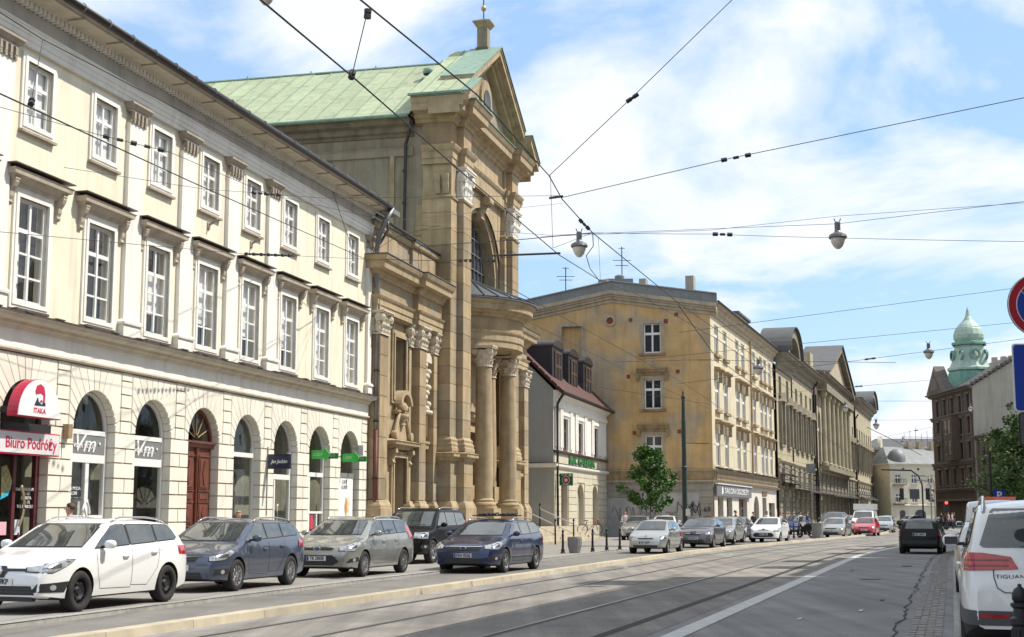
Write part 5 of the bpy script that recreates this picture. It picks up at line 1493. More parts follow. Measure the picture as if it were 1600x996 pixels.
for z0, z1, a, bb in ((16.9, 18.0, 141, 157), (18.2, 19.2, 198, 212)):
	MB().box(a, bb, .2, .7, z0, z1).build('attic', tan, TH)
	for k in range(5): piece('attic_pier', ths, TH, a + (bb - a) * k / 4 - .4, a + (bb - a) * k / 4 + .4, .1, .8, z0, z1 + .25)
MB().box(157.3, 160, -.2, 1.5, 16.9, 19.4).build('attic_pier', ths, TH)
for k in range(7):
	x = 162 + k * 5.2
	MB().lathe([(.42, 7.0), (.42, 7.4), (.30, 7.5), (.26, 14.6), (.44, 15.0), (.44, 15.4)], (x, -1.0, 0), 12).build('column', ths, TH)
MB().box(160.5, 195.5, -1.6, -.5, 15.4, 16.2).build('column_beam', thd, TH)
MB().box(160.5, 195.5, -1.6, -.5, 6.5, 7.0).build('column_base', thd, TH)
def tri(x0, x1, zb, za, y0, y1, th=.8):
	xm = (x0 + x1) / 2
	MB().prism([(x0 + 1, zb), (x1 - 1, zb), (xm, za - th)], y0 + .7, y0 + .9).build('tympanum', tan, TH)
	for xa, xb in ((x0, xm), (xm, x1)):
		za_, zb_ = (zb, za) if xa == x0 else (za, zb)
		MB().prism([(xa, za_), (xb, zb_), (xb, zb_ - th), (xa, za_ - th * .6)], y0, y1).build('raking_cornice', thd, TH)
		MB().prism([(xa, za_ + .05), (xb, zb_ + .05), (xb, zb_ + .15), (xa, za_ + .15)], y0 - .2, y1 + 2.5).build('pediment_roof', thr, TH)
tri(163, 198, 17.7, 22.6, -1.6, .4)
def seg(c, hw, zb, rz, y):
	oa = arc(c, zb, hw, 0, 180, 18, rz); ia = arc(c, zb, hw - 1.0, 180, 0, 18, rz - .9)
	MB().prism(oa + ia, y - 1.1, y + .4).build('arched_gable', thd, TH)
	o2 = arc(c, zb + .05, hw + .1, 0, 180, 18, rz + .1); i2 = arc(c, zb + .05, hw, 180, 0, 18, rz)
	MB().prism(o2 + i2, y - 1.4, y + 1.6).build('gable_roof', thr, TH)
	MB().prism(arc(c, zb, hw - 1, 0, 180, 14, rz - .9), y + .1, y + .4).build('gable_panel', dsoot, TH)
seg(134, 4.6, 16.4, 2.6, -.25); seg(238, 6.5, 18.9, 2.6, -.3)
MB().box(124.5, 131, 2.5, 6, 17.0, 19.4).build('attic_room', tan, TH)
MB().box(124.3, 131.2, 2.3, 6.2, 19.4, 19.6).build('attic_roof', thr, TH)
MB().prism([(200, 18.2), (213, 18.2), (212, 21.2), (204, 21.2)], 2, 8).build('mansard', mat('brown_mansard', (.12, .06, .05), .8), TH)
for k, x in enumerate((139.3, 159.6, 196.2, 214.2)):
	MB().tube([(x, -.7, 16.3), (x, -.25, 15.6), (x, -.25, .2)], .12, 6).build('downpipe', gutter_dark, TH)
for a, bb, z in ((128.6, 131.8, 5.0), (131, 139.5, 4.3), (140, 162, 3.85), (163, 196, 3.75), (197, 214, 3.8), (216, 234, 3.9)):
	c_ = MB().add([(a, .0, z + .35), (bb, .0, z + .35), (bb, -1.9, z), (a, -1.9, z), (a, .0, z + .28), (bb, .0, z + .28), (bb, -1.9, z - .12), (a, -1.9, z - .12)],
			 [(0, 3, 2, 1), (4, 5, 6, 7), (3, 7, 6, 2), (0, 4, 7, 3), (1, 2, 6, 5)]).build('canopy', rust, TH)
	k = a + .5
	while k < bb:
		MB().tube([(k, -1.8, z), (k, 0, z + 1.1)], .03, 4).build('canopy_stay', black_iron, TH); k += 4
tag(TH)
def simple_block(name, label, cat, base, rz, w, d, h, cols, rows, m, ww=1.0, wh=1.6, z0=4.0, dz=3.3, roof=None, rh=2.5, trim=None, ground=None, group=None):
	"""far building: facade faces local -y"""
	r = empty(name, base, rz, label, cat, group)
	hs = []
	for i in range(cols):
		c = w * (i + .5) / cols
		for j in range(rows): hs.append(rect(c - ww / 2, c + ww / 2, z0 + j * dz, z0 + j * dz + wh))
	MB().wall(rect(0, w, 0, h), hs, 0, .25).add([(0, 0, 0), (0, d, 0), (0, d, h), (0, 0, h)], [(0, 1, 2, 3)]).add([(w, 0, 0), (w, d, 0), (w, d, h), (w, 0, h)], [(3, 2, 1, 0)]).add([(0, d, 0), (w, d, 0), (w, d, h), (0, d, h)], [(0, 1, 2, 3)]).build('wall', m, r)
	for h_ in hs:
		window(r, h_[0][0], h_[1][0], h_[0][1], h_[2][1], .15, 2, (1, 2), .1, .1, mfr=whitefr, mgl=pane_d)
		piece('sill', trim or m, r, h_[0][0] - .15, h_[1][0] + .15, -.14, 0, h_[0][1] - .15, h_[0][1])
	MB().sweep([(0, d), (0, 0), (w, 0), (w, d)], [(0, h - .5), (.1, h - .45), (.2, h - .2), (.4, h - .1), (.4, h), (0, h + .05)]).build('cornice', trim or m, r, fix=True)
	if roof:
		MB().add([(-.4, -.4, h), (w + .4, -.4, h), (w + .4, d + .4, h), (-.4, d + .4, h), (w * .12, d * .45, h + rh), (w * .88, d * .45, h + rh)], [(0, 1, 5, 4), (1, 2, 5), (2, 3, 4, 5), (3, 0, 4)]).build('roof', roof, r)
	return r
creamf = mat('far_cream', (.66, .61, .48), .93, var=.08, vs=.5, streak=.1)
palef = mat('far_pale', (.48, .44, .33), .93, var=.1, vs=.5, streak=.2)
tanf = mat('far_tan', (.36, .32, .23), .93, var=.12, vs=.5, streak=.2)
def at(px, py, Y):
	u, v = (px - 800) / 2200.0, (498 - py) / 2200.0
	c_, s_ = math.cos(PITCH), math.sin(PITCH)
	r_ = Vector((u, c_ - v * s_, s_ + v * c_))
	t = Y / r_.y
	return Vector((r_.x * t, Y, EYE + r_.z * t))
def ground_at(px, py, z=0):
	u, v = (px - 800) / 2200.0, (498 - py) / 2200.0
	c_, s_ = math.cos(PITCH), math.sin(PITCH)
	r_ = Vector((u, c_ - v * s_, s_ + v * c_))
	t = (z - EYE) / r_.z
	return Vector((r_.x * t, r_.y * t, z))
a = frame_pt(18.3, -16.0, 246)
b1 = simple_block('narrow_house', 'pale narrow house with curved gable beyond the long stone block', 'house', (a.x, a.y, 0), R(90 - 18), 16, 12, 12.5, 4, 3, palef, z0=3.6, trim=tan, roof=thr, rh=2)
MB().prism(arc(5, 12.5, 3.2, 0, 180, 14, 2.6), -.1, .4).build('curved_gable', palef, b1)
MB().box(3, 5.5, -1.2, 0, 6.6, 6.8).build('balcony', thd, b1); MB().box(3, 5.5, -1.2, -1.12, 6.8, 7.7).build('balcony_railing', black_iron, b1)
MB().box(10, 13, -1.6, 0, 10.6, 12.2).build('corner_turret', darksheet, b1)
b2 = simple_block('narrow_house', 'grey-beige narrow house between the pale gabled house and the cream corner building', 'house', (58.6, 244, 0), R(8), 4.2, 10, 10.2, 2, 3, tanf, z0=2.6, dz=2.5, wh=1.5, ww=.8, trim=tan, roof=thr, rh=1.8)
EB = simple_block('end_building', 'cream three-storey building with small round turret closing the street', 'building', (61.9, 232, 0), R(16), 18, 12, 9.9, 6, 2, creamf, ww=1.0, wh=1.45, z0=3.55, dz=3.1, trim=mat('far_white_trim', (.62, .58, .48), .9), roof=rfsheet, rh=3.0)
MB().lathe([(1.5, 9.9), (1.5, 10.6), (1.45, 11.2), (1.1, 11.9), (.5, 12.3), (.001, 12.4)], (2.2, 1.4, 0), 16).build('turret_dome', rfsheet, EB, smooth=True)
for x, z in ((1.5, 3.4), (1.5, 6.5)):
	MB().box(x - 1.1, x + 1.1, -.8, 0, z - .15, z).build('balcony', thd, EB)
	for q in range(9): MB().box(x - 1.08 + q * .26, x - 1.04 + q * .26, -.78, -.74, z, z + .8).build('baluster', black_iron, EB)
	MB().box(x - 1.1, x + 1.1, -.8, -.74, z + .8, z + .85).build('balcony_rail', black_iron, EB)
for x, hw, t in ((2.1, .5, 2.2), (5.4, 1.0, 2.2), (8.6, .5, 2.4), (12, .7, 2.4), (15, .7, 2.4)):
	MB().prism(archpoly(x - hw, x + hw, .1, t - hw * .5, 8, rz=hw * .7), -.03, .02).build('doorway', pane_d, EB)
MB().sweep([(0, 0), (18, 0)], [(0, 2.9), (.15, 2.95), (.2, 3.1), (0, 3.2)]).build('string_course', MATS['far_white_trim'], EB, fix=True)
for x in (2.5, 5.3, 8.3, 11, 14): MB().lathe([(.001, -.02), (.22, -.02), (.22, .02), (.001, .02)], (x, -.02, 9.0), 10, 'y').build('attic_vent', pane_d, EB)
for x, y in ((7, 5), (9, 5), (11, 4.5), (13, 5)):
	MB().box(x - .5, x + .5, y - .4, y + .4, 12.2, 13.8).build('chimney', tan, EB)
for i in range(6):
	x = 6 + i * 1.1
	b = MB().tube([(x, 5, 12.5), (x, 5, 15.2 + (i % 3) * .5)], .04, 4); b.box(x - .5, x + .5, 4.98, 5.02, 14.6, 14.64); b.build('aerial', black_iron, EB)
simple_block('rear_house', 'plain beige house seen behind the cream end building roof', 'house', (66, 262, 0), R(-4), 20, 12, 13.8, 5, 3, tanf, z0=4, roof=thr, rh=2)
simple_block('rear_house', 'low grey-roofed block far left behind the narrow houses', 'house', (46, 285, 0), R(-4), 18, 12, 11, 5, 3, tanf, z0=3, roof=thr, rh=2)
# --- brown building with the green cupola (right)
bx, by = 60.6, 185
BR = empty('brown_corner_building', (bx, by, 0), 0, 'dark brown five-storey corner building with green onion cupola and blank beige gable wall', 'building')
brn = mat('brown_brick_front', (.115, .082, .064), .93, var=.2, vs=.8, streak=.2)
brt = mat('brown_trim', (.15, .125, .105), .93, var=.2, vs=1.5)
beig = mat('beige_gable', (.40, .36, .29), .93, var=.08, vs=.5, streak=.2)
hs = [rect(1.2 + 3.4 * k, 2.4 + 3.4 * k, z, z + 2.1) for k in range(5) for z in (5.6, 9.0, 12.3, 15.3)]
MB().wall(rect(0, 18, 0, 18.4), hs, 0, .3, 'x').build('street_wall', brn, BR)
for h_ in hs:
	MB().box(.2, .24, h_[0][0], h_[1][0], h_[0][1], h_[2][1]).build('window', pane_d, BR)
	MB().box(.12, .2, (h_[0][0] + h_[1][0]) / 2 - .06, (h_[0][0] + h_[1][0]) / 2 + .06, h_[0][1], h_[2][1]).build('mullion', brt, BR)
	MB().box(-.2, 0, h_[0][0] - .3, h_[1][0] + .3, h_[2][1] + .1, h_[2][1] + .35).build('window_head', brt, BR)
	MB().box(-.15, 0, h_[0][0] - .2, h_[1][0] + .2, h_[0][1] - .2, h_[0][1]).build('sill', brt, BR)
for z, pj in ((18.0, .9), (14.7, .35), (8.2, .35), (4.6, .5)):
	MB().sweep([(0, 18.3), (0, -.1)], [(0, z), (pj * .4, z + .1), (pj * .6, z + .3), (pj, z + .4), (pj, z + .55), (0, z + .6)]).build('cornice', brt, BR, fix=True)
MB().box(-1.2, 0, 5.5, 9.0, 8.8, 14.8).build('bay_window', brn, BR)
for z in (9.6, 12.4):
	for y in (6.0, 7.6): MB().box(-1.24, -1.2, y, y + .9, z, z + 1.9).build('bay_pane', pane_d, BR)
MB().box(-1.0, 0, 10.5, 13.0, 11.7, 11.9).build('balcony', brt, BR)
MB().box(-1.0, -.92, 10.5, 13.0, 11.9, 12.8).build('balcony_railing', black_iron, BR)
for y in (1.0, 4.5, 10.5, 14): MB().box(-.12, 0, y - .35, y + .0, 5, 18).build('lesene', brt, BR)
MB().add([(0, 0, 0), (14, 0, 0), (14, 0, 17.8), (7, 0, 22.6), (0, 0, 18.4)], [(0, 1, 2, 3, 4)]).build('gable_wall', beig, BR)
MB().add([(0, 18, 0), (14, 18, 0), (14, 18, 17.8), (7, 18, 22.6), (0, 18, 18.4)], [(4, 3, 2, 1, 0)]).build('gable_wall', brn, BR)
MB().add([(14, 0, 0), (14, 18, 0), (14, 18, 17.8), (14, 0, 17.8)], [(0, 1, 2, 3)]).build('rear_wall', beig, BR)
MB().add([(-.3, -.2, 18.5), (7, -.2, 22.85), (7, 18.2, 22.85), (-.3, 18.2, 18.5), (14.3, -.2, 17.9), (14.3, 18.2, 17.9)], [(0, 1, 2, 3), (1, 4, 5, 2)]).build('roof', thr, BR)
for k in range(12):
	t = k / 12
	MB().box(-.2 + 7.1 * t, -.2 + 7.1 * (t + .085), -.3, .25, 18.6 + 4.2 * t, 18.95 + 4.2 * t).build('gable_coping', darksheet, BR)
for x in (3.4, 4.6, 5.6): MB().box(x - .3, x + .3, .4, 1.1, 20.2, 21.9 + x * .1).build('chimney', beig, BR)
MB().box(4.5, 5.1, -.02, .02, 15.2, 16.0).build('small_window', pane_d, BR)
MB().prism([(9.5, 18.6), (17.5, 18.6), (13.5, 22.4)], -.9, .6, 'x').build('pediment', brt, BR)
MB().prism([(10.8, 18.9), (16.2, 18.9), (13.5, 21.4)], -.95, -.9, 'x').build('pediment_panel', brn, BR)
MB().prism(arc(13.5, 18.9, 1.6, 0, 180, 12), -1.0, -.95, 'x').build('pediment_arch', brt, BR)
cup = mat('cupola_copper', (.35, .45, .37), .6, var=.15, vs=1.5, streak=.2)
cupd = mat('cupola_copper_dark', (.16, .32, .25), .6, var=.2, vs=1.5)
cxx, cyy = at(1515, 560, 196).x - bx, 196 - by
def oct_(prof, nm, m, n=8, c=(0, 0)):
	return MB().lathe(prof, (cxx + c[0], cyy + c[1], 0), n).build(nm, m, BR)
oct_([(3.1, 19.0), (3.1, 21.0), (2.9, 21.4)], 'cupola_drum', cupd)
oct_([(3.0, 21.4), (3.2, 21.5), (3.2, 21.8), (2.85, 22.0), (2.6, 22.5), (2.1, 24.6), (2.0, 25.0)], 'cupola_skirt', cup)
oct_([(2.3, 25.0), (2.45, 25.1), (2.45, 25.4), (1.9, 25.6)], 'cupola_ledge', cupd)
oct_([(1.75, 25.5), (2.05, 26.0), (2.1, 26.5), (1.85, 27.3), (1.3, 28.0), (.7, 28.6), (.35, 29.2), (.2, 30.0), (.001, 30.6)], 'cupola_onion', cup, 16)
for a_ in (225, 270, 315, 180):
	MB().lathe([(.5, -.15), (.75, -.15), (.75, .15), (.5, .15)], (cxx + 2.4 * math.cos(R(a_)), cyy + 2.4 * math.sin(R(a_)), 23.6), 16, 'y' if a_ == 270 else 'x').build('cupola_oculus', cupd, BR)
MB().box(-.6, 0, 0, 18, 3.4, 3.7).build('shop_canopy', brt, BR)
LB = empty('low_brown_building', (bx + .3, 148, 0), 0, 'lower dark building with pilastered front half hidden by the roadside tree', 'building')
hs = [rect(1.2 + 3.6 * k, 2.6 + 3.6 * k, z, z + 2.2) for k in range(10) for z in (1.0, 4.6, 8.0)]
MB().wall(rect(0, 36.8, 0, 11.6), hs, 0, .3, 'x').build('street_wall', brt, LB)
MB().add([(0, 0, 0), (12, 0, 0), (12, 0, 11.6), (0, 0, 11.6)], [(0, 1, 2, 3)]).build('side_wall', brt, LB)
for h_ in hs: MB().box(.2, .24, h_[0][0], h_[1][0], h_[0][1], h_[2][1]).build('window', pane_d, LB)
for k in range(11): MB().box(-.2, 0, .2 + 3.6 * k, .7 + 3.6 * k, 0, 11).build('pilaster', brt, LB)
MB().sweep([(0, 36.8), (0, 0), (12, 0)], [(0, 11.2), (.3, 11.3), (.6, 11.6), (.6, 11.8), (0, 11.9)]).build('cornice', brt, LB, fix=True)
MB().box(0, 12, 0, 36.8, 11.6, 11.9).build('roof', thr, LB)
# --- buildings on the right, outside the frame, that shade the street
rt = mat('right_row_render', (.40, .34, .25), .93, var=.1, vs=.6, streak=.2)
def right_row(x, y, ang, ln, h, label, dorm_=()):
	r = empty('terraced_house', (x, y, 0), R(-90 - ang), label, 'house', 'terraced houses along the right pavement')
	hs = [rect(.9 + 3 * k, 2.1 + 3 * k, z, z + 1.9) for k in range(int(ln / 3)) for z in (1, 4.8, 8.3, 11.6) if z + 2.4 < h]
	MB().wall(rect(0, ln, 0, h), hs, 0, .25).build('wall', rt, r)
	for h_ in hs:
		window(r, h_[0][0], h_[1][0], h_[0][1], h_[2][1], .15, 2, (1, 2), .08, .08, mgl=pane_d)
	MB().box(0, ln, .26, 12, 0, h).build('rear_wall', rt, r)
	MB().sweep([(0, 0), (ln, 0)], [(0, h - .5), (.2, h - .3), (.6, h - .1), (.6, h), (0, h + .05)]).build('cornice', tan, r, fix=True)
	MB().prism([(-.6, h + .06), (6, h + 2.2), (12.5, h + .06)], 0, ln, 'x').build('roof', rooft, r)
	for d in dorm_: MB().box(d, d + 2, -.4, 2, h, h + 2.6).build('dormer', rt, r)
	return r
def rr_pt(t): a = R(17.5); return (13.4 + t * math.sin(a), 26 + t * math.cos(a))
p = rr_pt(13); right_row(p[0], p[1], 17.5, 44, 17.3, 'rendered terraced house nearest the camera on the right', (2,))
p = rr_pt(30); right_row(p[0] + 1.0, p[1], 17.5, 16.5, 14.6, 'lower rendered terraced house farther along on the right', (3, 9))
p = rr_pt(52); right_row(p[0] + 1.6, p[1], 18.5, 21.5, 14.0, 'rendered terraced house at the far end of the right row', (1, 8, 15))
# --- cars
tyre_m = mat('tyre_rubber', (.022, .021, .02), .85, var=.15, vs=20)
rim_m = mat('alloy_rim', (.42, .42, .43), .3, metal=.8, var=.1)
rim_d = mat('black_steel_rim', (.035, .035, .038), .45, metal=.4)
blk = mat('black_plastic', (.022, .022, .024), .55, var=.1)
glassm = mat('car_glass', (.045, .055, .055), .02, var=.55, vs=2.2, spec=.9, coat=.6)
lampm = mat('headlamp_glass', (.40, .42, .44), .06, var=.35, vs=14, metal=.35, coat=1)
redl = mat('tail_lamp', (.42, .012, .015), .12, var=.3, vs=14, coat=1)
chrome = mat('chrome', (.72, .72, .72), .12, metal=1, var=0)
platew = mat('number_plate', (.70, .71, .70), .4, var=.05)
platet = mat('plate_print', (.02, .02, .025), .6, var=0)
seam_m = mat('panel_gap', (.012, .012, .013), .7, var=0)
def paint(name, col, metal=.0, rough=.28):
	return mat('paint_' + name, col, rough, metal=metal, var=.03, vs=1.5, coat=.9)
def interp(tab, x):
	if x <= tab[0][0]: return tab[0][1]
	for (a, b), (c, d) in zip(tab[:-1], tab[1:]):
		if x <= c:
			t = (x - a) / (c - a); return b + (d - b) * t
	return tab[-1][1]
def smooth_tab(tab, n=120):
	xs = [tab[0][0] + (tab[-1][0] - tab[0][0]) * i / n for i in range(n + 1)]
	ys = [interp(tab, x) for x in xs]
	for _ in range(3):
		ys = [ys[0]] + [(ys[i - 1] + 2 * ys[i] + ys[i + 1]) / 4 for i in range(1, n)] + [ys[-1]]
	return list(zip(xs, ys))
class CarShape:
	def __init__(s, L, Wd, top, belt=.92, tumble=.36, wr=.315, fa=.86, ra=None, zbot=.20, nose=.16, tail=.12, wb=2.65, boxy=0):
		s.L, s.W = L, Wd; s.top = smooth_tab(top); s.belt = belt; s.tum = tumble; s.wr = wr
		s.fa = fa; s.ra = fa + wb; s.zbot = zbot; s.nose = nose; s.tail = tail; s.boxy = boxy
		s.build()
	def half(s, x):
		w = s.W / 2
		n = .75; t_ = .55
		if x < n: w *= 1 - s.nose * ((n - x) / n) ** 2.6
		if x > s.L - t_: w *= 1 - s.tail * ((x - s.L + t_) / t_) ** 2.4
		return w
	def side(s, x, z):
		w = s.half(x); k = 1.0
		if z < .55: k = 1 - .06 * ((.55 - z) / .35) ** 2
		elif z > .7:
			k = 1 - .018 * (min(z, s.belt) - .7) / max(.05, s.belt - .7)
		if z > s.belt: k -= s.tum * (z - s.belt) / (s.W / 2) + .03 * min(1, (z - s.belt) / .1)
		for ax in (s.fa, s.ra):
			d = abs(x - ax) / .52
			if d < 1 and z < .8: k += .018 * (1 - d * d)
		return w * k
	def section(s, x):
		zt = interp(s.top, x); zb = s.zbot
		if x < .5: zb += .06 * (1 - x / .5)
		if x > s.L - .5: zb += .10 * (1 - (s.L - x) / .5)
		r = .09 if zt > s.belt + .15 else .07
		r = min(r, (zt - zb) * .35)
		crown = .045 if zt > s.belt + .1 else .05
		ze = zt - crown
		pts = [(0, zb), (.5 * s.side(x, zb), zb), (s.side(x, zb) - .05, zb)]
		N_ = 11
		for i in range(N_):
			z = zb + .03 + (ze - r - zb - .03) * i / (N_ - 1)
			pts.append((s.side(x, z), z))
		ye = s.side(x, ze - r); yt = s.side(x, ze)
		for i in range(1, 5):
			a = math.pi / 2 * i / 4
			pts.append((ye + (yt - ye) * math.sin(a) * .5 - r * (1 - math.cos(a)), ze - r + r * math.sin(a)))
		y0, z0 = pts[-1]
		for i in range(1, 7):
			t = i / 6
			pts.append((y0 * (1 - t), zt - (zt - z0) * (1 - t) ** 2))
		return pts
	def build(s):
		L = s.L
		xs = [0, .012, .03, .06, .10, .15, .21, .28, .36]
		n = 44
		xs += [.44 + (L - .88) * i / n for i in range(n + 1)]
		xs += [L - q for q in (.36, .28, .21, .15, .10, .06, .03, .012, 0)]
		vs = []; fs = []
		secs = [s.section(x) for x in xs]
		m = len(secs[0])
		for i, x in enumerate(xs):
			row = secs[i]
			e = min(x, L - x)
			sh = .0
			if e < .10:
				k = (1 - e / .10) ** 2
				zm = (row[0][1] + row[-1][1]) / 2
				row = [(y * (1 - .05 * k), zm + (z - zm) * (1 - .10 * k)) for y, z in row]
			for y, z in row: vs.append((x, y, z))
			for y, z in row[-2:0:-1]: vs.append((x, -y, z))
		k = 2 * m - 2
		for i in range(len(xs) - 1):
			for j in range(k):
				fs.append((i * k + j, i * k + (j + 1) % k, (i + 1) * k + (j + 1) % k, (i + 1) * k + j))
		fs.append(tuple(range(k - 1, -1, -1))); fs.append(tuple(range((len(xs) - 1) * k, len(xs) * k)))
		s.v, s.f = vs, fs
		s.bvh = BVHTree.FromPolygons([Vector(v) for v in vs], fs)
		me = bpy.data.meshes.new('body'); me.from_pydata(vs, [], fs); me.update()
		bm = bmesh.new(); bm.from_mesh(me); bmesh.ops.recalc_face_normals(bm, faces=bm.faces); bm.to_mesh(me); bm.free()
		cb = MB()
		for ax in (s.fa, s.ra):
			for sy in (-1, 1):
				n_ = 28; R1 = s.wr + .055
				a_, b_ = (s.W / 2 - .32, s.W / 2 + .3) if sy > 0 else (-s.W / 2 - .3, -s.W / 2 + .32)
				pr = [(ax + R1 * math.cos(2 * math.pi * i / n_), s.wr + R1 * math.sin(2 * math.pi * i / n_)) for i in range(n_)]
				cb.prism(pr, a_, b_)
		cm = cb.mesh('cut')
		bm = bmesh.new(); bm.from_mesh(cm); bmesh.ops.recalc_face_normals(bm, faces=bm.faces); bm.to_mesh(cm); bm.free()
		me.materials.append(blk); cm.materials.append(blk); me.materials.append(seam_m); cm.materials.append(seam_m)
		cm.polygons.foreach_set('material_index', [1] * len(cm.polygons))
		o1 = bpy.data.objects.new('b', me); o2 = bpy.data.objects.new('c', cm)
		C.objects.link(o1); C.objects.link(o2)
		md = o1.modifiers.new('x', 'BOOLEAN'); md.object = o2; md.operation = 'DIFFERENCE'; md.solver = 'EXACT';
		bpy.context.view_layer.update()
		dg = bpy.context.evaluated_depsgraph_get()
		res = bpy.data.meshes.new_from_object(o1.evaluated_get(dg))
		bpy.data.objects.remove(o1); bpy.data.objects.remove(o2)
		for p in res.polygons:
			if p.material_index == 0 and p.center.z < s.zbot + .05 and abs(p.normal.z) > .8: p.material_index = 1
			elif p.material_index == 0 and abs(p.center.z - s.wr) < s.wr + .06 and any(abs(math.hypot(p.center.x - ax, p.center.z - s.wr) - (s.wr + .055)) < .012 for ax in (s.fa, s.ra)) and abs(p.normal.y) < .5:
				p.material_index = 1
		s.me = res
	# -------- pieces laid on the body surface
	def lay(s, name, poly, view, m, off=.006, side=1, step=.07, ax=None):
		"""poly in view coordinates: 'side' (x,z), 'front'/'rear' (y,z), 'top' (x,y), 'nose'/'tail' (angle deg, z)"""
		if len(poly) < 3: return None
		pts = []
		n = len(poly)
		sc = 1
		if view in ('nose', 'tail'): sc = 1 / 70.0
		pv = [(a * sc, b) for a, b in poly]
		xs = [p[0] for p in pv]; zs = [p[1] for p in pv]
		bd = []
		for i in range(n):
			a, b = pv[i], pv[(i + 1) % n]
			k = max(1, int(math.hypot(a[0] - b[0], a[1] - b[1]) / step))
			for q in range(k): bd.append((a[0] + (b[0] - a[0]) * q / k, a[1] + (b[1] - a[1]) * q / k))
		def inside(x, z):
			r = False; j = n - 1
			for i in range(n):
				if ((pv[i][1] > z) != (pv[j][1] > z)) and (x < (pv[j][0] - pv[i][0]) * (z - pv[i][1]) / (pv[j][1] - pv[i][1]) + pv[i][0]): r = not r
				j = i
			return r
		ip = []
		x = min(xs) + step * .5
		while x < max(xs):
			z = min(zs) + step * .5
			while z < max(zs):
				if inside(x, z) and min(math.hypot(x - q[0], z - q[1]) for q in bd) > step * .45: ip.append((x, z))
				z += step
			x += step
		nb = len(bd)
		allp = [Vector(p) for p in bd + ip]
		r = delaunay_2d_cdt(allp, [(i, (i + 1) % nb) for i in range(nb)], [list(range(nb))], 1, 1e-5)
		V, F = r[0], r[2]
		out_ = []; ok = []
		for v in V:
			a, b = v.x / sc, v.y
			if view == 'side': o, d = Vector((a, side * 3, b)), Vector((0, -side, 0))
			elif view == 'front': o, d = Vector((-2, a, b)), Vector((1, 0, 0))
			elif view == 'rear': o, d = Vector((s.L + 2, a, b)), Vector((-1, 0, 0))
			elif view == 'top': o, d = Vector((a, b, 4)), Vector((0, 0, -1))
			elif view == 'nose':
				c_ = Vector((ax if ax else .95, side * .15, b)); dr = Vector((-math.cos(R(a)), side * math.sin(R(a)), 0)); o, d = c_ + dr * 3, -dr
			else:
				c_ = Vector((s.L - (ax if ax else .9), side * .15, b)); dr = Vector((math.cos(R(a)), side * math.sin(R(a)), 0)); o, d = c_ + dr * 3, -dr
			h = s.bvh.ray_cast(o, d)
			if h[0] is None: out_.append(Vector((0, 0, 0))); ok.append(False)
			else:
				nn = h[1]
				if nn.dot(d) > 0: nn = -nn
				out_.append(h[0] + nn * off); ok.append(True)
		fs = []
		for f in F:
			if all(ok[i] for i in f):
				if max((out_[f[i]] - out_[f[i - 1]]).length for i in range(len(f))) < step * 6: fs.append(tuple(f))
		from_ = {}
		for f in fs:
			for i in range(len(f)):
				e = (f[i], f[(i + 1) % len(f)]); k = tuple(sorted(e)); from_.setdefault(k, []).append(e)
		me = bpy.data.meshes.new(name)
		me.from_pydata(out_, [], fs); me.update()
		bm = bmesh.new(); bm.from_mesh(me)
		bmesh.ops.delete(bm, geom=[v for v in bm.verts if not v.link_faces], context='VERTS')
		bmesh.ops.recalc_face_normals(bm, faces=bm.faces)
		cc = Vector((s.L / 2, 0, .6))
		if bm.faces:
			t = sum(((f.calc_center_median() - cc).dot(f.normal) for f in bm.faces))
			if t < 0: bmesh.ops.reverse_faces(bm, faces=bm.faces)
		bm.to_mesh(me); bm.free()
		me.polygons.foreach_set('use_smooth', [True] * len(me.polygons))
		me.materials.append(m)
		return me
	def ribbon(s, name, pts, view, m, w=.008, off=.003, side=1):
		vs = []; fs = []
		dense = []
		for (a, b) in zip(pts[:-1], pts[1:]):
			k = max(1, int(math.hypot(a[0] - b[0], a[1] - b[1]) / .06))
			for q in range(k): dense.append((a[0] + (b[0] - a[0]) * q / k, a[1] + (b[1] - a[1]) * q / k))
		dense.append(pts[-1])
		for i, p in enumerate(dense):
			q = dense[min(i + 1, len(dense) - 1)]; r_ = dense[max(i - 1, 0)]
			t = Vector((q[0] - r_[0], q[1] - r_[1])).normalized(); nn = Vector((-t.y, t.x)) * w / 2
			for sg in (-1, 1):
				a, b = p[0] + nn.x * sg, p[1] + nn.y * sg
				if view == 'side': o, d = Vector((a, side * 3, b)), Vector((0, -side, 0))
				elif view == 'rear': o, d = Vector((s.L + 2, a, b)), Vector((-1, 0, 0))
				elif view == 'front': o, d = Vector((-2, a, b)), Vector((1, 0, 0))
				else: o, d = Vector((a, b, 4)), Vector((0, 0, -1))
				h = s.bvh.ray_cast(o, d)
				if h[0] is None:
					return None
				vs.append(h[0] - d * off)
		fs = [(2 * i, 2 * i + 1, 2 * i + 3, 2 * i + 2) for i in range(len(dense) - 1)]
		me = bpy.data.meshes.new(name); me.from_pydata(vs, [], fs); me.update(); me.materials.append(m)
		return me
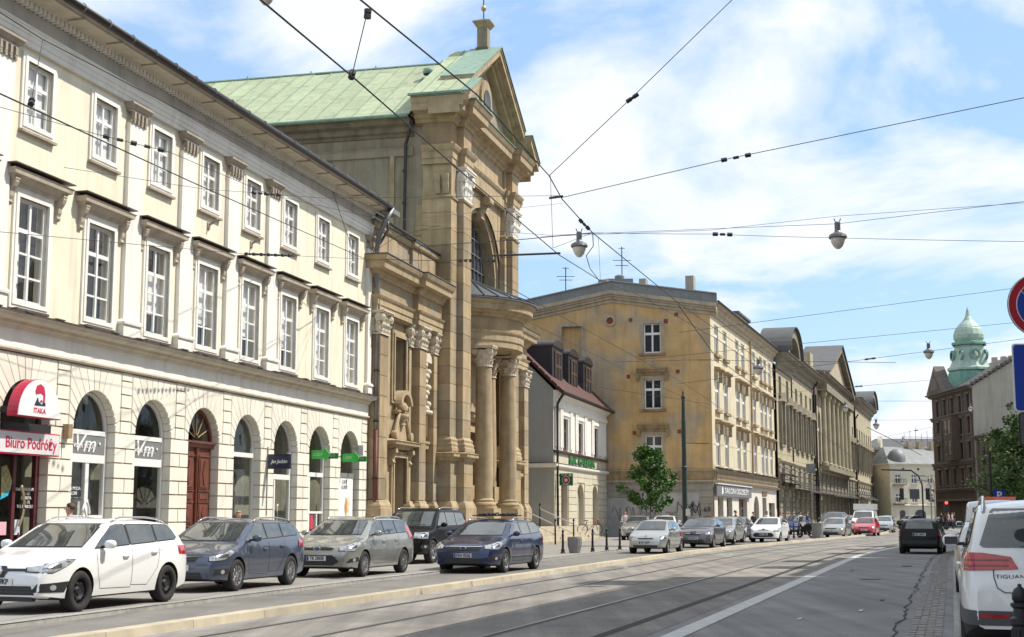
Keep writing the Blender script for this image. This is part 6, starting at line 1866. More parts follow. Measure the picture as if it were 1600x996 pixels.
def wheel_meshes(r, w=.21, style='alloy', n=32):
	t = MB().lathe([(r * .66, -w / 2), (r * .93, -w / 2), (r * .985, -w * .40), (r, -w * .28), (r, w * .28), (r * .985, w * .40), (r * .93, w / 2), (r * .66, w / 2), (r * .60, w * .3), (r * .60, -w * .3), (r * .66, -w / 2)], (0, 0, 0), n, 'y').mesh('tyre', True)
	t.materials.append(tyre_m)
	b = MB(); rr = r * .66
	b.lathe([(rr, w * .46), (rr * .95, w * .47), (rr * .9, w * .36), (rr * .88, w * .1), (.001, w * .08)], (0, 0, 0), n, 'y')
	if style == 'steel':
		b.lathe([(rr * .88, w * .22), (rr * .6, w * .34), (rr * .35, w * .20), (rr * .25, w * .34), (.001, w * .36)], (0, 0, 0), 20, 'y')
		for q in range(8):
			a = q * math.pi / 4
			b.lathe([(.001, 0), (.022, 0), (.022, .02)], (rr * .72 * math.cos(a), w * .31, rr * .72 * math.sin(a)), 6, 'y')
	else:
		ns = {'alloy': 5, 'cover': 9, 'multi': 10}[style]
		for q in range(ns):
			a = 2 * math.pi * q / ns
			hw = {'alloy': .16, 'cover': .17, 'multi': .07}[style]
			v = []
			for rad, ww, yy in ((rr * .18, hw * .9, w * .40), (rr * .93, hw * (1.0 if style != 'alloy' else .75), w * .44)):
				for sg in (-1, 1):
					aa = a + sg * ww / (rad / rr) * (.35 if rad < rr * .5 else 1)
					v.append((rad * math.cos(aa), yy, rad * math.sin(aa)))
			v += [(p[0], p[1] - .03, p[2]) for p in v]
			b.add(v, [(0, 1, 3, 2), (4, 6, 7, 5), (0, 2, 6, 4), (1, 5, 7, 3), (0, 4, 5, 1), (2, 3, 7, 6)])
		b.lathe([(rr * .28, w * .38), (rr * .24, w * .46), (.001, w * .47)], (0, 0, 0), 16, 'y')
	m = b.mesh('rim'); m.materials.append(rim_d if style == 'steel' else rim_m)
	return t, m
WM = {}
def grille_mesh(s, poly, m_in=None):
	return s.lay('grille', poly, 'front', m_in or blk, .008, step=.06)
def make_car(name, shape, pm, label, cat='car', wins=None, ws=None, rw=None, headl=None, taill=None, style='alloy', grille=None, lower=None,
			 plate=None, rails=None, seams=(), handles=(), mirror=(1.45, .98), extra=None, group='parked cars along the left kerb', fogs=None, rplate=None, plate_z=.47, badge=None, wiper=True):
	"""local frame: x = 0 at the front bumper running to the rear, +y is the side seen from the street"""
	s = shape
	root = empty(name, (0, 0, 0), 0, label, cat, group)
	me = s.me.copy(); me.materials[0] = pm
	body = link('body', me, root)
	smooth_by_angle(body, 32)
	P = {}
	def put(nm, me_, par=root):
		if me_ is None: return None
		return link(nm, me_, par)
	for nm, sd_ in (('l', 1), ('r', -1)):
		for w_ in wins or ():
			cx = sum(p[0] for p in w_) / len(w_); cz = sum(p[1] for p in w_) / len(w_)
			big = [(cx + (x - cx) * 1.0 + math.copysign(.018, x - cx), cz + (z - cz) + math.copysign(.015, z - cz)) for x, z in w_]
			sw = put('side_window', s.lay('side_window', w_, 'side', glassm, .009, sd_))
			if sw: put('window_seal', s.lay('window_seal', big, 'side', blk, .004, sd_), sw)
		for wa, wb_ in zip((wins or ())[:-1], (wins or ())[1:]):
			put('pillar_trim', s.lay('pillar_trim', [wa[1], wb_[0], wb_[-1], wa[2]], 'side', blk, .006, sd_))
		if headl: put('headlight', s.lay('headlight', headl, 'nose', lampm, .010, sd_, step=.05))
		if headl and len(headl) > 3:
			cx = sum(p[0] for p in headl) / len(headl); cz = sum(p[1] for p in headl) / len(headl)
			hm = s.lay('headlight_rim', [(cx + (x - cx) * 1.07, cz + (z - cz) * 1.16) for x, z in headl], 'nose', seam_m, .004, sd_, step=.05)
			put('headlight_rim', hm)
			dm = s.lay('reflector', [(cx - 7, cz - .035), (cx + 9, cz - .03), (cx + 9, cz + .035), (cx - 7, cz + .03)], 'nose', chrome, .014, sd_, step=.03)
			put('reflector', dm)
		if taill:
			for tl in taill: put('tail_light', s.lay('tail_light', tl, 'tail', redl, .010, sd_, step=.05))
		for sm in seams: put('panel_gap', s.ribbon('panel_gap', sm, 'side', seam_m, side=sd_))
		for hx, hz in handles:
			h = s.bvh.ray_cast(Vector((hx, sd_ * 3, hz)), Vector((0, -sd_, 0)))
			if h[0]:
				b = MB().tube([(hx - .09, h[0].y + sd_ * .004, hz), (hx - .06, h[0].y + sd_ * .032, hz + .004), (hx + .06, h[0].y + sd_ * .032, hz + .006), (hx + .09, h[0].y + sd_ * .004, hz + .004)], .016, 6)
				b.build('door_handle', pm, root, smooth=True)
		if mirror:
			mx_, mz_ = mirror; yb = s.side(mx_, mz_)
			b = MB()
			for q in range(9):
				pass
			cxm, cym, czm = mx_, sd_ * (yb + .155), mz_ + .05
			vs = []; NN, MM = 12, 8
			for i in range(NN):
				for j in range(MM + 1):
					u = 2 * math.pi * i / NN; v_ = math.pi * j / MM
					sx_ = math.copysign(abs(math.sin(v_) * math.cos(u)) ** .7, math.cos(u)) * (.085 if math.cos(u) < 0 else .05)
					vs.append((cxm + sx_, cym + sd_ * .10 * math.copysign(abs(math.cos(v_)) ** .8, math.cos(v_)), czm + .075 * math.copysign(abs(math.sin(v_) * math.sin(u)) ** .8, math.sin(u))))
			fs = [(i * (MM + 1) + j, ((i + 1) % NN) * (MM + 1) + j, ((i + 1) % NN) * (MM + 1) + j + 1, i * (MM + 1) + j + 1) for i in range(NN) for j in range(MM)]
			b.add(vs, fs)
			mo = b.build('wing_mirror', pm, root, smooth=True)
			MB().box(mx_ - .03, mx_ + .03, min(sd_ * (yb - .03), sd_ * (yb + .09)), max(sd_ * (yb - .03), sd_ * (yb + .09)), mz_ - .01, mz_ + .03).build('mirror_arm', blk, mo)
			MB().box(mx_ + .045, mx_ + .056, min(sd_ * (yb + .08), sd_ * (yb + .23)), max(sd_ * (yb + .08), sd_ * (yb + .23)), mz_ + .005, mz_ + .095).build('mirror_glass', pane_d, mo)
		if rails:
			x0_, x1_, zr = rails
			pts = []
			for i in range(13):
				t = i / 12; x = x0_ + (x1_ - x0_) * t
				zt = interp(s.top, x); y = s.side(x, zt - .10) - .075
				pts.append((x, sd_ * y, zt - .035 + zr * min(1, min(t, 1 - t) * 8)))
			MB().tube(pts, .018, 6).build('roof_rail', chrome, root, smooth=True)
		if fogs: put('fog_light', s.lay('fog_light', fogs, 'nose', blk, .006, sd_, step=.05));
		if fogs:
			cx = sum(p[0] for p in fogs) / len(fogs); cz = sum(p[1] for p in fogs) / len(fogs)
			put('fog_lamp', s.lay('fog_lamp', [(cx + 3.2 * math.cos(a), cz + .045 * math.sin(a)) for a in [i * math.pi / 5 for i in range(10)]], 'nose', lampm, .012, sd_, step=.03))
	if ws:
		w_ = put('windscreen', s.lay('windscreen', ws, 'front', glassm, .008))
		cx = 0; cz = sum(p[1] for p in ws) / len(ws)
		put('windscreen_seal', s.lay('windscreen_seal', [(x + math.copysign(.02, x), z + math.copysign(.018, z - cz)) for x, z in ws], 'front', blk, .004), w_)
		if wiper:
			zb_ = min(p[1] for p in ws)
			for y0, y1 in ((-.55, .02), (.0, .55)):
				wp = s.ribbon('wiper', [(y0, zb_ + .05), (y1, zb_ + .025)], 'front', blk, .022, .016)
				put('wiper', wp, w_)
	if rw:
		w_ = put('rear_window', s.lay('rear_window', rw, 'rear', glassm, .008))
	if grille:
		for gi, g_ in enumerate(grille):
			gq = put('grille', s.lay('grille', g_, 'front', blk, .008, step=.05))
			z0_, z1_ = min(p[1] for p in g_), max(p[1] for p in g_)
			y1_ = max(p[0] for p in g_)
			nb_ = max(2, int((z1_ - z0_) / .045))
			for q in range(1, nb_):
				z = z0_ + (z1_ - z0_) * q / nb_
				rb = s.ribbon('grille_bar', [(-y1_ * .9, z), (y1_ * .9, z)], 'front', mat('grille_bar', (.07, .07, .075), .4, metal=.5), .012, .014)
				put('grille_bar', rb, gq)
			if gi == 0 and y1_ > .3:
				rb = s.ribbon('grille_trim', [(-y1_, z1_ + .008), (y1_, z1_ + .008)], 'front', chrome, .018, .014); put('grille_trim', rb, gq)
	if lower:
		put('bumper_trim', s.lay('bumper_trim', lower, 'front', blk, .006))
	def plate_obj(xf, z, txt, rotz, rear=False):
		p = MB().box(xf - .012, xf, -.26, .26, z - .056, z + .056).build('number_plate', platew, root)
		MB().box(xf - .016 if not rear else xf, xf - .012 if not rear else xf + .003, .20 if not rear else -.252, .252 if not rear else -.2, z - .05, z + .05).build('plate_band', mat('plate_blue', (.01, .05, .35), .5, var=0), p)
		t_ = text('plate_lettering', txt, .115, platet, p, (xf - .015 if not rear else xf + .004, -.02 if not rear else .02, z), (90, 0, -90 if not rear else 90), sx=.8, bold=.004, extrude=.001)
	if plate:
		h = s.bvh.ray_cast(Vector((-2, 0, plate_z)), Vector((1, 0, 0)))
		plate_obj(h[0].x - .012, plate_z, plate, 0)
	if rplate:
		h = s.bvh.ray_cast(Vector((s.L + 2, 0, rplate[1])), Vector((-1, 0, 0)))
		plate_obj(h[0].x + .024, rplate[1], rplate[0], 0, True)
	if badge:
		kind, bz = badge
		h = s.bvh.ray_cast(Vector((-2, 0, bz)), Vector((1, 0, 0)))
		bx_ = h[0].x
		if kind == 'oval':
			MB().lathe([(.001, -.03), (.085, -.03), (.09, -.01), (.09, .01)], (0, 0, 0), 20, 'x').build('badge', mat('badge_blue', (.02, .06, .25), .3, coat=1), root, loc=(bx_ - .0, 0, bz)).scale = (1, 1, .48)
			MB().lathe([(.085, -.034), (.097, -.03), (.097, .0)], (0, 0, 0), 20, 'x').build('badge_ring', chrome, root, loc=(bx_, 0, bz)).scale = (1, 1, .5)
		elif kind == 'diamond':
			b = MB()
			oo = [(0, .105), (.07, 0), (0, -.105), (-.07, 0)]; ii = [(0, .06), (.035, 0), (0, -.06), (-.035, 0)]
			b.add([(bx_ - .03, a, bz + c_) for a, c_ in oo] + [(bx_ - .045, a, bz + c_) for a, c_ in ii] + [(bx_, a, bz + c_) for a, c_ in oo] + [(bx_, a, bz + c_) for a, c_ in ii],
				  [(i, (i + 1) % 4, (i + 1) % 4 + 4, i + 4) for i in range(4)] + [(i + 8, (i + 1) % 4 + 8, (i + 1) % 4, i) for i in range(4)] + [(i + 4, (i + 1) % 4 + 4, (i + 1) % 4 + 12, i + 12) for i in range(4)])
			b.build('badge', chrome, root, fix=True)
			put('badge_backing', s.lay('badge_backing', [(-.10, bz - .10), (.10, bz - .10), (.16, bz), (.10, bz + .07), (-.10, bz + .07), (-.16, bz)], 'front', blk, .012, step=.05))
		else:
			MB().lathe([(.045, -.02), (.058, -.02), (.058, .01), (.045, .01)], (bx_, 0, bz), 20, 'x').build('badge', chrome, root)
	kw = (round(s.wr, 3), style)
	if kw not in WM: WM[kw] = wheel_meshes(s.wr, .215, style)
	tm, rm = WM[kw]
	for ax in (s.fa, s.ra):
		for sy in (1, -1):
			w_ = empty('wheel', (0, 0, 0)); w_.parent = root
			w_.location = (ax, sy * (s.W / 2 - .10), s.wr)
			if sy < 0: w_.rotation_euler = (0, 0, math.pi)
			link('tyre', tm, w_); link('rim', rm, w_)
	return root
def place(root, wx, wy, phi, z=0, s=None, face=1):
	"""put the front near-side wheel contact at (wx, wy); the car faces the camera, phi = street heading"""
	if face > 0:
		ang = R(90 - phi)                       # local +x (to the rear) points up the street; +y must face the street (right)
		root.rotation_euler = (0, 0, ang)
		root.scale = (1, -1, 1) if False else (1, 1, 1)
	d = Vector((math.sin(R(phi)), math.cos(R(phi)), 0)); n = Vector((math.cos(R(phi)), -math.sin(R(phi)), 0))
	base = Vector((wx, wy, z)) - d * s.fa - n * (s.W / 2 - .06)
	root.location = base
	return root
# --- shapes (x from the nose, z of the roof line)
def T(*a): return list(a)
sh_megane = CarShape(4.45, 1.80, T((0, .64), (.04, .74), (.12, .80), (.5, .89), (1.08, .99), (1.2, 1.05), (1.95, 1.42), (2.3, 1.475), (3.2, 1.475), (3.9, 1.42), (4.1, 1.32), (4.38, .98), (4.45, .80)), belt=.93, wr=.325, fa=.88, wb=2.70)
sh_kia = CarShape(4.5, 1.78, T((0, .63), (.04, .72), (.13, .78), (.5, .87), (1.05, .97), (1.18, 1.04), (1.95, 1.40), (2.3, 1.46), (3.2, 1.46), (3.95, 1.41), (4.15, 1.32), (4.42, .98), (4.5, .80)), belt=.94, wr=.32, fa=.88, wb=2.65)
sh_focus = CarShape(4.47, 1.84, T((0, .64), (.04, .73), (.13, .80), (.5, .90), (1.0, 1.0), (1.12, 1.07), (1.85, 1.42), (2.2, 1.485), (3.2, 1.49), (3.95, 1.45), (4.15, 1.36), (4.4, 1.0), (4.47, .80)), belt=.95, wr=.315, fa=.87, wb=2.64)
sh_mondeo = CarShape(4.83, 1.88, T((0, .65), (.04, .74), (.13, .80), (.5, .90), (1.15, 1.0), (1.28, 1.07), (2.05, 1.42), (2.4, 1.50), (3.4, 1.50), (4.2, 1.45), (4.42, 1.35), (4.75, 1.0), (4.83, .82)), belt=.96, wr=.335, fa=.95, wb=2.85)
sh_suv = CarShape(4.75, 1.92, T((0, .72), (.05, .88), (.14, .97), (.5, 1.04), (1.15, 1.12), (1.25, 1.2), (1.85, 1.62), (2.1, 1.74), (3.4, 1.75), (4.2, 1.72), (4.5, 1.6), (4.7, 1.15), (4.75, .9)), belt=1.10, tumble=.24, wr=.37, fa=.9, wb=2.86, zbot=.28, nose=.10, tail=.08)
sh_corsa = CarShape(3.74, 1.61, T((0, .56), (.05, .66), (.14, .72), (.4, .82), (.82, .93), (.92, .99), (1.55, 1.35), (1.85, 1.42), (2.7, 1.42), (3.1, 1.36), (3.4, 1.15), (3.66, .9), (3.74, .75)), belt=.90, wr=.28, fa=.74, wb=2.44, nose=.2, tail=.14)
sh_hatch = CarShape(4.0, 1.73, T((0, .54), (.05, .68), (.14, .78), (.45, .90), (.95, 1.02), (1.05, 1.08), (1.75, 1.42), (2.1, 1.48), (2.9, 1.46), (3.4, 1.38), (3.7, 1.15), (3.93, .95), (4.0, .78)), belt=.96, wr=.30, fa=.80, wb=2.50, nose=.2, tail=.14)
sh_sedan = CarShape(4.7, 1.77, T((0, .55), (.05, .66), (.15, .74), (.5, .84), (1.2, .96), (1.32, 1.0), (2.0, 1.34), (2.35, 1.43), (3.0, 1.42), (3.4, 1.32), (3.9, 1.05), (4.6, .98), (4.7, .78)), belt=.91, wr=.31, fa=.92, wb=2.70)
sh_black = CarShape(4.05, 1.70, T((0, .55), (.05, .66), (.15, .76), (.45, .86), (.95, .98), (1.06, 1.04), (1.75, 1.38), (2.1, 1.45), (3.3, 1.44), (3.75, 1.36), (3.98, .98), (4.05, .78)), belt=.93, wr=.30, fa=.80, wb=2.46, tail=.10)
sh_tig = CarShape(4.43, 1.81, T((0, .62), (.05, .78), (.15, .9), (.5, 1.0), (1.1, 1.1), (1.2, 1.16), (1.9, 1.58), (2.2, 1.68), (3.4, 1.68), (3.95, 1.63), (4.12, 1.55), (4.30, 1.15), (4.38, 1.0), (4.43, .88)), belt=1.06, tumble=.27, wr=.345, fa=.88, wb=2.60, zbot=.26, tail=.11)
sh_van = CarShape(4.95, 1.90, T((0, .7), (.05, .9), (.2, 1.02), (.6, 1.12), (1.0, 1.25), (1.1, 1.35), (1.7, 1.85), (1.95, 1.94), (4.6, 1.95), (4.85, 1.9), (4.92, 1.4), (4.95, 1.0)), belt=1.15, tumble=.14, wr=.33, fa=.9, wb=3.1, zbot=.25, nose=.12, tail=.03)
def std(s, ws_b, ws_t, hw_b=.66, hw_t=.55):
	return [(-hw_b, ws_b), (hw_b, ws_b), (hw_t, ws_t), (-hw_t, ws_t)]
def estate_wins(s, x0, xt0, b, t, cuts, xe, xte, zb_end=None):
	"""cuts = pillar x positions (at belt); returns side window polygons"""
	zb_end = zb_end or b + .06
	res = []; xs = [x0] + list(cuts) + [xe]
	n = len(xs) - 1
	for i in range(n):
		a = xs[i] + (.035 if i else 0); c = xs[i + 1] - (.035 if i < n - 1 else 0)
		zb0 = b + (zb_end - b) * (a - x0) / (xe - x0); zb1 = b + (zb_end - b) * (c - x0) / (xe - x0)
		if i == 0: poly = [(a, zb0), (c, zb1), (c - .02, t), (xt0 + .12, t), (xt0, t - .03), (x0 + (xt0 - x0) * .5, (b + t) / 2 - .01)]
		elif i == n - 1: poly = [(a, zb0), (c - .08, zb1), (c, zb1 + .05), (xte + .05, t - .1), (xte, t - .04), (xte - .08, t - .015), (a - .02, t)]
		else: poly = [(a, zb0), (c, zb1), (c - .02, t), (a - .02, t)]
		res.append(poly)
	return res
white_p = paint('white', (.80, .80, .79)); blue_gr = paint('slate_blue', (.075, .095, .145), .5); silvgrn = paint('silver_green', (.36, .37, .34), .6)
navy = paint('navy', (.018, .028, .085), .4); blackp = mat('paint_black', (.004, .004, .005), .35, var=.03, coat=.12, spec=.2); silver = paint('silver', (.42, .43, .42), .6)
greyp = paint('graphite', (.12, .12, .135), .5); beigep = paint('champagne', (.34, .33, .28), .6); redp = paint('red', (.50, .012, .03)); bluep = paint('blue', (.03, .08, .28), .4)
wht2 = paint('old_white', (.70, .71, .69))
CARS = {}
s = sh_megane
r = make_car('estate_car', s, white_p, 'white estate car with black steel wheels, cut off by the left edge',
	wins=estate_wins(s, 1.30, 1.95, .99, 1.36, (2.42, 3.30), 4.02, 3.85, 1.10), ws=std(s, 1.02, 1.37, .68, .56),
	rw=[(-.55, 1.08), (.55, 1.08), (.48, 1.36), (-.48, 1.36)], headl=[(20, .66), (42, .64), (72, .82), (60, .83), (38, .76), (20, .72)],
	taill=[[(20, .80), (60, .84), (60, .98), (30, .98)]], style='steel', grille=[[(-.66, .30), (.66, .30), (.58, .44), (-.58, .44)], [(-.55, .66), (.55, .66), (.55, .70), (-.55, .70)]],
	plate='KR 69KP', rails=(2.1, 3.9, .05), seams=[[(1.32, .96), (1.36, .6), (1.45, .34), (2.38, .32), (2.42, .98)], [(2.42, .98), (2.38, .36), (2.9, .34), (3.2, .62), (3.34, 1.0)]],
	handles=((2.2, .84), (3.12, .88)), mirror=(1.55, 1.0), fogs=[(24, .34), (56, .33), (62, .50), (30, .47)], badge=('diamond', .665), plate_z=.50)
place(r, -6.95, 22.9, 16.3, PZ, s); CARS['ren'] = r
MB().box(.03, .12, -.6, .6, .2, .28).build('front_lip', blk, r)
s = sh_kia
r = make_car('estate_car', s, blue_gr, 'slate blue estate car parked behind the white estate with black wheels',
	wins=estate_wins(s, 1.30, 1.95, 1.0, 1.345, (2.40, 3.22), 4.05, 3.85, 1.09), ws=std(s, 1.01, 1.35, .67, .55),
	rw=[(-.55, 1.05), (.55, 1.05), (.48, 1.34), (-.48, 1.34)], headl=[(30, .62), (48, .64), (74, .80), (62, .82), (42, .73), (30, .70)],
	taill=[[(20, .80), (66, .84), (62, .98), (30, .98)]], style='multi', grille=[[(-.36, .60), (.36, .60), (.44, .70), (-.44, .70)], [(-.55, .28), (.55, .28), (.5, .40), (-.5, .40)]],
	plate='KR 2W56', rails=(2.05, 3.95, .045), seams=[[(1.30, .98), (1.34, .6), (1.45, .32), (2.36, .30), (2.40, .98)], [(2.40, .98), (2.36, .34), (2.85, .32), (3.12, .62), (3.26, 1.02)]],
	handles=((2.18, .82), (3.05, .86)), mirror=(1.55, 1.0), fogs=[(34, .34), (58, .36), (58, .46), (36, .46)], badge=('ring', .74), plate_z=.49)
place(r, -5.62, 29.0, 15.0, PZ, s); CARS['kia'] = r
s = sh_focus
r = make_car('estate_car', s, silvgrn, 'pale silver-green estate car with multi-spoke hubcaps parked behind the slate blue estate',
	wins=estate_wins(s, 1.22, 1.85, 1.02, 1.375, (2.32, 3.15), 4.08, 3.92, 1.08), ws=std(s, 1.04, 1.38, .69, .57),
	rw=[(-.58, 1.05), (.58, 1.05), (.5, 1.38), (-.5, 1.38)], headl=[(26, .66), (48, .64), (72, .84), (58, .86), (38, .78), (26, .73)],
	taill=[[(44, .9), (66, .9), (64, 1.25), (52, 1.25)]], style='cover', grille=[[(-.40, .665), (.40, .665), (.44, .735), (-.44, .735)], [(-.44, .30), (.44, .30), (.60, .40), (.42, .55), (-.42, .55), (-.60, .40)]],
	plate='TK 3303E', rails=(2.0, 3.95, .03), seams=[[(1.24, .98), (1.28, .6), (1.42, .32), (2.28, .30), (2.32, 1.0)], [(2.32, 1.0), (2.28, .32), (2.8, .30), (3.08, .62), (3.19, 1.04)]],
	handles=((2.1, .86), (2.98, .88)), mirror=(1.48, 1.02), fogs=[(34, .36), (60, .40), (58, .50), (40, .46)], badge=('oval', .70), plate_z=.47)
place(r, -3.72, 35.6, 17.2, PZ, s); CARS['foc'] = r
s = sh_mondeo
r = make_car('estate_car', s, navy, 'dark navy estate car with lit-looking headlamps and roof bars standing in the inner lane',
	wins=estate_wins(s, 1.40, 2.05, 1.02, 1.385, (2.55, 3.45), 4.35, 4.2, 1.09), ws=std(s, 1.04, 1.39, .70, .58),
	rw=[(-.6, 1.05), (.6, 1.05), (.5, 1.38), (-.5, 1.38)], headl=[(28, .68), (52, .66), (74, .82), (60, .86), (40, .80), (28, .76)],
	taill=[[(20, .82), (62, .84), (60, .98), (30, .98)]], style='alloy', grille=[[(-.42, .62), (.42, .62), (.54, .74), (-.54, .74)], [(-.56, .28), (.56, .28), (.48, .42), (-.48, .42)]],
	plate='KRA 0526J', rails=(2.25, 4.2, .06), seams=[[(1.42, .98), (1.46, .6), (1.55, .32), (2.51, .30), (2.55, 1.0)], [(2.55, 1.0), (2.51, .32), (3.1, .30), (3.35, .62), (3.49, 1.04)]],
	handles=((2.32, .86), (3.25, .88)), mirror=(1.62, 1.03), fogs=[(34, .36), (58, .38), (58, .47), (36, .46)], badge=('oval', .70), plate_z=.50)
place(r, -.22, 39.9, 18.3, 0, s); CARS['mon'] = r
for i, x in enumerate((2.5, 3.35)):
	MB().box(x - .03, x + .03, -.62, .62, 1.57, 1.60).build('roof_bar', blk, r)
	for y in (-.3, .3): MB().box(x - .28, x + .28, y - .04, y + .04, 1.60, 1.635).tube([(x - .25, y - .1, 1.63), (x + .25, y - .1, 1.66)], .03, 6).build('ski_carrier', blk, r)
s = sh_suv
r = make_car('off_roader', s, blackp, 'tall black off-road car parked close behind the navy estate',
	cat='car', wins=estate_wins(s, 1.42, 1.92, 1.16, 1.60, (2.42, 3.35), 4.3, 4.15, 1.20), ws=std(s, 1.17, 1.62, .74, .64),
	rw=[(-.6, 1.2), (.6, 1.2), (.55, 1.6), (-.55, 1.6)], headl=[(26, .80), (56, .78), (62, .98), (30, .96)], taill=[[(44, 1.0), (62, 1.0), (60, 1.35), (50, 1.35)]],
	grille=[[(-.40, .74), (.40, .74), (.42, .96), (-.42, .96)], [(-.6, .38), (.6, .38), (.55, .55), (-.55, .55)]], style='alloy', plate='KR 8CV41',
	rails=(2.1, 4.2, .05), seams=[[(1.44, 1.1), (1.5, .45), (2.38, .42), (2.42, 1.14)]], handles=((2.2, .98), (3.1, 1.0)), mirror=(1.62, 1.16), fogs=[(36, .48), (58, .48), (58, .6), (38, .6)], plate_z=.6)
place(r, -2.55, 45.2, 16.5, PZ, s); CARS['suv'] = r
s = sh_corsa
cw = [[(1.06, .965), (2.08, .985), (2.05, 1.31), (1.66, 1.31), (1.55, 1.28)], [(2.14, .99), (3.0, 1.03), (3.02, 1.1), (2.84, 1.24), (2.7, 1.29), (2.12, 1.31)]]
r = make_car('hatchback', s, silver, 'small silver three-door hatchback parked nearest beyond the bollards',
	wins=cw, ws=std(s, .98, 1.31, .60, .50), rw=[(-.5, 1.0), (.5, 1.0), (.42, 1.28), (-.42, 1.28)], headl=[(28, .56), (60, .56), (64, .68), (50, .74), (30, .70)],
	taill=[[(60, .7), (85, .7), (85, .95), (66, .98)]], style='cover', grille=[[(-.3, .60), (.3, .60), (.34, .66), (-.34, .66)], [(-.5, .28), (.5, .28), (.52, .36), (-.52, .36)]],
	plate='KR 4257V', seams=[[(1.08, .94), (1.1, .5), (1.2, .32), (2.1, .30), (2.14, .98)], [(1.0, .52), (3.2, .52)]], handles=((1.95, .82),), mirror=(1.28, .96), plate_z=.46, badge=('ring', .70))
place(r, 6.45, 59.3, 19.5, 0, s); CARS['cor'] = r
def put_car(key, name, s, pm, label, wx, wy, phi, z=0, **kw):
	d = dict(style='cover', plate='KR 513L', headl=[(28, .64), (50, .62), (72, .80), (58, .82), (38, .76), (28, .72)], taill=[[(30, .8), (64, .82), (62, .98), (34, .98)]],
			 grille=[[(-.36, .62), (.36, .62), (.42, .70), (-.42, .70)], [(-.55, .28), (.55, .28), (.5, .42), (-.5, .42)]])
	d.update(kw)
	r = make_car(name, s, pm, label, **d)
	place(r, wx, wy, phi, z, s); CARS[key] = r
	return r
hw_ = estate_wins(sh_hatch, 1.15, 1.75, 1.03, 1.38, (2.2,), 3.38, 3.1, 1.12)
kwh = dict(wins=hw_, ws=std(sh_hatch, 1.05, 1.38, .64, .53), rw=[(-.5, 1.08), (.5, 1.08), (.42, 1.34), (-.42, 1.34)], seams=[[(1.17, .98), (1.25, .5), (1.35, .32), (2.16, .30), (2.2, 1.0)]], handles=((2.0, .88), (2.8, .9)), mirror=(1.4, 1.03), badge=('ring', .74))
r = put_car('meg', 'hatchback', sh_hatch, greyp, 'graphite grey hatchback with diamond badge parked by the green street pole', 9.75, 69.2, 20.5, 0, **{**kwh, 'badge': ('diamond', .74), 'plate': 'KR 8G146', 'fogs': [(34, .34), (58, .36), (58, .46), (36, .46)]})
r = put_car('fie', 'hatchback', sh_hatch, white_p, 'white hatchback with wide black lower grille parked in front of the shop canopy', 15.6, 83.0, 21.5, 0, **{**kwh, 'badge': ('oval', .76), 'plate': 'KR 3 M5JL', 'grille': [[(-.30, .70), (.30, .70), (.32, .73), (-.32, .73)], [(-.5, .32), (.5, .32), (.62, .42), (.48, .56), (-.48, .56), (-.62, .42)]]})
sw_ = [[(1.45, .97), (2.45, .99), (2.43, 1.29), (2.12, 1.29), (1.98, 1.26)], [(2.52, .99), (3.25, 1.0), (3.1, 1.26), (2.5, 1.29)], [(3.33, 1.01), (3.6, 1.02), (3.3, 1.2)]]
kws = dict(wins=sw_, ws=std(sh_sedan, .99, 1.30, .66, .53), rw=[(-.5, 1.05), (.5, 1.05), (.45, 1.28), (-.45, 1.28)], seams=[[(1.47, .94), (1.5, .4), (2.45, .36), (2.48, .98)]], handles=((2.28, .84), (3.15, .86)), mirror=(1.7, .97))
put_car('saab', 'saloon_car', sh_sedan, silvgrn, 'pale greenish silver saloon parked on the pavement beside the graffiti wall corner', 11.75, 75.5, 20, PZ, **kws)
put_car('dk1', 'saloon_car', sh_sedan, greyp, 'dark grey saloon mostly hidden behind the white hatchback', 13.4, 82.5, 20, PZ, **kws)
put_car('prk', 'hatchback', sh_hatch, silver, 'silver hatchback parked across the square behind the sapling', 8.3, 86, 12, PZ, **kwh)
put_car('prk2', 'hatchback', sh_hatch, wht2, 'off-white hatchback just visible behind the small silver hatchback and sapling trunk', 10.6, 92, 12, PZ, **kwh)
put_car('blu', 'hatchback', sh_hatch, bluep, 'bright blue hatchback parked beyond the motorcycle', 22.3, 108, 20, PZ, **kwh)
put_car('gol', 'saloon_car', sh_sedan, beigep, 'champagne saloon at the head of the far row of parked cars', 23.0, 98.5, 21.5, 0, **{**kws, 'plate': 'KR 775PN'})
put_car('dv', 'off_roader', sh_suv, greyp, 'dark off-road car with blackish roof parked behind the champagne saloon', 26.3, 113, 20, PZ, wins=estate_wins(sh_suv, 1.42, 1.92, 1.16, 1.60, (2.42, 3.35), 4.3, 4.15, 1.20), ws=std(sh_suv, 1.17, 1.62, .74, .64), headl=[(26, .80), (56, .78), (62, .98), (30, .96)], mirror=(1.6, 1.16), grille=[[(-.40, .74), (.40, .74), (.42, .96), (-.42, .96)]], plate_z=.6)
put_car('ws', 'hatchback', sh_hatch, white_p, 'small white hatchback wedged between the dark off-roader and the white van', 30.5, 124, 20, PZ, **kwh)
put_car('red', 'hatchback', sh_corsa, redp, 'bright red low hatchback in the far row of parked cars', 27.4, 107.5, 21, 0, wins=cw, ws=std(sh_corsa, .98, 1.31, .60, .50), mirror=(1.28, .96), headl=[(28, .56), (60, .56), (64, .68), (50, .72), (30, .68)])
put_car('s1', 'hatchback', sh_hatch, silver, 'silver hatchback right behind the red hatchback', 34.0, 127, 18, 0, **kwh)
put_car('s2', 'hatchback', sh_hatch, blackp, 'black hatchback between two silver ones at the far end', 36.2, 135, 16, 0, **kwh)
put_car('s3', 'hatchback', sh_hatch, silver, 'last silver hatchback of the left row near the street end', 39.0, 146, 14, 0, **kwh)
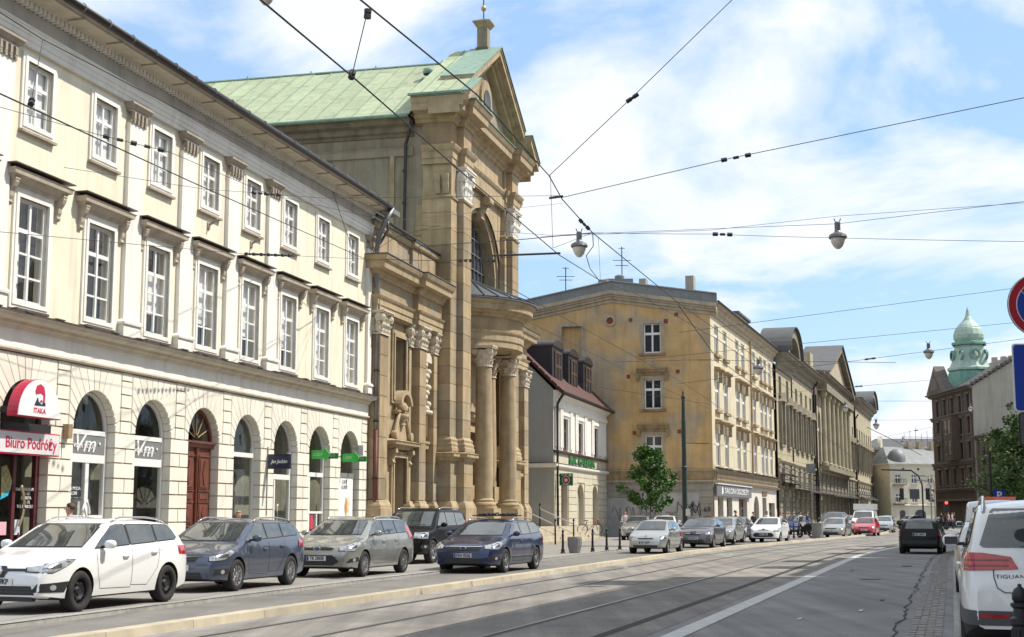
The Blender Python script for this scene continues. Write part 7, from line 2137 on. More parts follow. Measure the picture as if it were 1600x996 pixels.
put_car('s4', 'hatchback', sh_hatch, wht2, 'distant off-white car coming out of the street end', 47.0, 175, 10, 0, **{**kwh, 'group': 'cars in the distant crossing'})
put_car('s5', 'hatchback', sh_hatch, greyp, 'distant grey car crossing in front of the cream end building', 53.0, 190, 60, 0, **{**kwh, 'group': 'cars in the distant crossing'})
put_car('s6', 'hatchback', sh_hatch, blackp, 'distant dark car crossing near the arched doorway', 59.0, 195, 60, 0, **{**kwh, 'group': 'cars in the distant crossing'})
r = put_car('van', 'delivery_van', sh_van, white_p, 'white high-roofed delivery van in the far row', 31.0, 122, 20, PZ, cat='van',
	wins=[[(1.35, 1.2), (2.2, 1.2), (2.2, 1.7), (1.75, 1.7)]], ws=std(sh_van, 1.25, 1.76, .78, .68), headl=[(30, .8), (58, .8), (60, 1.0), (32, .98)], mirror=(1.5, 1.25), grille=[[(-.4, .75), (.4, .75), (.42, .95), (-.42, .95)]], plate_z=.5)
MB().box(1.9, 4.85, -.88, .88, 1.92, 2.45).build('high_roof', white_p, r)
s = sh_black
r = make_car('hatchback', s, blackp, 'black estate-bodied car driving away in the right lane', group='cars under way', style='cover',
	wins=estate_wins(s, 1.15, 1.75, 1.0, 1.35, (2.2, 3.0), 3.72, 3.55, 1.06), ws=std(s, 1.02, 1.34, .62, .52), rw=[(-.56, 1.03), (.56, 1.03), (.49, 1.35), (-.49, 1.35)],
	taill=[[(34, .74), (66, .74), (66, .98), (56, 1.0), (36, .97)]], headl=[(28, .6), (60, .6), (64, .76), (30, .74)], mirror=(1.45, 1.0), rplate=('KBC 68W1', .80), wiper=False)
CARS['blk'] = r
MB().box(s.L - .02, s.L + .05, -.7, .7, .42, .56).build('rear_bumper', blk, r)
def place_rear(root, x, y, phi, s, z=0, yc=0):
	"""rear bumper centre at (x, y), the car faces away from the camera along phi"""
	root.rotation_euler = (0, 0, R(-90 - phi))
	d = Vector((math.sin(R(phi)), math.cos(R(phi)), 0))
	root.location = Vector((x, y, z)) + d * s.L
place_rear(r, 16.75, 58.6, 20, s)
s = sh_tig
r = make_car('suv', s, white_p, 'white SUV seen from behind at the right edge with large red rear lights', group='cars parked on the right pavement', style='alloy', cat='car',
	wins=estate_wins(s, 1.32, 1.92, 1.14, 1.54, (2.3, 3.15), 4.0, 3.85, 1.20), ws=std(s, 1.14, 1.56, .70, .60), rw=[(-.72, 1.21), (-.68, 1.185), (.68, 1.185), (.72, 1.21), (.60, 1.55), (.57, 1.575), (-.57, 1.575), (-.60, 1.55)],
	taill=[], headl=[(28, .75), (58, .74), (62, .92), (30, .9)], mirror=(1.5, 1.16), rails=(2.0, 4.05, .06), handles=((2.1, .96), (3.0, .98)),
	seams=[[(1.34, 1.1), (1.4, .4), (2.26, .38), (2.3, 1.12)], [(2.3, 1.12), (2.26, .4), (2.9, .38), (3.1, .75), (3.2, 1.14)]], wiper=False)
CARS['tig'] = r
for sy in (1, -1):
	me = s.lay('tail_light', [(14, .975), (40, .955), (66, .96), (70, 1.06), (58, 1.135), (36, 1.13), (19, 1.09)], 'tail', redl, .014, sy, step=.035)
	tl = link('tail_light', me, r)
	for z in (.995, 1.05):
		me = s.lay('lamp_band', [(20, z), (62, z), (62, z + .016), (20, z + .016)], 'tail', mat('tail_lamp_dark', (.13, .004, .006), .2, coat=1), .018, sy, step=.04)
		if me: link('lamp_band', me, tl)
	def inner(z0, z1, y0, y1): return [(y0 * sy, z0), (y1 * sy, z0), (y1 * sy, z1), (y0 * sy, z1)]
	link('reflector_strip', s.lay('reflector_strip', inner(.495, .53, .46, .76), 'rear', redl, .012, step=.04), r)
	link('reflector_end', s.lay('reflector_end', inner(.495, .53, .34, .455), 'rear', blk, .012, step=.04), r)
def rr_(nm, pts, w_=.010):
	me = s.ribbon(nm, pts, 'rear', seam_m, w_, .012)
	if me: link(nm, me, r)
rr_('tailgate_gap', [(.60, 1.12), (.60, .90), (.57, .79), (.50, .745), (-.50, .745), (-.57, .79), (-.60, .90), (-.60, 1.12)])
gpl = mat('grey_plastic', (.075, .078, .08), .6)
for sy in (1, -1):
	link('rear_bumper_trim', s.lay('rear_bumper_trim', [(4, .42), (80, .42), (80, .575), (4, .56)], 'tail', gpl, .008, sy, step=.05), r)
link('rear_bumper_trim', s.lay('rear_bumper_trim', [(-.25, .42), (.25, .42), (.25, .56), (-.25, .56)], 'rear', gpl, .008), r)
for c_ in kids(r):
	if c_.name.startswith('body'):
		for p in c_.data.polygons:
			if p.material_index == 0 and p.center.z < .44 and p.center.x > s.L - .9: p.material_index = 1
h = s.bvh.ray_cast(Vector((s.L + 2, .44, .90)), Vector((-1, 0, 0)))
text('model_lettering', 'TIGUAN', .058, mat('badge_grey', (.12, .12, .12), .3, metal=.5), r, (h[0].x + .004, -.44, .90), (90, 0, 90), sx=1.35, extrude=.003)
for z in (1.24,):
	for x in (-.28, .3):
		pass
place_rear(r, 5.40, 14.15, 17.0, s, .10)
r = make_car('hatchback', sh_hatch, silver, 'silver hatchback hidden in front of the white SUV, only its flank and mirror showing', group='cars parked on the right pavement', style='cover',
	wins=hw_, ws=std(sh_hatch, 1.05, 1.38, .64, .53), rw=[(-.5, 1.08), (.5, 1.08), (.42, 1.34), (-.42, 1.34)], mirror=(1.4, 1.03), headl=[(28, .64), (50, .62), (72, .80), (38, .76)], wiper=False)
place_rear(r, 9.35, 27.2, 17.2, sh_hatch, .05)
r = make_car('van', sh_van, white_p, 'white van with orange roof light bar parked ahead on the right pavement', group='cars parked on the right pavement', style='cover', cat='van',
	wins=[[(1.35, 1.2), (2.2, 1.2), (2.2, 1.7), (1.75, 1.7)], [(4.62, 1.2), (4.86, 1.2), (4.82, 1.75), (4.62, 1.75)]], ws=std(sh_van, 1.25, 1.76, .78, .68), rw=[(-.7, 1.2), (.7, 1.2), (.66, 1.75), (-.66, 1.75)],
	taill=[[(34, .9), (60, .9), (60, 1.35), (38, 1.35)]], headl=[(30, .8), (58, .8), (60, 1.0), (32, .98)], mirror=(1.5, 1.25), wiper=False)
MB().box(3.9, 4.2, -.45, .45, 1.94, 2.04).build('light_bar', mat('orange_plastic', (.75, .12, .02), .3, coat=1), r)
place_rear(r, 12.85, 37.5, 18, sh_van, .05)
MB().box(s.L - .55, s.L - .22, -.60, .60, 1.655, 1.685).build('roof_spoiler', white_p, r)
# --- palace signs and fittings
pinkm = mat('crimson_plastic', (.52, .02, .07), .4, coat=.3, var=.03)
whitepl = mat('white_sign_face', (.78, .77, .77), .4, var=.02)
navyp = mat('navy_print', (.02, .025, .07), .5, var=0)
sg = facade_root('shop_sign', 14.15, -19, 28.5, 'half-round white sign with crimson rim and hooded emblem over the maroon door', 'sign')
zb, rs, cs = 3.80, .88, 28.50
MB().prism(arc(cs, zb, rs, 0, 180, 24), -.70, -.44).build('sign_box', pinkm, sg)
MB().box(cs - .5, cs + .5, -.45, -.02, zb + .1, zb + .25).build('sign_bracket', black_iron, sg)
MB().prism(arc(cs, zb + .02, rs - .025, 0, 180, 24, rs - .03), -.712, -.695).build('sign_face', whitepl, sg)
b = MB().prism([(cs - .22, zb + .60), (cs - .17, zb + .72), (cs - .02, zb + .77), (cs + .12, zb + .70), (cs + .17, zb + .55), (cs + .16, zb + .36), (cs + .10, zb + .36), (cs + .10, zb + .52), (cs - .0, zb + .56), (cs - .20, zb + .52)], -.722, -.71)
b.build('emblem_hood', pinkm, sg)
MB().prism([(cs - .20, zb + .34), (cs - .12, zb + .46), (cs - .08, zb + .36), (cs + .05, zb + .30), (cs + .10, zb + .36), (cs + .18, zb + .36), (cs + .20, zb + .28), (cs - .24, zb + .27)], -.722, -.71).build('emblem_beard', navyp, sg)
MB().prism(arc(cs + .02, zb + .36, .05, 0, 180, 6), -.726, -.72).build('emblem_mouth', pinkm, sg)
text('sign_lettering', 'ITAKA', .17, pinkm, sg, (cs - .02, -.715, zb + .15), extrude=.003, bold=.004)
sg = facade_root('fascia_sign', 14.15, -19, 28.9, 'white lightbox reading Biuro Podróży in crimson over the maroon shop door', 'sign')
MB().box(27.2, 29.95, -.34, -.05, 2.97, 3.50).build('sign_box', pinkm, sg)
MB().box(27.23, 29.92, -.352, -.335, 3.0, 3.47).build('sign_face', mat('grey_sign_face', (.66, .64, .64), .4, var=.1, vs=.8), sg)
text('sign_lettering', 'Biuro Podróży', .36, pinkm, sg, (28.78, -.356, 3.22), sx=.95, extrude=.003, bold=.006)
mt = mat('tan_fitting', (.35, .24, .14), .6)
t = facade_root('alarm_box', 14.15, -19, 30.7, 'small tan box fixed to the pier right of the crimson sign', 'fitting')
MB().box(30.62, 30.80, -.16, 0, 3.45, 3.80).build('case', mt, t); MB().box(30.80, 30.86, -.10, -.02, 3.5, 3.72).build('lens', whitepl, t)
t = facade_root('alarm_box', 14.15, -19, 51.2, 'small pale lamp box high on the last pier of the palace', 'fitting')
MB().box(51.2, 51.34, -.2, 0, 3.85, 4.25).build('case', whitepl, t)
for k in (3, 4):
	t = facade_root('flag_bracket', 14.15, -19, CK[k], ('iron flag bracket under the fourth upper window of the palace', 'iron flag bracket under the fifth upper window of the palace')[k - 3], 'bracket')
	MB().tube([(CK[k], 0, 10.2), (CK[k] + .02, -.3, 10.4)], .035, 6).build('socket', stonegrey, t); MB().box(CK[k] - .08, CK[k] + .08, -.04, 0, 10.1, 10.3).build('plate', stonegrey, t)
def cross_sign(s0, o0, o1, z0, z1, m, label, txt, size, thick=.07, tm=whiteg, sx=1, shear=0):
	r = facade_root('hanging_sign', 14.15, -19, s0, label, 'sign')
	MB().box(s0, s0 + thick, -19 - o1, -19 - o0, z0, z1).build('board', m, r)
	text('sign_lettering', txt, size, tm, r, (s0 - .006, -19 - (o0 + o1) / 2, (z0 + z1) / 2), (90, 0, -90), sx=sx, font_shear=shear, extrude=.004, bold=.003)
	return r
r = cross_sign(42.7, -18.95, -18.18, 3.08, 3.56, mat('navy_sign', (.008, .01, .05), .4, coat=.3, var=.02), 'navy projecting sign with white script beside the shop door', 'Jan Jachim', .16, sx=.85, shear=.3)
MB().tube([(42.73, -.02, 3.8), (42.73, -.02, 1.6)], .02, 6).build('sign_cable', mat('grey_cable', (.3, .29, .27), .6), r)
MB().tube([(42.73, 0, 3.5), (42.73, -.15, 3.5)], .02, 6).build('sign_arm', black_iron, r)
greenl = mat('green_lightbox', (.02, .42, .05), .4, coat=.3, var=.04)
for s0, lab in ((46.55, 'green arrow sign projecting from the seventh palace arch'), (49.5, 'green arrow sign projecting from the last palace arch')):
	r = facade_root('arrow_sign', 14.15, -19, s0, lab, 'sign'); r['group'] = 'green arrow signs'
	MB().prism([(.02, 3.55), (.02, 3.86), (-.48, 3.86), (-.48, 3.94), (-.66, 3.70), (-.48, 3.46), (-.48, 3.55)], s0, s0 + .08, 'x').build('arrow', greenl, r)
	text('sign_lettering', 'LODY', .15, mat('light_green_text', (.55, .8, .5), .5, var=0), r, (s0 - .006, -.22, 3.70), (90, 0, -90), sx=.9, extrude=.003)
	MB().prism([(.02, 3.60), (.02, 3.80), (-.55, 3.80), (-.55, 3.60)], s0 + 1.1, s0 + 1.16, 'x').build('second_panel', mat('green_panel', (.03, .25, .06), .5), r)
	text('sign_lettering', 'ZOO', .13, MATS['light_green_text'], r, (s0 + 1.09, -.3, 3.70), (90, 0, -90), extrude=.003)
r = facade_root('downpipe', 14.15, -19, 52.1, 'bent grey and maroon rainwater pipe between palace and church', 'pipe')
MB().tube([(52.15, -.95, 13.7), (51.9, -.75, 13.2), (51.95, -.45, 12.5), (52.18, -.30, 12.0), (52.18, -.30, 10.9), (52.35, -.30, 10.4), (52.35, -.30, 4.9)], .10, 10).build('upper_pipe', zinc, r, smooth=True)
MB().tube([(52.35, -.30, 4.9), (52.35, -.30, .2)], .11, 10).build('lower_pipe', mat('maroon_pipe', (.12, .03, .025), .5), r, smooth=True)
MB().tube([(52.3, -.7, 13.2), (52.6, -.6, 12.9), (52.3, -.35, 12.3)], .06, 8).build('branch_pipe', zinc, r, smooth=True)
for z in (11.8, 9.4, 7.2, 5.2, 3.0): MB().tube([(52.35 if z < 10.4 else 52.18, -.30, z), (52.35 if z < 10.4 else 52.18, -.30, z + .06)], .135, 10).build('clamp', gutter_dark, r)
MB().box(52.1, 53.2, -.9, -.4, 13.55, 13.75).build('hopper', zinc, r)
tag(MB().box(-.9, .9, 0, 1.3, 0, .5).build('roof_hatch', darksheet, None), 'dark sheet hatch on the palace roof edge by the church wall', 'hatch').location = frame_pt(14.15, -19.6, 51.0, 14.1)
bpy.data.objects['roof_hatch'].rotation_euler = (0, 0, R(90 - 14.15))
r = facade_root('mannequin', 14.15, -19, CG[2], 'mannequin in dark top and chequered skirt in the second boutique window', 'mannequin')
cx, cy = CG[2] - .55, GY + .35
MB().lathe([(.12, .9), (.16, 1.1), (.13, 1.35), (.19, 1.6), (.17, 1.75), (.06, 1.85), (.05, 1.95), (.09, 2.05), (.10, 2.15), (.06, 2.25), (.001, 2.27)], (cx, cy, .55), 14).build('torso', mat('print_top', (.16, .15, .14), .8, var=.6, vs=30), r, smooth=True)
MB().lathe([(.15, 1.05), (.24, .6), (.27, .25)], (cx, cy, .55), 14).build('skirt', mat('chequered_skirt', (.45, .45, .44), .8, var=.5, vs=26), r, smooth=True)
r = facade_root('clothes_rail', 14.15, -19, CG[1], 'pale clothes hanging behind the glass boutique door', 'clothes')
for i in range(4):
	MB().box(CG[1] + .25 + i * .14, CG[1] + .36 + i * .14, GY + .3, GY + .6, 1.0, 1.95 + .05 * (i % 2)).build('garment', mat('pale_garment', (.55, .56, .55), .9, var=.2, vs=5, rnd=.3), r)
MB().tube([(CG[1] + .1, GY + .45, 2.05), (CG[1] + .9, GY + .45, 2.05)], .02, 6).build('rail', chrome, r)
r = facade_root('handbag', 14.15, -19, CG[2] + .4, 'pale handbag displayed beside the mannequin', 'bag')
MB().prism([(CG[2] + .2, .95), (CG[2] + .75, .95), (CG[2] + .68, 1.25), (CG[2] + .28, 1.25)], GY + .25, GY + .4).build('bag', MATS['pale_garment'], r)
MB().tube([(CG[2] + .35, GY + .3, 1.25), (CG[2] + .4, GY + .3, 1.4), (CG[2] + .55, GY + .3, 1.4), (CG[2] + .6, GY + .3, 1.25)], .015, 5).build('strap', blk, r)
# --- people
skin = mat('skin', (.50, .28, .20), .6, var=.05)
hairm = mat('brown_hair', (.06, .035, .02), .7, var=.2, vs=30)
def person(loc, rz, label, h=1.72, shirt=None, trousers=None, hairc=None, arms='down', stride=.12, scale=1, long_hair=False, skirt=False, group=None):
	root = empty('person', loc, rz, label, 'person', group)
	k = h / 1.72
	V = {}; E_ = []
	def v(n, x, y, z, rx, ry=None): V[n] = ((x * k, y * k, z * k), (rx * k, (ry or rx) * k))
	v('pelvis', 0, 0, .93, .135, .11); v('waist', 0, 0, 1.08, .125, .095); v('chest', 0, 0, 1.28, .155, .11); v('neck0', 0, 0, 1.42, .09, .07)
	v('neck', 0, .005, 1.49, .052); v('chin', 0, -.01, 1.56, .072, .08); v('head', 0, -.01, 1.64, .085, .098); v('crown', 0, .01, 1.70, .055, .06)
	E_ += [('pelvis', 'waist'), ('waist', 'chest'), ('chest', 'neck0'), ('neck0', 'neck'), ('neck', 'chin'), ('chin', 'head'), ('head', 'crown')]
	for s_, nm in ((-1, 'l'), (1, 'r')):
		st = stride * s_
		v('hip' + nm, .09 * s_, 0, .88, .095); v('knee' + nm, .10 * s_, -st * .5 - .02, .48, .062); v('ank' + nm, .10 * s_, st * .6, .09, .042); v('toe' + nm, .11 * s_, st * .6 - .15, .035, .032)
		E_ += [('pelvis', 'hip' + nm), ('hip' + nm, 'knee' + nm), ('knee' + nm, 'ank' + nm), ('ank' + nm, 'toe' + nm)]
		v('sh' + nm, .18 * s_, 0, 1.40, .062)
		if arms == 'mouth' and s_ > 0:
			v('el' + nm, .25 * s_, -.10, 1.17, .044); v('wr' + nm, .10 * s_, -.20, 1.42, .03); pd = (-.06, .0, .07); base = (.09, -.20, 1.45)
		elif arms == 'mouth':
			v('el' + nm, .26 * s_, -.05, 1.15, .044); v('wr' + nm, .04 * s_, -.24, 1.16, .03); pd = (.08, -.03, .02); base = (.02 * s_, -.25, 1.17)
		else:
			v('el' + nm, .25 * s_, .02 + st * .2, 1.14, .044); v('wr' + nm, .25 * s_, -.06 - st * .3, .90, .03); pd = (0, -.02, -.08); base = (.25 * s_, -.07 - st * .3, .87)
		E_ += [('neck0', 'sh' + nm), ('sh' + nm, 'el' + nm), ('el' + nm, 'wr' + nm)]
		P0 = Vector(base); D = Vector(pd)
		side = D.cross(Vector((0, 1, 0)) if abs(D.y) < .05 else Vector((1, 0, 0))).normalized()
		v('palm' + nm, *(P0 + D * .35), .034, .02); E_.append(('wr' + nm, 'palm' + nm))
		for q in range(4):
			a = P0 + D * .7 + side * (.020 * (q - 1.5)); b2 = a + D * (.75 + .15 * (q in (1, 2))) + Vector((0, -.01, 0))
			v('f%d%s' % (q, nm), *a, .009); v('g%d%s' % (q, nm), *b2, .008)
			E_ += [('palm' + nm, 'f%d%s' % (q, nm)), ('f%d%s' % (q, nm), 'g%d%s' % (q, nm))]
		a = P0 + D * .25 + side * .035; v('t' + nm, *a, .010); v('u' + nm, *(a + D * .45 + side * .015), .008)
		E_ += [('palm' + nm, 't' + nm), ('t' + nm, 'u' + nm)]
	names = list(V)
	me = bpy.data.meshes.new('body')
	me.from_pydata([V[n][0] for n in names], [(names.index(a), names.index(b)) for a, b in E_], [])
	o = bpy.data.objects.new('tmp', me); C.objects.link(o)
	o.modifiers.new('skin', 'SKIN'); sv = me.skin_vertices[0].data
	for i, n in enumerate(names):
		sv[i].radius = V[n][1]; sv[i].use_root = (n == 'pelvis')
	sub = o.modifiers.new('sub', 'SUBSURF'); sub.levels = sub.render_levels = 1
	bpy.context.view_layer.update()
	res = bpy.data.meshes.new_from_object(o.evaluated_get(bpy.context.evaluated_depsgraph_get()))
	bpy.data.objects.remove(o)
	res.materials.clear()
	for m_ in (skin, shirt, trousers, MATS['black_plastic']): res.materials.append(m_)
	hip = .93 * k
	for p in res.polygons:
		x, y, z = p.center; z /= k; xx = abs(x) / k
		if z < .10: i = 3
		elif z < .98 and xx < .2: i = 2
		elif z < 1.455 and not (xx > .2 and z < 1.12) and not (arms == 'mouth' and y / k < -.13): i = 1
		else: i = 0
		if skirt and z < .5 and i == 2: i = 0
		p.material_index = i
	res.polygons.foreach_set('use_smooth', [True] * len(res.polygons))
	body = link('body', res, root)
	b = MB(); b.add([(-.014 * k, -.098 * k, 1.60 * k), (.014 * k, -.098 * k, 1.60 * k), (0, -.125 * k, 1.60 * k), (0, -.1 * k, 1.645 * k)], [(0, 1, 2), (0, 2, 3), (2, 1, 3), (1, 0, 3)])
	b.build('nose', skin, body)
	for s_ in (-1, 1):
		MB().lathe([(.001, -.008), (.009, 0), (.001, .008)], (s_ * .032 * k, -.096 * k, 1.645 * k), 6, 'y').build('eye', MATS['black_plastic'], body)
		MB().lathe([(.001, -.012), (.022, 0), (.001, .012)], (s_ * .086 * k, .0, 1.625 * k), 8, 'x').build('ear', skin, body)
	MB().box(-.02 * k, .02 * k, -.100 * k, -.092 * k, 1.572 * k, 1.578 * k).build('mouth', mat('lips', (.35, .12, .10), .6), body)
	hb = MB(); n, m_ = 14, 8; vs = []
	for i in range(m_ + 1):
		for j in range(n):
			th_ = math.pi * .62 * i / m_; ph = 2 * math.pi * j / n
			rr = 1.0 + .05 * math.sin(ph * 3 + i)
			x = .098 * math.sin(th_) * math.cos(ph) * rr; y = .112 * math.sin(th_) * math.sin(ph) * rr + .012; z = 1.645 + .10 * math.cos(th_)
			if y < -.03 and th_ > 1.0: y += .035; z += .02
			vs.append((x * k, y * k, z * k))
	hb.add(vs, [(i * n + j, i * n + (j + 1) % n, (i + 1) * n + (j + 1) % n, (i + 1) * n + j) for i in range(m_) for j in range(n)])
	if long_hair: hb.tube([(0, .07 * k, 1.66 * k), (0, .10 * k, 1.55 * k), (0, .09 * k, 1.42 * k)], .075 * k, 8, .05 * k)
	hb.build('hair', hairc or hairm, body, smooth=True)
	if skirt:
		MB().lathe([(.13 * k, .98 * k), (.17 * k, .85 * k), (.22 * k, .5 * k)], (0, 0, 0), 16).build('skirt', trousers, body, smooth=True)
	return root
sh_l = mat('lilac_white_shirt', (.62, .60, .68), .9, var=.1, vs=12); tr_d = mat('dark_trousers', (.03, .032, .045), .9)
sh_b = mat('pale_blue_shirt', (.45, .52, .62), .9); sh_f = mat('floral_blouse', (.06, .07, .11), .9, var=.6, vs=40, blotch=(.45, .42, .45), bl_s=22, bl_t=.55)
sh_r = mat('pink_top', (.55, .28, .24), .9); sh_w = mat('white_top', (.7, .7, .68), .9); sh_k = mat('black_top', (.03, .03, .035), .9)
grh = mat('grey_hair', (.22, .18, .15), .8)
def fp(s_, o_, z=PZ): return frame_pt(14.15, o_, s_, z)
p = at(977, 838, 95)
person((p.x, 95, PZ), R(15), 'person in pale lilac top and dark trousers holding a hand to the mouth', 1.74, sh_l, tr_d, grh, 'mouth', .05)
p = at(109, 800, 29.9)
person((p.x, 29.9, PZ), R(-75), 'man in pale blue shirt walking left behind the white estate car', 1.76, sh_b, tr_d, None, 'down', .25)
p = at(373, 800, 41.2)
person((p.x, 41.2, PZ), R(10), 'fair-haired woman in dark floral blouse by the plain shop window', 1.62, sh_f, tr_d, mat('fair_hair', (.40, .26, .14), .7), 'down', .1)
for px, Y, h_, sh, lab, rz in ((1150, 92, 1.78, sh_k, 'person with black hair and dark top behind the pale saloon', 90), (1178, 99, 1.7, sh_k, 'person in dark top and red scarf at the arched shop door', 30), (1220, 95, 1.68, sh_r, 'woman with curly dark hair and pink top behind the white hatchback', 60),
		(1199, 103, 1.75, sh_w, 'person in white top at the last shop door of the ochre house', 20), (1251, 101, 1.72, sh_w, 'pedestrian in white top beside the parked motorcycle', 40), (1262, 104, 1.75, sh_k, 'pedestrian in dark clothes just beyond the motorcycle', 70)):
	q = at(px, 830, Y)
	person((q.x, Y, PZ), R(rz), lab, h_, sh, tr_d, hairm, 'down', .15, group='pedestrians outside the shops')
for i, (px, Y, sh) in enumerate(((1478, 150, sh_k), (1482, 156, sh_r), (1488, 148, sh_b), (1491, 158, sh_k), (1471, 165, sh_k))):
	q = at(px, 815, Y)
	person((q.x, Y, .1), R(30 * i), ('person in black coat at the right corner by the traffic light', 'person in pink top among the group at the right corner', 'person in pale blue shirt at the front of the right corner group', 'person in dark clothes at the back of the right corner group', 'person in black standing leftmost at the right corner')[i], 1.72, sh, tr_d, hairm, group='people waiting at the right street corner')
# --- street furniture
def bollard(x, y, z, label, h=.95, group='black bollards along the square'):
	r = empty('bollard', (x, y, z), 0, label, 'bollard', group)
	MB().lathe([(.10, 0), (.10, .03), (.075, .05), (.07, .16), (.05, .20), (.042, h * .72), (.055, h * .74), (.055, h * .78), (.038, h * .80), (.034, h * .88)], (0, 0, 0), 14).build('post', black_iron, r, smooth=False)
	MB().lathe([(.034, h * .88), (.052, h * .90), (.05, h * .94), (.03, h * .97), (.012, h), (.001, h * 1.01)], (0, 0, 0), 12).build('knob', black_iron, r, smooth=True)
	return r
bl_ = [(879.5, 865), (926, 862.6), (948, 860.5), (968.5, 859)]
labs = ['leftmost black bollard, just left of the grey litter bin', 'black bollard first to the right of the grey litter bin', 'third black bollard from the left on the square', 'black bollard closest to the small silver hatchback']
for (px, py), lb in zip(bl_, labs):
	q = ground_at(px, py, PZ); bollard(q.x, q.y, PZ, lb)
for i, (px, py) in enumerate(((1232, 842.5), (1240.6, 841.7), (1248.6, 840.7))):
	q = ground_at(px, py, PZ); bollard(q.x, q.y, PZ, ['black bollard touching the white hatchback in the picture', 'middle black bollard between white hatchback and motorcycle', 'black bollard nearest the motorcycle'][i], 1.0)
q = ground_at(906, 822, .9)
q = ground_at(898, 864.5, PZ)
r = empty('litter_bin', (q.x, q.y, PZ), 0, 'grey tapered concrete litter bin between the bollards', 'bin')
conc = mat('grey_concrete', (.24, .24, .235), .9, var=.12, vs=5, streak=.2)
MB().lathe([(.20, 0), (.22, .02), (.27, .30), (.285, .58), (.28, .64), (.24, .65), (.22, .60), (.001, .58)], (0, 0, 0), 24).build('drum', conc, r, smooth=False)
for i in range(16):
	a = i * math.pi / 8
	MB().tube([(.21 * math.cos(a), .21 * math.sin(a), .02), (.272 * math.cos(a), .272 * math.sin(a), .30), (.287 * math.cos(a), .287 * math.sin(a), .58)], .008, 4).build('rib', conc, r)
q = at(1264, 812, 94)
r = empty('litter_bin', (ground_at(1278, 842, PZ).x, ground_at(1278, 842, PZ).y, PZ), 0, 'distant grey litter bin left of the champagne saloon', 'bin')
MB().lathe([(.28, 0), (.36, .5), (.38, 1.0), (.34, 1.02), (.30, .95), (.001, .93)], (0, 0, 0), 16).build('drum', conc, r)
q = at(1595, 960, 11.4)
r = empty('ornamental_bollard', (q.x, 11.4, .12), 0, 'large ornamental black bollard with domed finial at the lower right corner', 'bollard')
MB().lathe([(.11, 0), (.11, .1), (.075, .14), (.07, .62), (.085, .64), (.085, .68), (.06, .70), (.055, .76), (.075, .775), (.075, .80), (.05, .81)], (0, 0, 0), 20).build('post', black_iron, r)
MB().lathe([(.05, .81), (.062, .83), (.062, .87), (.045, .91), (.015, .93), (.018, .945), (.001, .955)], (0, 0, 0), 16).build('finial', black_iron, r, smooth=True)
for i in range(12):
	a = i * math.pi / 6; MB().tube([(.072 * math.cos(a), .072 * math.sin(a), .16), (.070 * math.cos(a), .070 * math.sin(a), .60)], .010, 4).build('flute', black_iron, r)
q = at(1071, 840, 80)
poleg = mat('dark_green_pole', (.018, .035, .03), .5, var=.15, coat=.2)
r = empty('street_pole', (q.x, 80, PZ), 0, 'tall dark green tapered tram pole standing behind the parked graphite hatchback', 'pole')
MB().lathe([(.19, 0), (.19, .3), (.155, .34), (.15, 4.05), (.17, 4.06), (.17, 4.2), (.135, 4.24), (.125, 6.8), (.13, 6.82), (.11, 6.9), (.09, 8.05)], (0, 0, 0), 18).build('shaft', poleg, r)
MB().lathe([(.09, 8.05), (.13, 8.1), (.10, 8.2), (.05, 8.3), (.06, 8.4), (.02, 8.5), (.001, 8.6)], (0, 0, 0), 12).build('finial', poleg, r, smooth=True)
MB().box(.02, .26, -.2, -.16, 1.45, 1.85).build('paper_notice', whitepl, r)
MB().tube([(0, 0, 5.55), (1.4, -.2, 5.5)], .02, 5).build('bracket', black_iron, r)
q = at(1270, 842, 92)
r = empty('sign_post', (q.x, 92, PZ), 0, 'thin grey metal post standing at the pavement edge left of the champagne saloon', 'post')
MB().tube([(0, 0, 0), (0, 0, 4.8)], .05, 8).build('shaft', zinc, r)
MB().box(-.3, .3, -.03, 0, 4.2, 4.8).build('plate', zinc, r)
q = ground_at(906, 836, .25)
r = empty('bicycle', (q.x + .1, 85.5, PZ), R(25), 'bicycle leaning at the end of the church steps by the white house', 'bicycle')
def ring_m(cx, cz, rad, nm):
	return MB().lathe([(rad - .015, -.015), (rad + .015, -.015), (rad + .015, .015), (rad - .015, .015), (rad - .015, -.015)], (cx, 0, cz), 20, 'y').build(nm, tyre_m, r)
for cx in (-.52, .52):
	w_ = ring_m(cx, .34 + .3, .33, 'wheel')
	for k in range(8):
		a = k * math.pi / 8; MB().tube([(cx - .32 * math.cos(a), 0, .64 - .32 * math.sin(a)), (cx + .32 * math.cos(a), 0, .64 + .32 * math.sin(a))], .004, 3).build('spoke', chrome, w_)
fr = mat('dark_red_bike', (.22, .03, .04), .4)
b = MB()
for a, c_ in (((-.52, .64), (-.12, .58)), ((-.12, .58), (-.25, 1.12)), ((-.52, .64), (-.22, 1.05)), ((-.12, .58), (.36, 1.05)), ((-.23, 1.06), (.34, 1.10)), ((.52, .64), (.34, 1.18))):
	b.tube([(a[0], 0, a[1]), (c_[0], 0, c_[1])], .018, 6)
b.build('frame', fr, r)
MB().box(-.38, -.14, -.06, .06, 1.14, 1.19).build('saddle', blk, r)
MB().tube([(.28, -.26, 1.28), (.33, -.1, 1.26), (.33, .1, 1.26), (.28, .26, 1.28)], .014, 6).build('handlebar', blk, r)
MB().tube([(-.12, -.12, .5), (-.12, -.04, .58), (-.12, .04, .58), (-.12, .12, .66)], .014, 5).build('crank', chrome, r)
MB().box(.55, .8, -.14, .14, .98, 1.2).build('basket', mat('wicker', (.25, .17, .10), .9), r)
q = ground_at(1259, 841, PZ)
r = empty('motorcycle', (q.x, q.y, PZ), R(115), 'black motor scooter parked on the pavement before the blue hatchback', 'motorcycle')
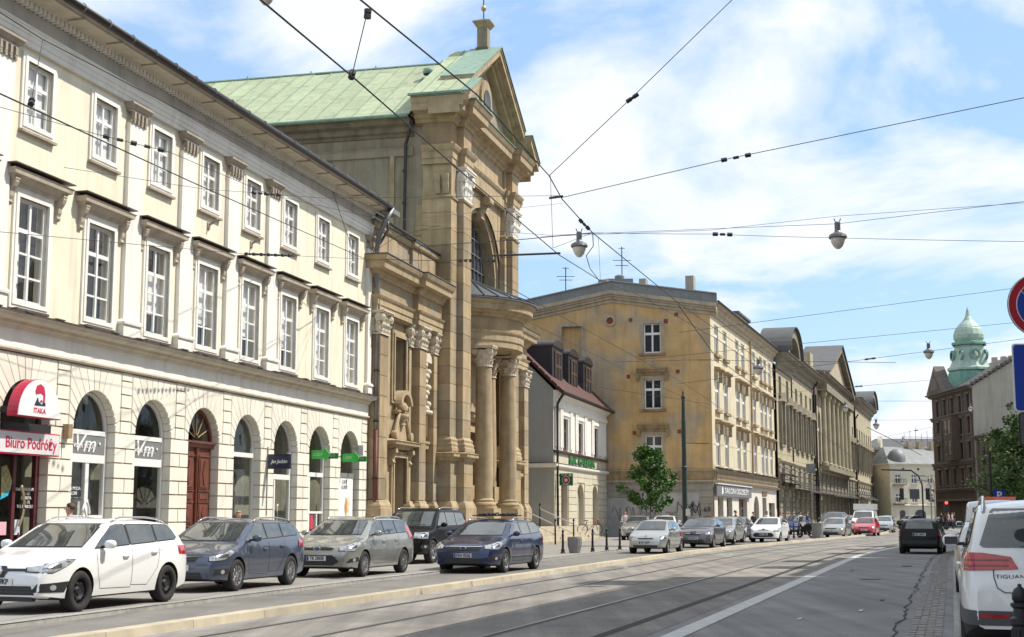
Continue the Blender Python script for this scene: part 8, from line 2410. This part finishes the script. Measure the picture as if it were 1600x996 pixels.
for cx in (-.62, .62):
	MB().lathe([(.20, -.06), (.28, -.06), (.31, 0), (.28, .06), (.20, .06), (.20, -.06)], (cx, 0, .31), 20, 'y').build('wheel', tyre_m, r)
MB().prism([(-.75, .5), (-.2, .38), (.1, .38), (.25, .55), (.45, .95), (.38, 1.02), (.1, .75), (-.1, .8), (-.7, .85), (-.85, .75)], -.16, .16).build('fairing', blackp, r)
MB().prism([(-.75, .85), (-.05, .78), (.0, .86), (-.3, .92), (-.75, .97)], -.13, .13).build('seat', blk, r)
MB().tube([(.62, 0, .31), (.42, 0, 1.05)], .04, 8).build('fork', chrome, r)
MB().tube([(.32, -.34, 1.12), (.42, -.1, 1.08), (.42, .1, 1.08), (.32, .34, 1.12)], .02, 6).build('handlebar', blk, r)
MB().lathe([(.001, .06), (.10, .03), (.10, -.08), (.001, -.1)], (.56, 0, .92), 12, 'x').build('headlight', lampm, r)
MB().prism([(.50, 1.05), (.42, 1.42), (.44, 1.42), (.54, 1.05)], -.15, .15).build('screen', glassm, r)
for s_ in (-1, 1): MB().lathe([(.001, -.01), (.06, 0), (.001, .01)], (.36, s_ * .34, 1.25), 10, 'x').tube([(.34, s_ * .3, 1.12), (.36, s_ * .34, 1.25)], .008, 4).build('mirror', blk, r)
# --- traffic signs on the right
signblue = mat('sign_blue', (.008, .045, .33), .4, var=.03); signred = mat('sign_red', (.40, .01, .03), .4, var=.03)
backgrey = mat('sign_back_grey', (.10, .105, .11), .5, metal=.3, var=.1); signw = mat('sign_white', (.70, .70, .70), .4)
YS_ = 12.8
q = at(1626, 477, YS_); q2 = at(1626, 590, YS_); q3 = at(1626, 671, YS_)
r = empty('road_sign', (q.x, YS_ + .06, .12), 0, 'no-parking disc above a blue plate and a small grey plate at the right edge', 'sign')
zc_, z2_, z3_ = q.z - .12, q2.z - .12, q3.z - .12
MB().tube([(0, 0, 0), (0, 0, zc_ + .3)], .032, 10).build('post', zinc, r)
def dsk(r_, m, y, nm, par=None, th=.01, a0=0): return MB().lathe([(.001, -th), (r_, -th), (r_, 0), (.001, 0)], (0, y, zc_), 40, 'y').build(nm, m, par or r)
dk = dsk(.30, backgrey, -.035, 'disc')
MB().lathe([(.300, -.012), (.292, -.014), (.292, 0)], (0, -.045, zc_), 40, 'y').build('disc_rim', signw, dk)
dsk(.292, signred, -.046, 'red_ring', dk, .004)
MB().lathe([(.001, -.004), (.222, -.004), (.222, 0)], (0, -.051, zc_), 40, 'y').build('white_ring', signw, dk)
b = MB()
for s_ in (-1, 1):
	pts = []
	for i in range(15):
		a = 135 + (180) * i / 14 if s_ > 0 else -45 + 180 * i / 14
		pts.append((.212 * math.cos(R(a)) , .212 * math.sin(R(a))))
	off_ = Vector((-1, -1)).normalized() * .035 * s_
	pts = [(x + off_.x, z + off_.y) for x, z in pts]
	pts = [(x, z) if math.hypot(x, z) < .214 else (x / math.hypot(x, z) * .214, z / math.hypot(x, z) * .214) for x, z in pts]
	MB().prism([(x, z + zc_) for x, z in pts], -.062, -.055).build('blue_field', signblue, dk)
MB().prism([(-.17, zc_ + .135), (-.135, zc_ + .17), (.17, zc_ - .135), (.135, zc_ - .17)], -.066, -.06).build('red_bar', signred, dk)
hw2 = (1626 - 1578) / 2200 * YS_; hh2 = (642 - 533) / 2 / 2200 * YS_ * .985
def rrect(hw, hh, zc, rad=.03, n=4):
	pts = []
	for cx_, cz_, a0 in ((hw - rad, hh - rad, 0), (-hw + rad, hh - rad, 90), (-hw + rad, -hh + rad, 180), (hw - rad, -hh + rad, 270)):
		for i in range(n + 1): pts.append((cx_ + rad * math.cos(R(a0 + 90 * i / n)), zc + cz_ + rad * math.sin(R(a0 + 90 * i / n))))
	return pts
bp = MB().prism(rrect(hw2, hh2, z2_), -.045, -.035).build('blue_plate', signw, r)
MB().prism(rrect(hw2 - .012, hh2 - .012, z2_), -.049, -.044).build('blue_face', signblue, bp)
gp = MB().prism(rrect((1626 - 1583) / 2200 * YS_, .152, z3_), -.045, -.035).build('grey_plate', blk, r)
MB().prism(rrect((1626 - 1585.5) / 2200 * YS_, .142, z3_), -.049, -.044).build('grey_face', backgrey, gp)
q = at(1561, 775, 74)
r = empty('parking_sign', (q.x, 74, .12), 0, 'blue parking sign with white letter P beside a dark post', 'sign')
pz = q.z - .12
MB().tube([(-.38, .05, 0), (-.38, .05, pz + 2.3)], .07, 8).build('post', black_iron, r)
MB().box(-.31, .31, -.03, 0, pz - .31, pz + .31).build('plate', signblue, r)
text('letter', 'P', .56, signw, r, (0, -.035, pz), bold=.012)
MB().box(-.36, -.3, -.01, .05, pz - .1, pz + .1).build('clamp', black_iron, r)
# --- traffic lights and posts near the far crossing
redlit = mat('red_signal', (1, .05, .03), .4, var=0, emit=3)
q = at(1478, 800, 140)
r = empty('traffic_light', (q.x, 140, .1), 0, 'traffic light showing red at the far right corner', 'traffic light')
MB().tube([(0, 0, 0), (0, 0, 2.9)], .06, 6).build('post', black_iron, r)
MB().box(-.22, .22, -.25, .05, 1.8, 2.9).build('housing', blk, r)
MB().lathe([(.001, -.02), (.14, -.02), (.14, 0)], (0, -.26, 2.65), 12, 'y').build('red_lamp', redlit, r)
for z in (2.33, 2.02): MB().lathe([(.001, -.02), (.13, -.02), (.13, 0)], (0, -.26, z), 12, 'y').build('dark_lamp', seam_m, r)
q = at(1443, 812, 175)
r = empty('gantry_light', (q.x, 175, 0), 0, 'curved arm mast carrying traffic lights before the cream end building', 'traffic light')
MB().tube([(0, 0, 0), (0, 0, 5.2), (-.4, 0, 6.3), (-1.3, 0, 7.0), (-5, 0, 7.1)], .10, 8).build('mast', black_iron, r)
for x in (-2.6, .6): MB().box(x - .22, x + .22, -.3, 0, 3.4, 4.8).build('signal_head', blk, r)
MB().box(-1.6, -.4, -.1, 0, 3.5, 4.7).build('sign_plate', backgrey, r)
for px, top, lb in ((1456, 752, 'left of the two slim lamp posts before the cream end building'), (1462, 745, 'right of the two slim lamp posts before the cream end building')):
	q = at(px, 812, 160); q2 = at(px, top, 160)
	r = empty('lamp_post', (q.x, 160, 0), 0, lb, 'lamp post')
	MB().tube([(0, 0, 0), (0, 0, q2.z - .5), (-.3, 0, q2.z), (-1.2, 0, q2.z + .1)], .08, 6).build('post', mat('beige_post', (.35, .31, .24), .7), r)
	MB().box(-1.7, -1.0, -.12, .12, q2.z + .02, q2.z + .14).build('luminaire', zinc, r)
# --- hanging street lamps and the overhead wires
lampglass = mat('opal_lamp_glass', (.62, .58, .50), .25, var=.15, vs=6, coat=.5)
lampcap = mat('grey_lamp_cap', (.16, .165, .17), .45, metal=.4, var=.15)
def hanging_lamp(px, py, Y, label, s=1.0):
	q = at(px, py, Y)
	r = empty('hanging_lamp', (q.x, Y, q.z), 0, label, 'street lamp', 'lamps hung over the street')
	b = MB().lathe([(.05 * s, .36 * s), (.07 * s, .34 * s), (.07 * s, .14 * s), (.10 * s, .10 * s), (.20 * s, .04 * s), (.22 * s, -.02 * s), (.20 * s, -.05 * s), (.17 * s, -.05 * s)], (0, 0, 0), 20)
	b.build('cap', lampcap, r, smooth=False)
	MB().lathe([(.17 * s, -.05 * s), (.165 * s, -.12 * s), (.12 * s, -.22 * s), (.06 * s, -.29 * s), (.001, -.31 * s)], (0, 0, 0), 20).build('globe', lampglass, r, smooth=True)
	b = MB().tube([(-.08 * s, 0, .44 * s), (-.05 * s, 0, .36 * s)], .012 * s, 5); b.build('hanger', black_iron, r)
	b = MB().tube([(.08 * s, 0, .44 * s), (.05 * s, 0, .36 * s)], .012 * s, 5); b.build('hanger', black_iron, r)
	return r
hanging_lamp(905, 384, 35.2, 'hanging street lamp nearest the church, in front of the white clouds', 1.0)
hanging_lamp(1309, 370, 33.0, 'hanging street lamp alone in the right-hand sky', 1.0)
hanging_lamp(416, -14, 22, 'street lamp cut off by the top edge above the palace', .82)
hanging_lamp(1185, 575, 57, 'hanging lamp in front of the ochre street front', 1.0)
hanging_lamp(1451, 550, 57, 'hanging lamp left of the green cupola', 1.0)
hanging_lamp(1321, 637, 92, 'hanging lamp in front of the theatre block roofline', 1.0)
hanging_lamp(1369, 664, 90, 'small hanging lamp just right of the theatre block', 1.0)
hanging_lamp(1411, 690, 125, 'smallest hanging lamp above the cream end building', 1.0)
hanging_lamp(1516, 638, 120, 'hanging lamp in front of the brown corner building', 1.0)
wirem = mat('overhead_wire', (.022, .022, .026), .6, var=0)
def wire(pts, r_=.012, label=None, sag=0, name='overhead_wire', insul=(), n=8):
	"""pts = (px, py, depth) of the wire's supports"""
	P = [at(*p) for p in pts]
	out_ = []
	for a, b in zip(P[:-1], P[1:]):
		for i in range(n):
			t = i / n; p = a.lerp(b, t); p.z -= sag * 4 * t * (1 - t); out_.append(p)
	out_.append(P[-1])
	c = out_[0].copy()
	root = empty(name, c, 0, label, 'wire', 'overhead tram and lamp wires')
	MB().tube([p - c for p in out_], r_, 5).build('cable', wirem, root)
	for (px, py, Y, ln, px2, py2, Y2) in insul:
		a, b = at(px, py, Y), at(px2, py2, Y2); d = (b - a).normalized(); k = max(3, int((b - a).length / (ln * 2.2)))
		for i in range(k):
			p = a.lerp(b, (i + .5) / k) - c
			MB().tube([p - d * ln * .5, p - d * ln * .2, p + d * ln * .2, p + d * ln * .5], .035 if i % 2 else .05, 6).build('insulator', wirem, root)
	return root
wire([(400, -6, 14), (553, 122, 19), (745, 290, 28), (874, 399, 38), (935, 437, 48)], .013, 'heavy tram contact wire from the top left down towards the street')
wire([(935, 437, 48), (1000, 462, 58), (1120, 530, 80), (1250, 620, 110)], .016, 'tram contact wire continuing down the street beyond the ochre house gable')
wire([(556, -6, 16), (745, 148, 22), (858, 275, 30), (878, 311, 31.5)], .013, 'second contact wire crossing the church gable')
wire([(878, 311, 31.5), (912, 349, 34), (926, 364, 34.5), (1064, 477, 48), (1116, 513, 58), (1240, 600, 85)], .013, 'second contact wire running on over the ochre house', insul=((905, 343, 33.6, .12, 921, 359, 34.3),))
wire([(-6, 144, 17), (300, 285, 27), (566, 403, 50)], .012, 'dark cable from the left edge to the palace end pipe')
wire([(-6, 16, 22), (67, 62, 23.5), (320, 193, 31), (520, 300, 46), (608, 335, 50)], .010, 'thin feeder wire running along the palace eaves')
wire([(67, 62, 23.5), (48, 164, 20)], .008, 'short dropper between the two cables at far left', insul=((50, 156, 20.2, .06, 48, 164, 20),), n=2)
wire([(520, 300, 46), (552, 395, 47)], .010, 'dropper wire near the palace end window', n=2)
wire([(575, 14, 17), (549, 122, 19)], .007, 'dropper between the two contact wires in the sky', insul=((575, 16, 17, .05, 574, 28, 17), (551, 112, 18.9, .05, 549, 122, 19)), n=2)
wire([(-6, 166, 26), (155, 211, 27), (265, 238, 27.5), (420, 304, 36), (608, 346, 46), (880, 318, 60)], .007, 'thin span wire with chain insulator before the upper palace windows', insul=((155, 211, 27, .12, 262, 237, 27.5),))
wire([(100, 262, 28), (320, 296, 33), (392, 301, 34), (505, 310, 40), (878, 306, 31.5)], .006, 'thin span wire across the palace upper floor', insul=((392, 301, 34, .10, 440, 305, 35),))
wire([(-6, 362, 29), (200, 381, 33), (380, 397, 38), (460, 400, 41), (566, 405, 50)], .007, 'thin wire across the first-floor windows of the palace', insul=((382, 397, 38, .10, 460, 400, 41),))
wire([(566, 405, 50), (690, 408, 45), (800, 402, 42)], .010, 'wire from the palace pipe across the church pilasters', insul=((715, 408, 44, .12, 775, 408, 42.5),))
wire([(770, 400, 37.5), (875, 396, 36)], .030, 'thick bracket tube ending in mid air before the church porch', n=2)
wire([(655, 385, 46), (810, 375, 40), (926, 364, 34.5)], .012, 'span wire carrying the lamp nearest the church')
wire([(926, 364, 34.5), (1110, 366, 33), (1309, 372, 33), (1620, 378, 33)], .006, 'thin horizontal wire behind the right-hand lamp', insul=((1112, 366, 33, .12, 1146, 367, 33),), sag=.01)
wire([(650, 352, 50), (860, 368, 42), (1309, 350, 33), (1620, 313, 30)], .006, 'thin wire rising to the right above the right-hand lamp')
wire([(845, 370, 40), (1110, 360, 36), (1309, 338, 34), (1620, 316, 32)], .005, 'faint upper wire parallel to the lamp wire')
wire([(858, 275, 30), (985, 155, 30), (1150, -6, 30)], .009, 'wire climbing to the top edge with a small insulator', insul=((980, 159, 30, .12, 996, 148, 30),), n=2)
wire([(878, 309, 31.5), (1140, 248, 30), (1620, 149, 28)], .009, 'long span wire rising to the right edge with chain insulator', insul=((1122, 252, 30, .12, 1178, 241, 30),), n=3)
wire([(860, 275, 30), (864, 388, 36), (926, 364, 34.5)], .006, 'fine bridle wires near the lamp by the church', n=2)
wire([(926, 364, 34.5), (927, 385, 36), (916, 400, 38), (922, 420, 42), (935, 437, 48)], .012, 'slack jumper cable hanging beside the lamp near the church', n=3)
wire([(935, 372, 36), (938, 437, 40)], .005, 'straight dropper beside the slack jumper cable', n=2)
b_ = wire([(858, 310, 31.5), (880, 307, 31.5)], .03, 'clamp of the contact wire crossing at the centre of the sky', n=2)
wire([(566, 405, 50), (620, 370, 46), (688, 352, 43)], .007, 'bridle wire over the church side cornice', n=2)
wire([(655, 385, 46), (653, 410, 46), (657, 432, 46)], .010, 'looped cable hanging at the church wing cornice', n=2)
for i, (a, b, lb) in enumerate((((1060, 520, 62), (1620, 446, 60), 'upper of the far span wires over the cupola'), ((1000, 562, 60), (1620, 501, 62), 'second far span wire above the cupola'), ((1060, 600, 66), (1620, 527, 66), 'third far span wire passing the cupola'),
		((1090, 563, 58), (1400, 567, 57), 'far wire behind the lamp left of the cupola'), ((1160, 620, 75), (1500, 590, 90), 'far wire with insulator above the theatre block'), ((1340, 627, 92), (1470, 627, 92), 'level far wire right of the theatre roof'),
		((1360, 657, 95), (1480, 656, 95), 'level far wire carrying the small lamp'), ((1350, 683, 120), (1480, 684, 120), 'lowest level wire over the street end'), ((1376, 684, 120), (1480, 663, 110), 'slanting far wire before the brown building'),
		((900, 600, 70), (1110, 632, 70), 'wire crossing the ochre side wall below the middle window'), ((960, 566, 68), (1112, 562, 68), 'thin wire crossing the ochre side wall above the middle hood'))):
	wire([a, b], .010, lb, sag=.0, n=3, insul=((a[0] + (b[0] - a[0]) * .52, a[1] + (b[1] - a[1]) * .52, (a[2] + b[2]) / 2, .16, a[0] + (b[0] - a[0]) * .55, a[1] + (b[1] - a[1]) * .55, (a[2] + b[2]) / 2),) if i in (2, 4, 8) else ())
wire([(1060, 477, 48), (1120, 560, 70), (1300, 690, 120), (1390, 760, 200)], .018, 'farther contact wire above the parked cars')
wire([(760, 430, 40), (960, 540, 60), (1070, 600, 78), (1150, 655, 100), (1290, 735, 170)], .012, 'contact wire of the near track passing the green pole')
wire([(820, 500, 50), (1000, 590, 70), (1110, 640, 90)], .010, 'contact wire slanting over the white house dormers')
wire([(1355, 668, 110), (1400, 690, 130), (1440, 712, 180)], .03, 'far contact wires converging over the crossing', n=3)
# --- roof aerials and small roof things
for px, py0, py1, Y, lb in ((884, 455, 418, 108, 'leftmost aerial on the ochre house roof'), (972, 440, 386, 106, 'tall aerial at the ridge of the ochre house')):
	a, b = at(px, py0, Y), at(px, py1, Y)
	r = empty('roof_aerial', a, 0, lb, 'aerial', 'aerials on the ochre house')
	MB().tube([(0, 0, -1.6), (0, 0, b.z - a.z)], .04, 5).build('mast', black_iron, r)
	for t, w_ in ((.95, .25), (.6, .7), (.45, .5)): MB().box(-w_, w_, -.02, .02, (b.z - a.z) * t, (b.z - a.z) * t + .04).build('element', black_iron, r)
a = at(968, 438, 106)
r = empty('roof_vent', a, 0, 'grey ventilation cap on the ridge of the ochre house', 'vent')
MB().box(-1.0, 1.0, -.4, .4, -.8, .05).build('base', rfsheet, r); MB().lathe([(.35, .0), (.38, .25), (.2, .35), (.001, .36)], (0, 0, .05), 12).build('cap', rfsheet, r)
# --- trees
bark = mat('bark', (.075, .06, .045), .95, var=.3, vs=8, bump=.5)
def leafmat(nm, c):
	m = mat(nm, c, .6, var=.55, vs=5, spec=.3); return m
def tree(name, x, y, z, h, cr, label, z_cr, n, m, size=.12, seed=1, conic=.6, group=None, trunk=.05, lean=0):
	random.seed(seed)
	r = empty(name, (x, y, z), 0, label, 'tree', group)
	tb = MB(); tb.tube([(0, 0, 0), (.01, 0, h * .4), (lean, .02, h * .93)], trunk, 8, trunk * .25)
	t = tb.build('trunk', bark, r, smooth=True)
	cl = []
	nb = int(14 + cr * 6)
	for i in range(nb):
		f = (i + random.random()) / nb; zz = z_cr + (h * .96 - z_cr) * f
		a = i * 2.4 + random.uniform(-.4, .4)
		rad = cr * (1 - conic * f ** 1.15) * random.uniform(.6, 1.08) * (.75 + .5 * min(1, f * 5))
		tip = Vector((rad * math.cos(a), rad * math.sin(a), zz + rad * .28))
		st = Vector((lean * zz / h, 0, zz - rad * .25))
		MB().tube([st, st.lerp(tip, .55) + Vector((0, 0, .04)), tip], trunk * .4, 5, trunk * .1).build('limb', bark, t)
		for k in range(4): cl.append((st.lerp(tip, .35 + .22 * k), cr * random.uniform(.13, .24)))
	lb = MB()
	for i in range(n):
		c_, rr = random.choice(cl)
		d = Vector((random.gauss(0, 1), random.gauss(0, 1), random.gauss(0, .75)))
		p = c_ + d.normalized() * rr * random.random() ** .45 * 1.15
		s_ = size * random.uniform(.6, 1.25)
		u = Vector((random.gauss(0, 1), random.gauss(0, 1), random.gauss(0, .5))).normalized(); w_ = u.cross(Vector((random.gauss(0, 1), random.gauss(0, 1), random.gauss(0, 1)))).normalized()
		lb.add([p - u * s_ * .5, p + w_ * s_ * .32, p + u * s_ * .5, p - w_ * s_ * .32], [(0, 1, 2, 3)])
	o = lb.build('crown', m, r); o['kind'] = 'stuff'
	return r
q = at(1017, 842, 70)
tree('young_tree', q.x, 70, PZ, 4.95, 1.22, 'young bright green street tree behind the small silver hatchback', 1.85, 5200, leafmat('leaf_green', (.075, .165, .035)), .17, 5, .72, lean=-.1, trunk=.055)
dkl = leafmat('leaf_dark', (.055, .10, .025))
q = at(1600, 800, 92); tree('street_tree', q.x + .5, 92, .1, 8.0, 2.6, 'large leafy tree at the right edge in front of the dark building', 1.6, 12000, dkl, .26, 8, .55, trunk=.16, group='trees on the right pavement')
q = at(1585, 800, 118); tree('street_tree', q.x + .5, 118, .1, 8.0, 3.4, 'farther leafy tree behind the parking sign', 1.2, 9000, leafmat('leaf_mid', (.075, .125, .03)), .3, 18, .5, trunk=.16, group='trees on the right pavement')
q = at(1660, 800, 84); tree('street_tree', q.x, 84, .1, 8, 3.3, 'tree standing just outside the right edge of the view', 1.5, 5000, dkl, .3, 28, .5, trunk=.16, group='trees on the right pavement')
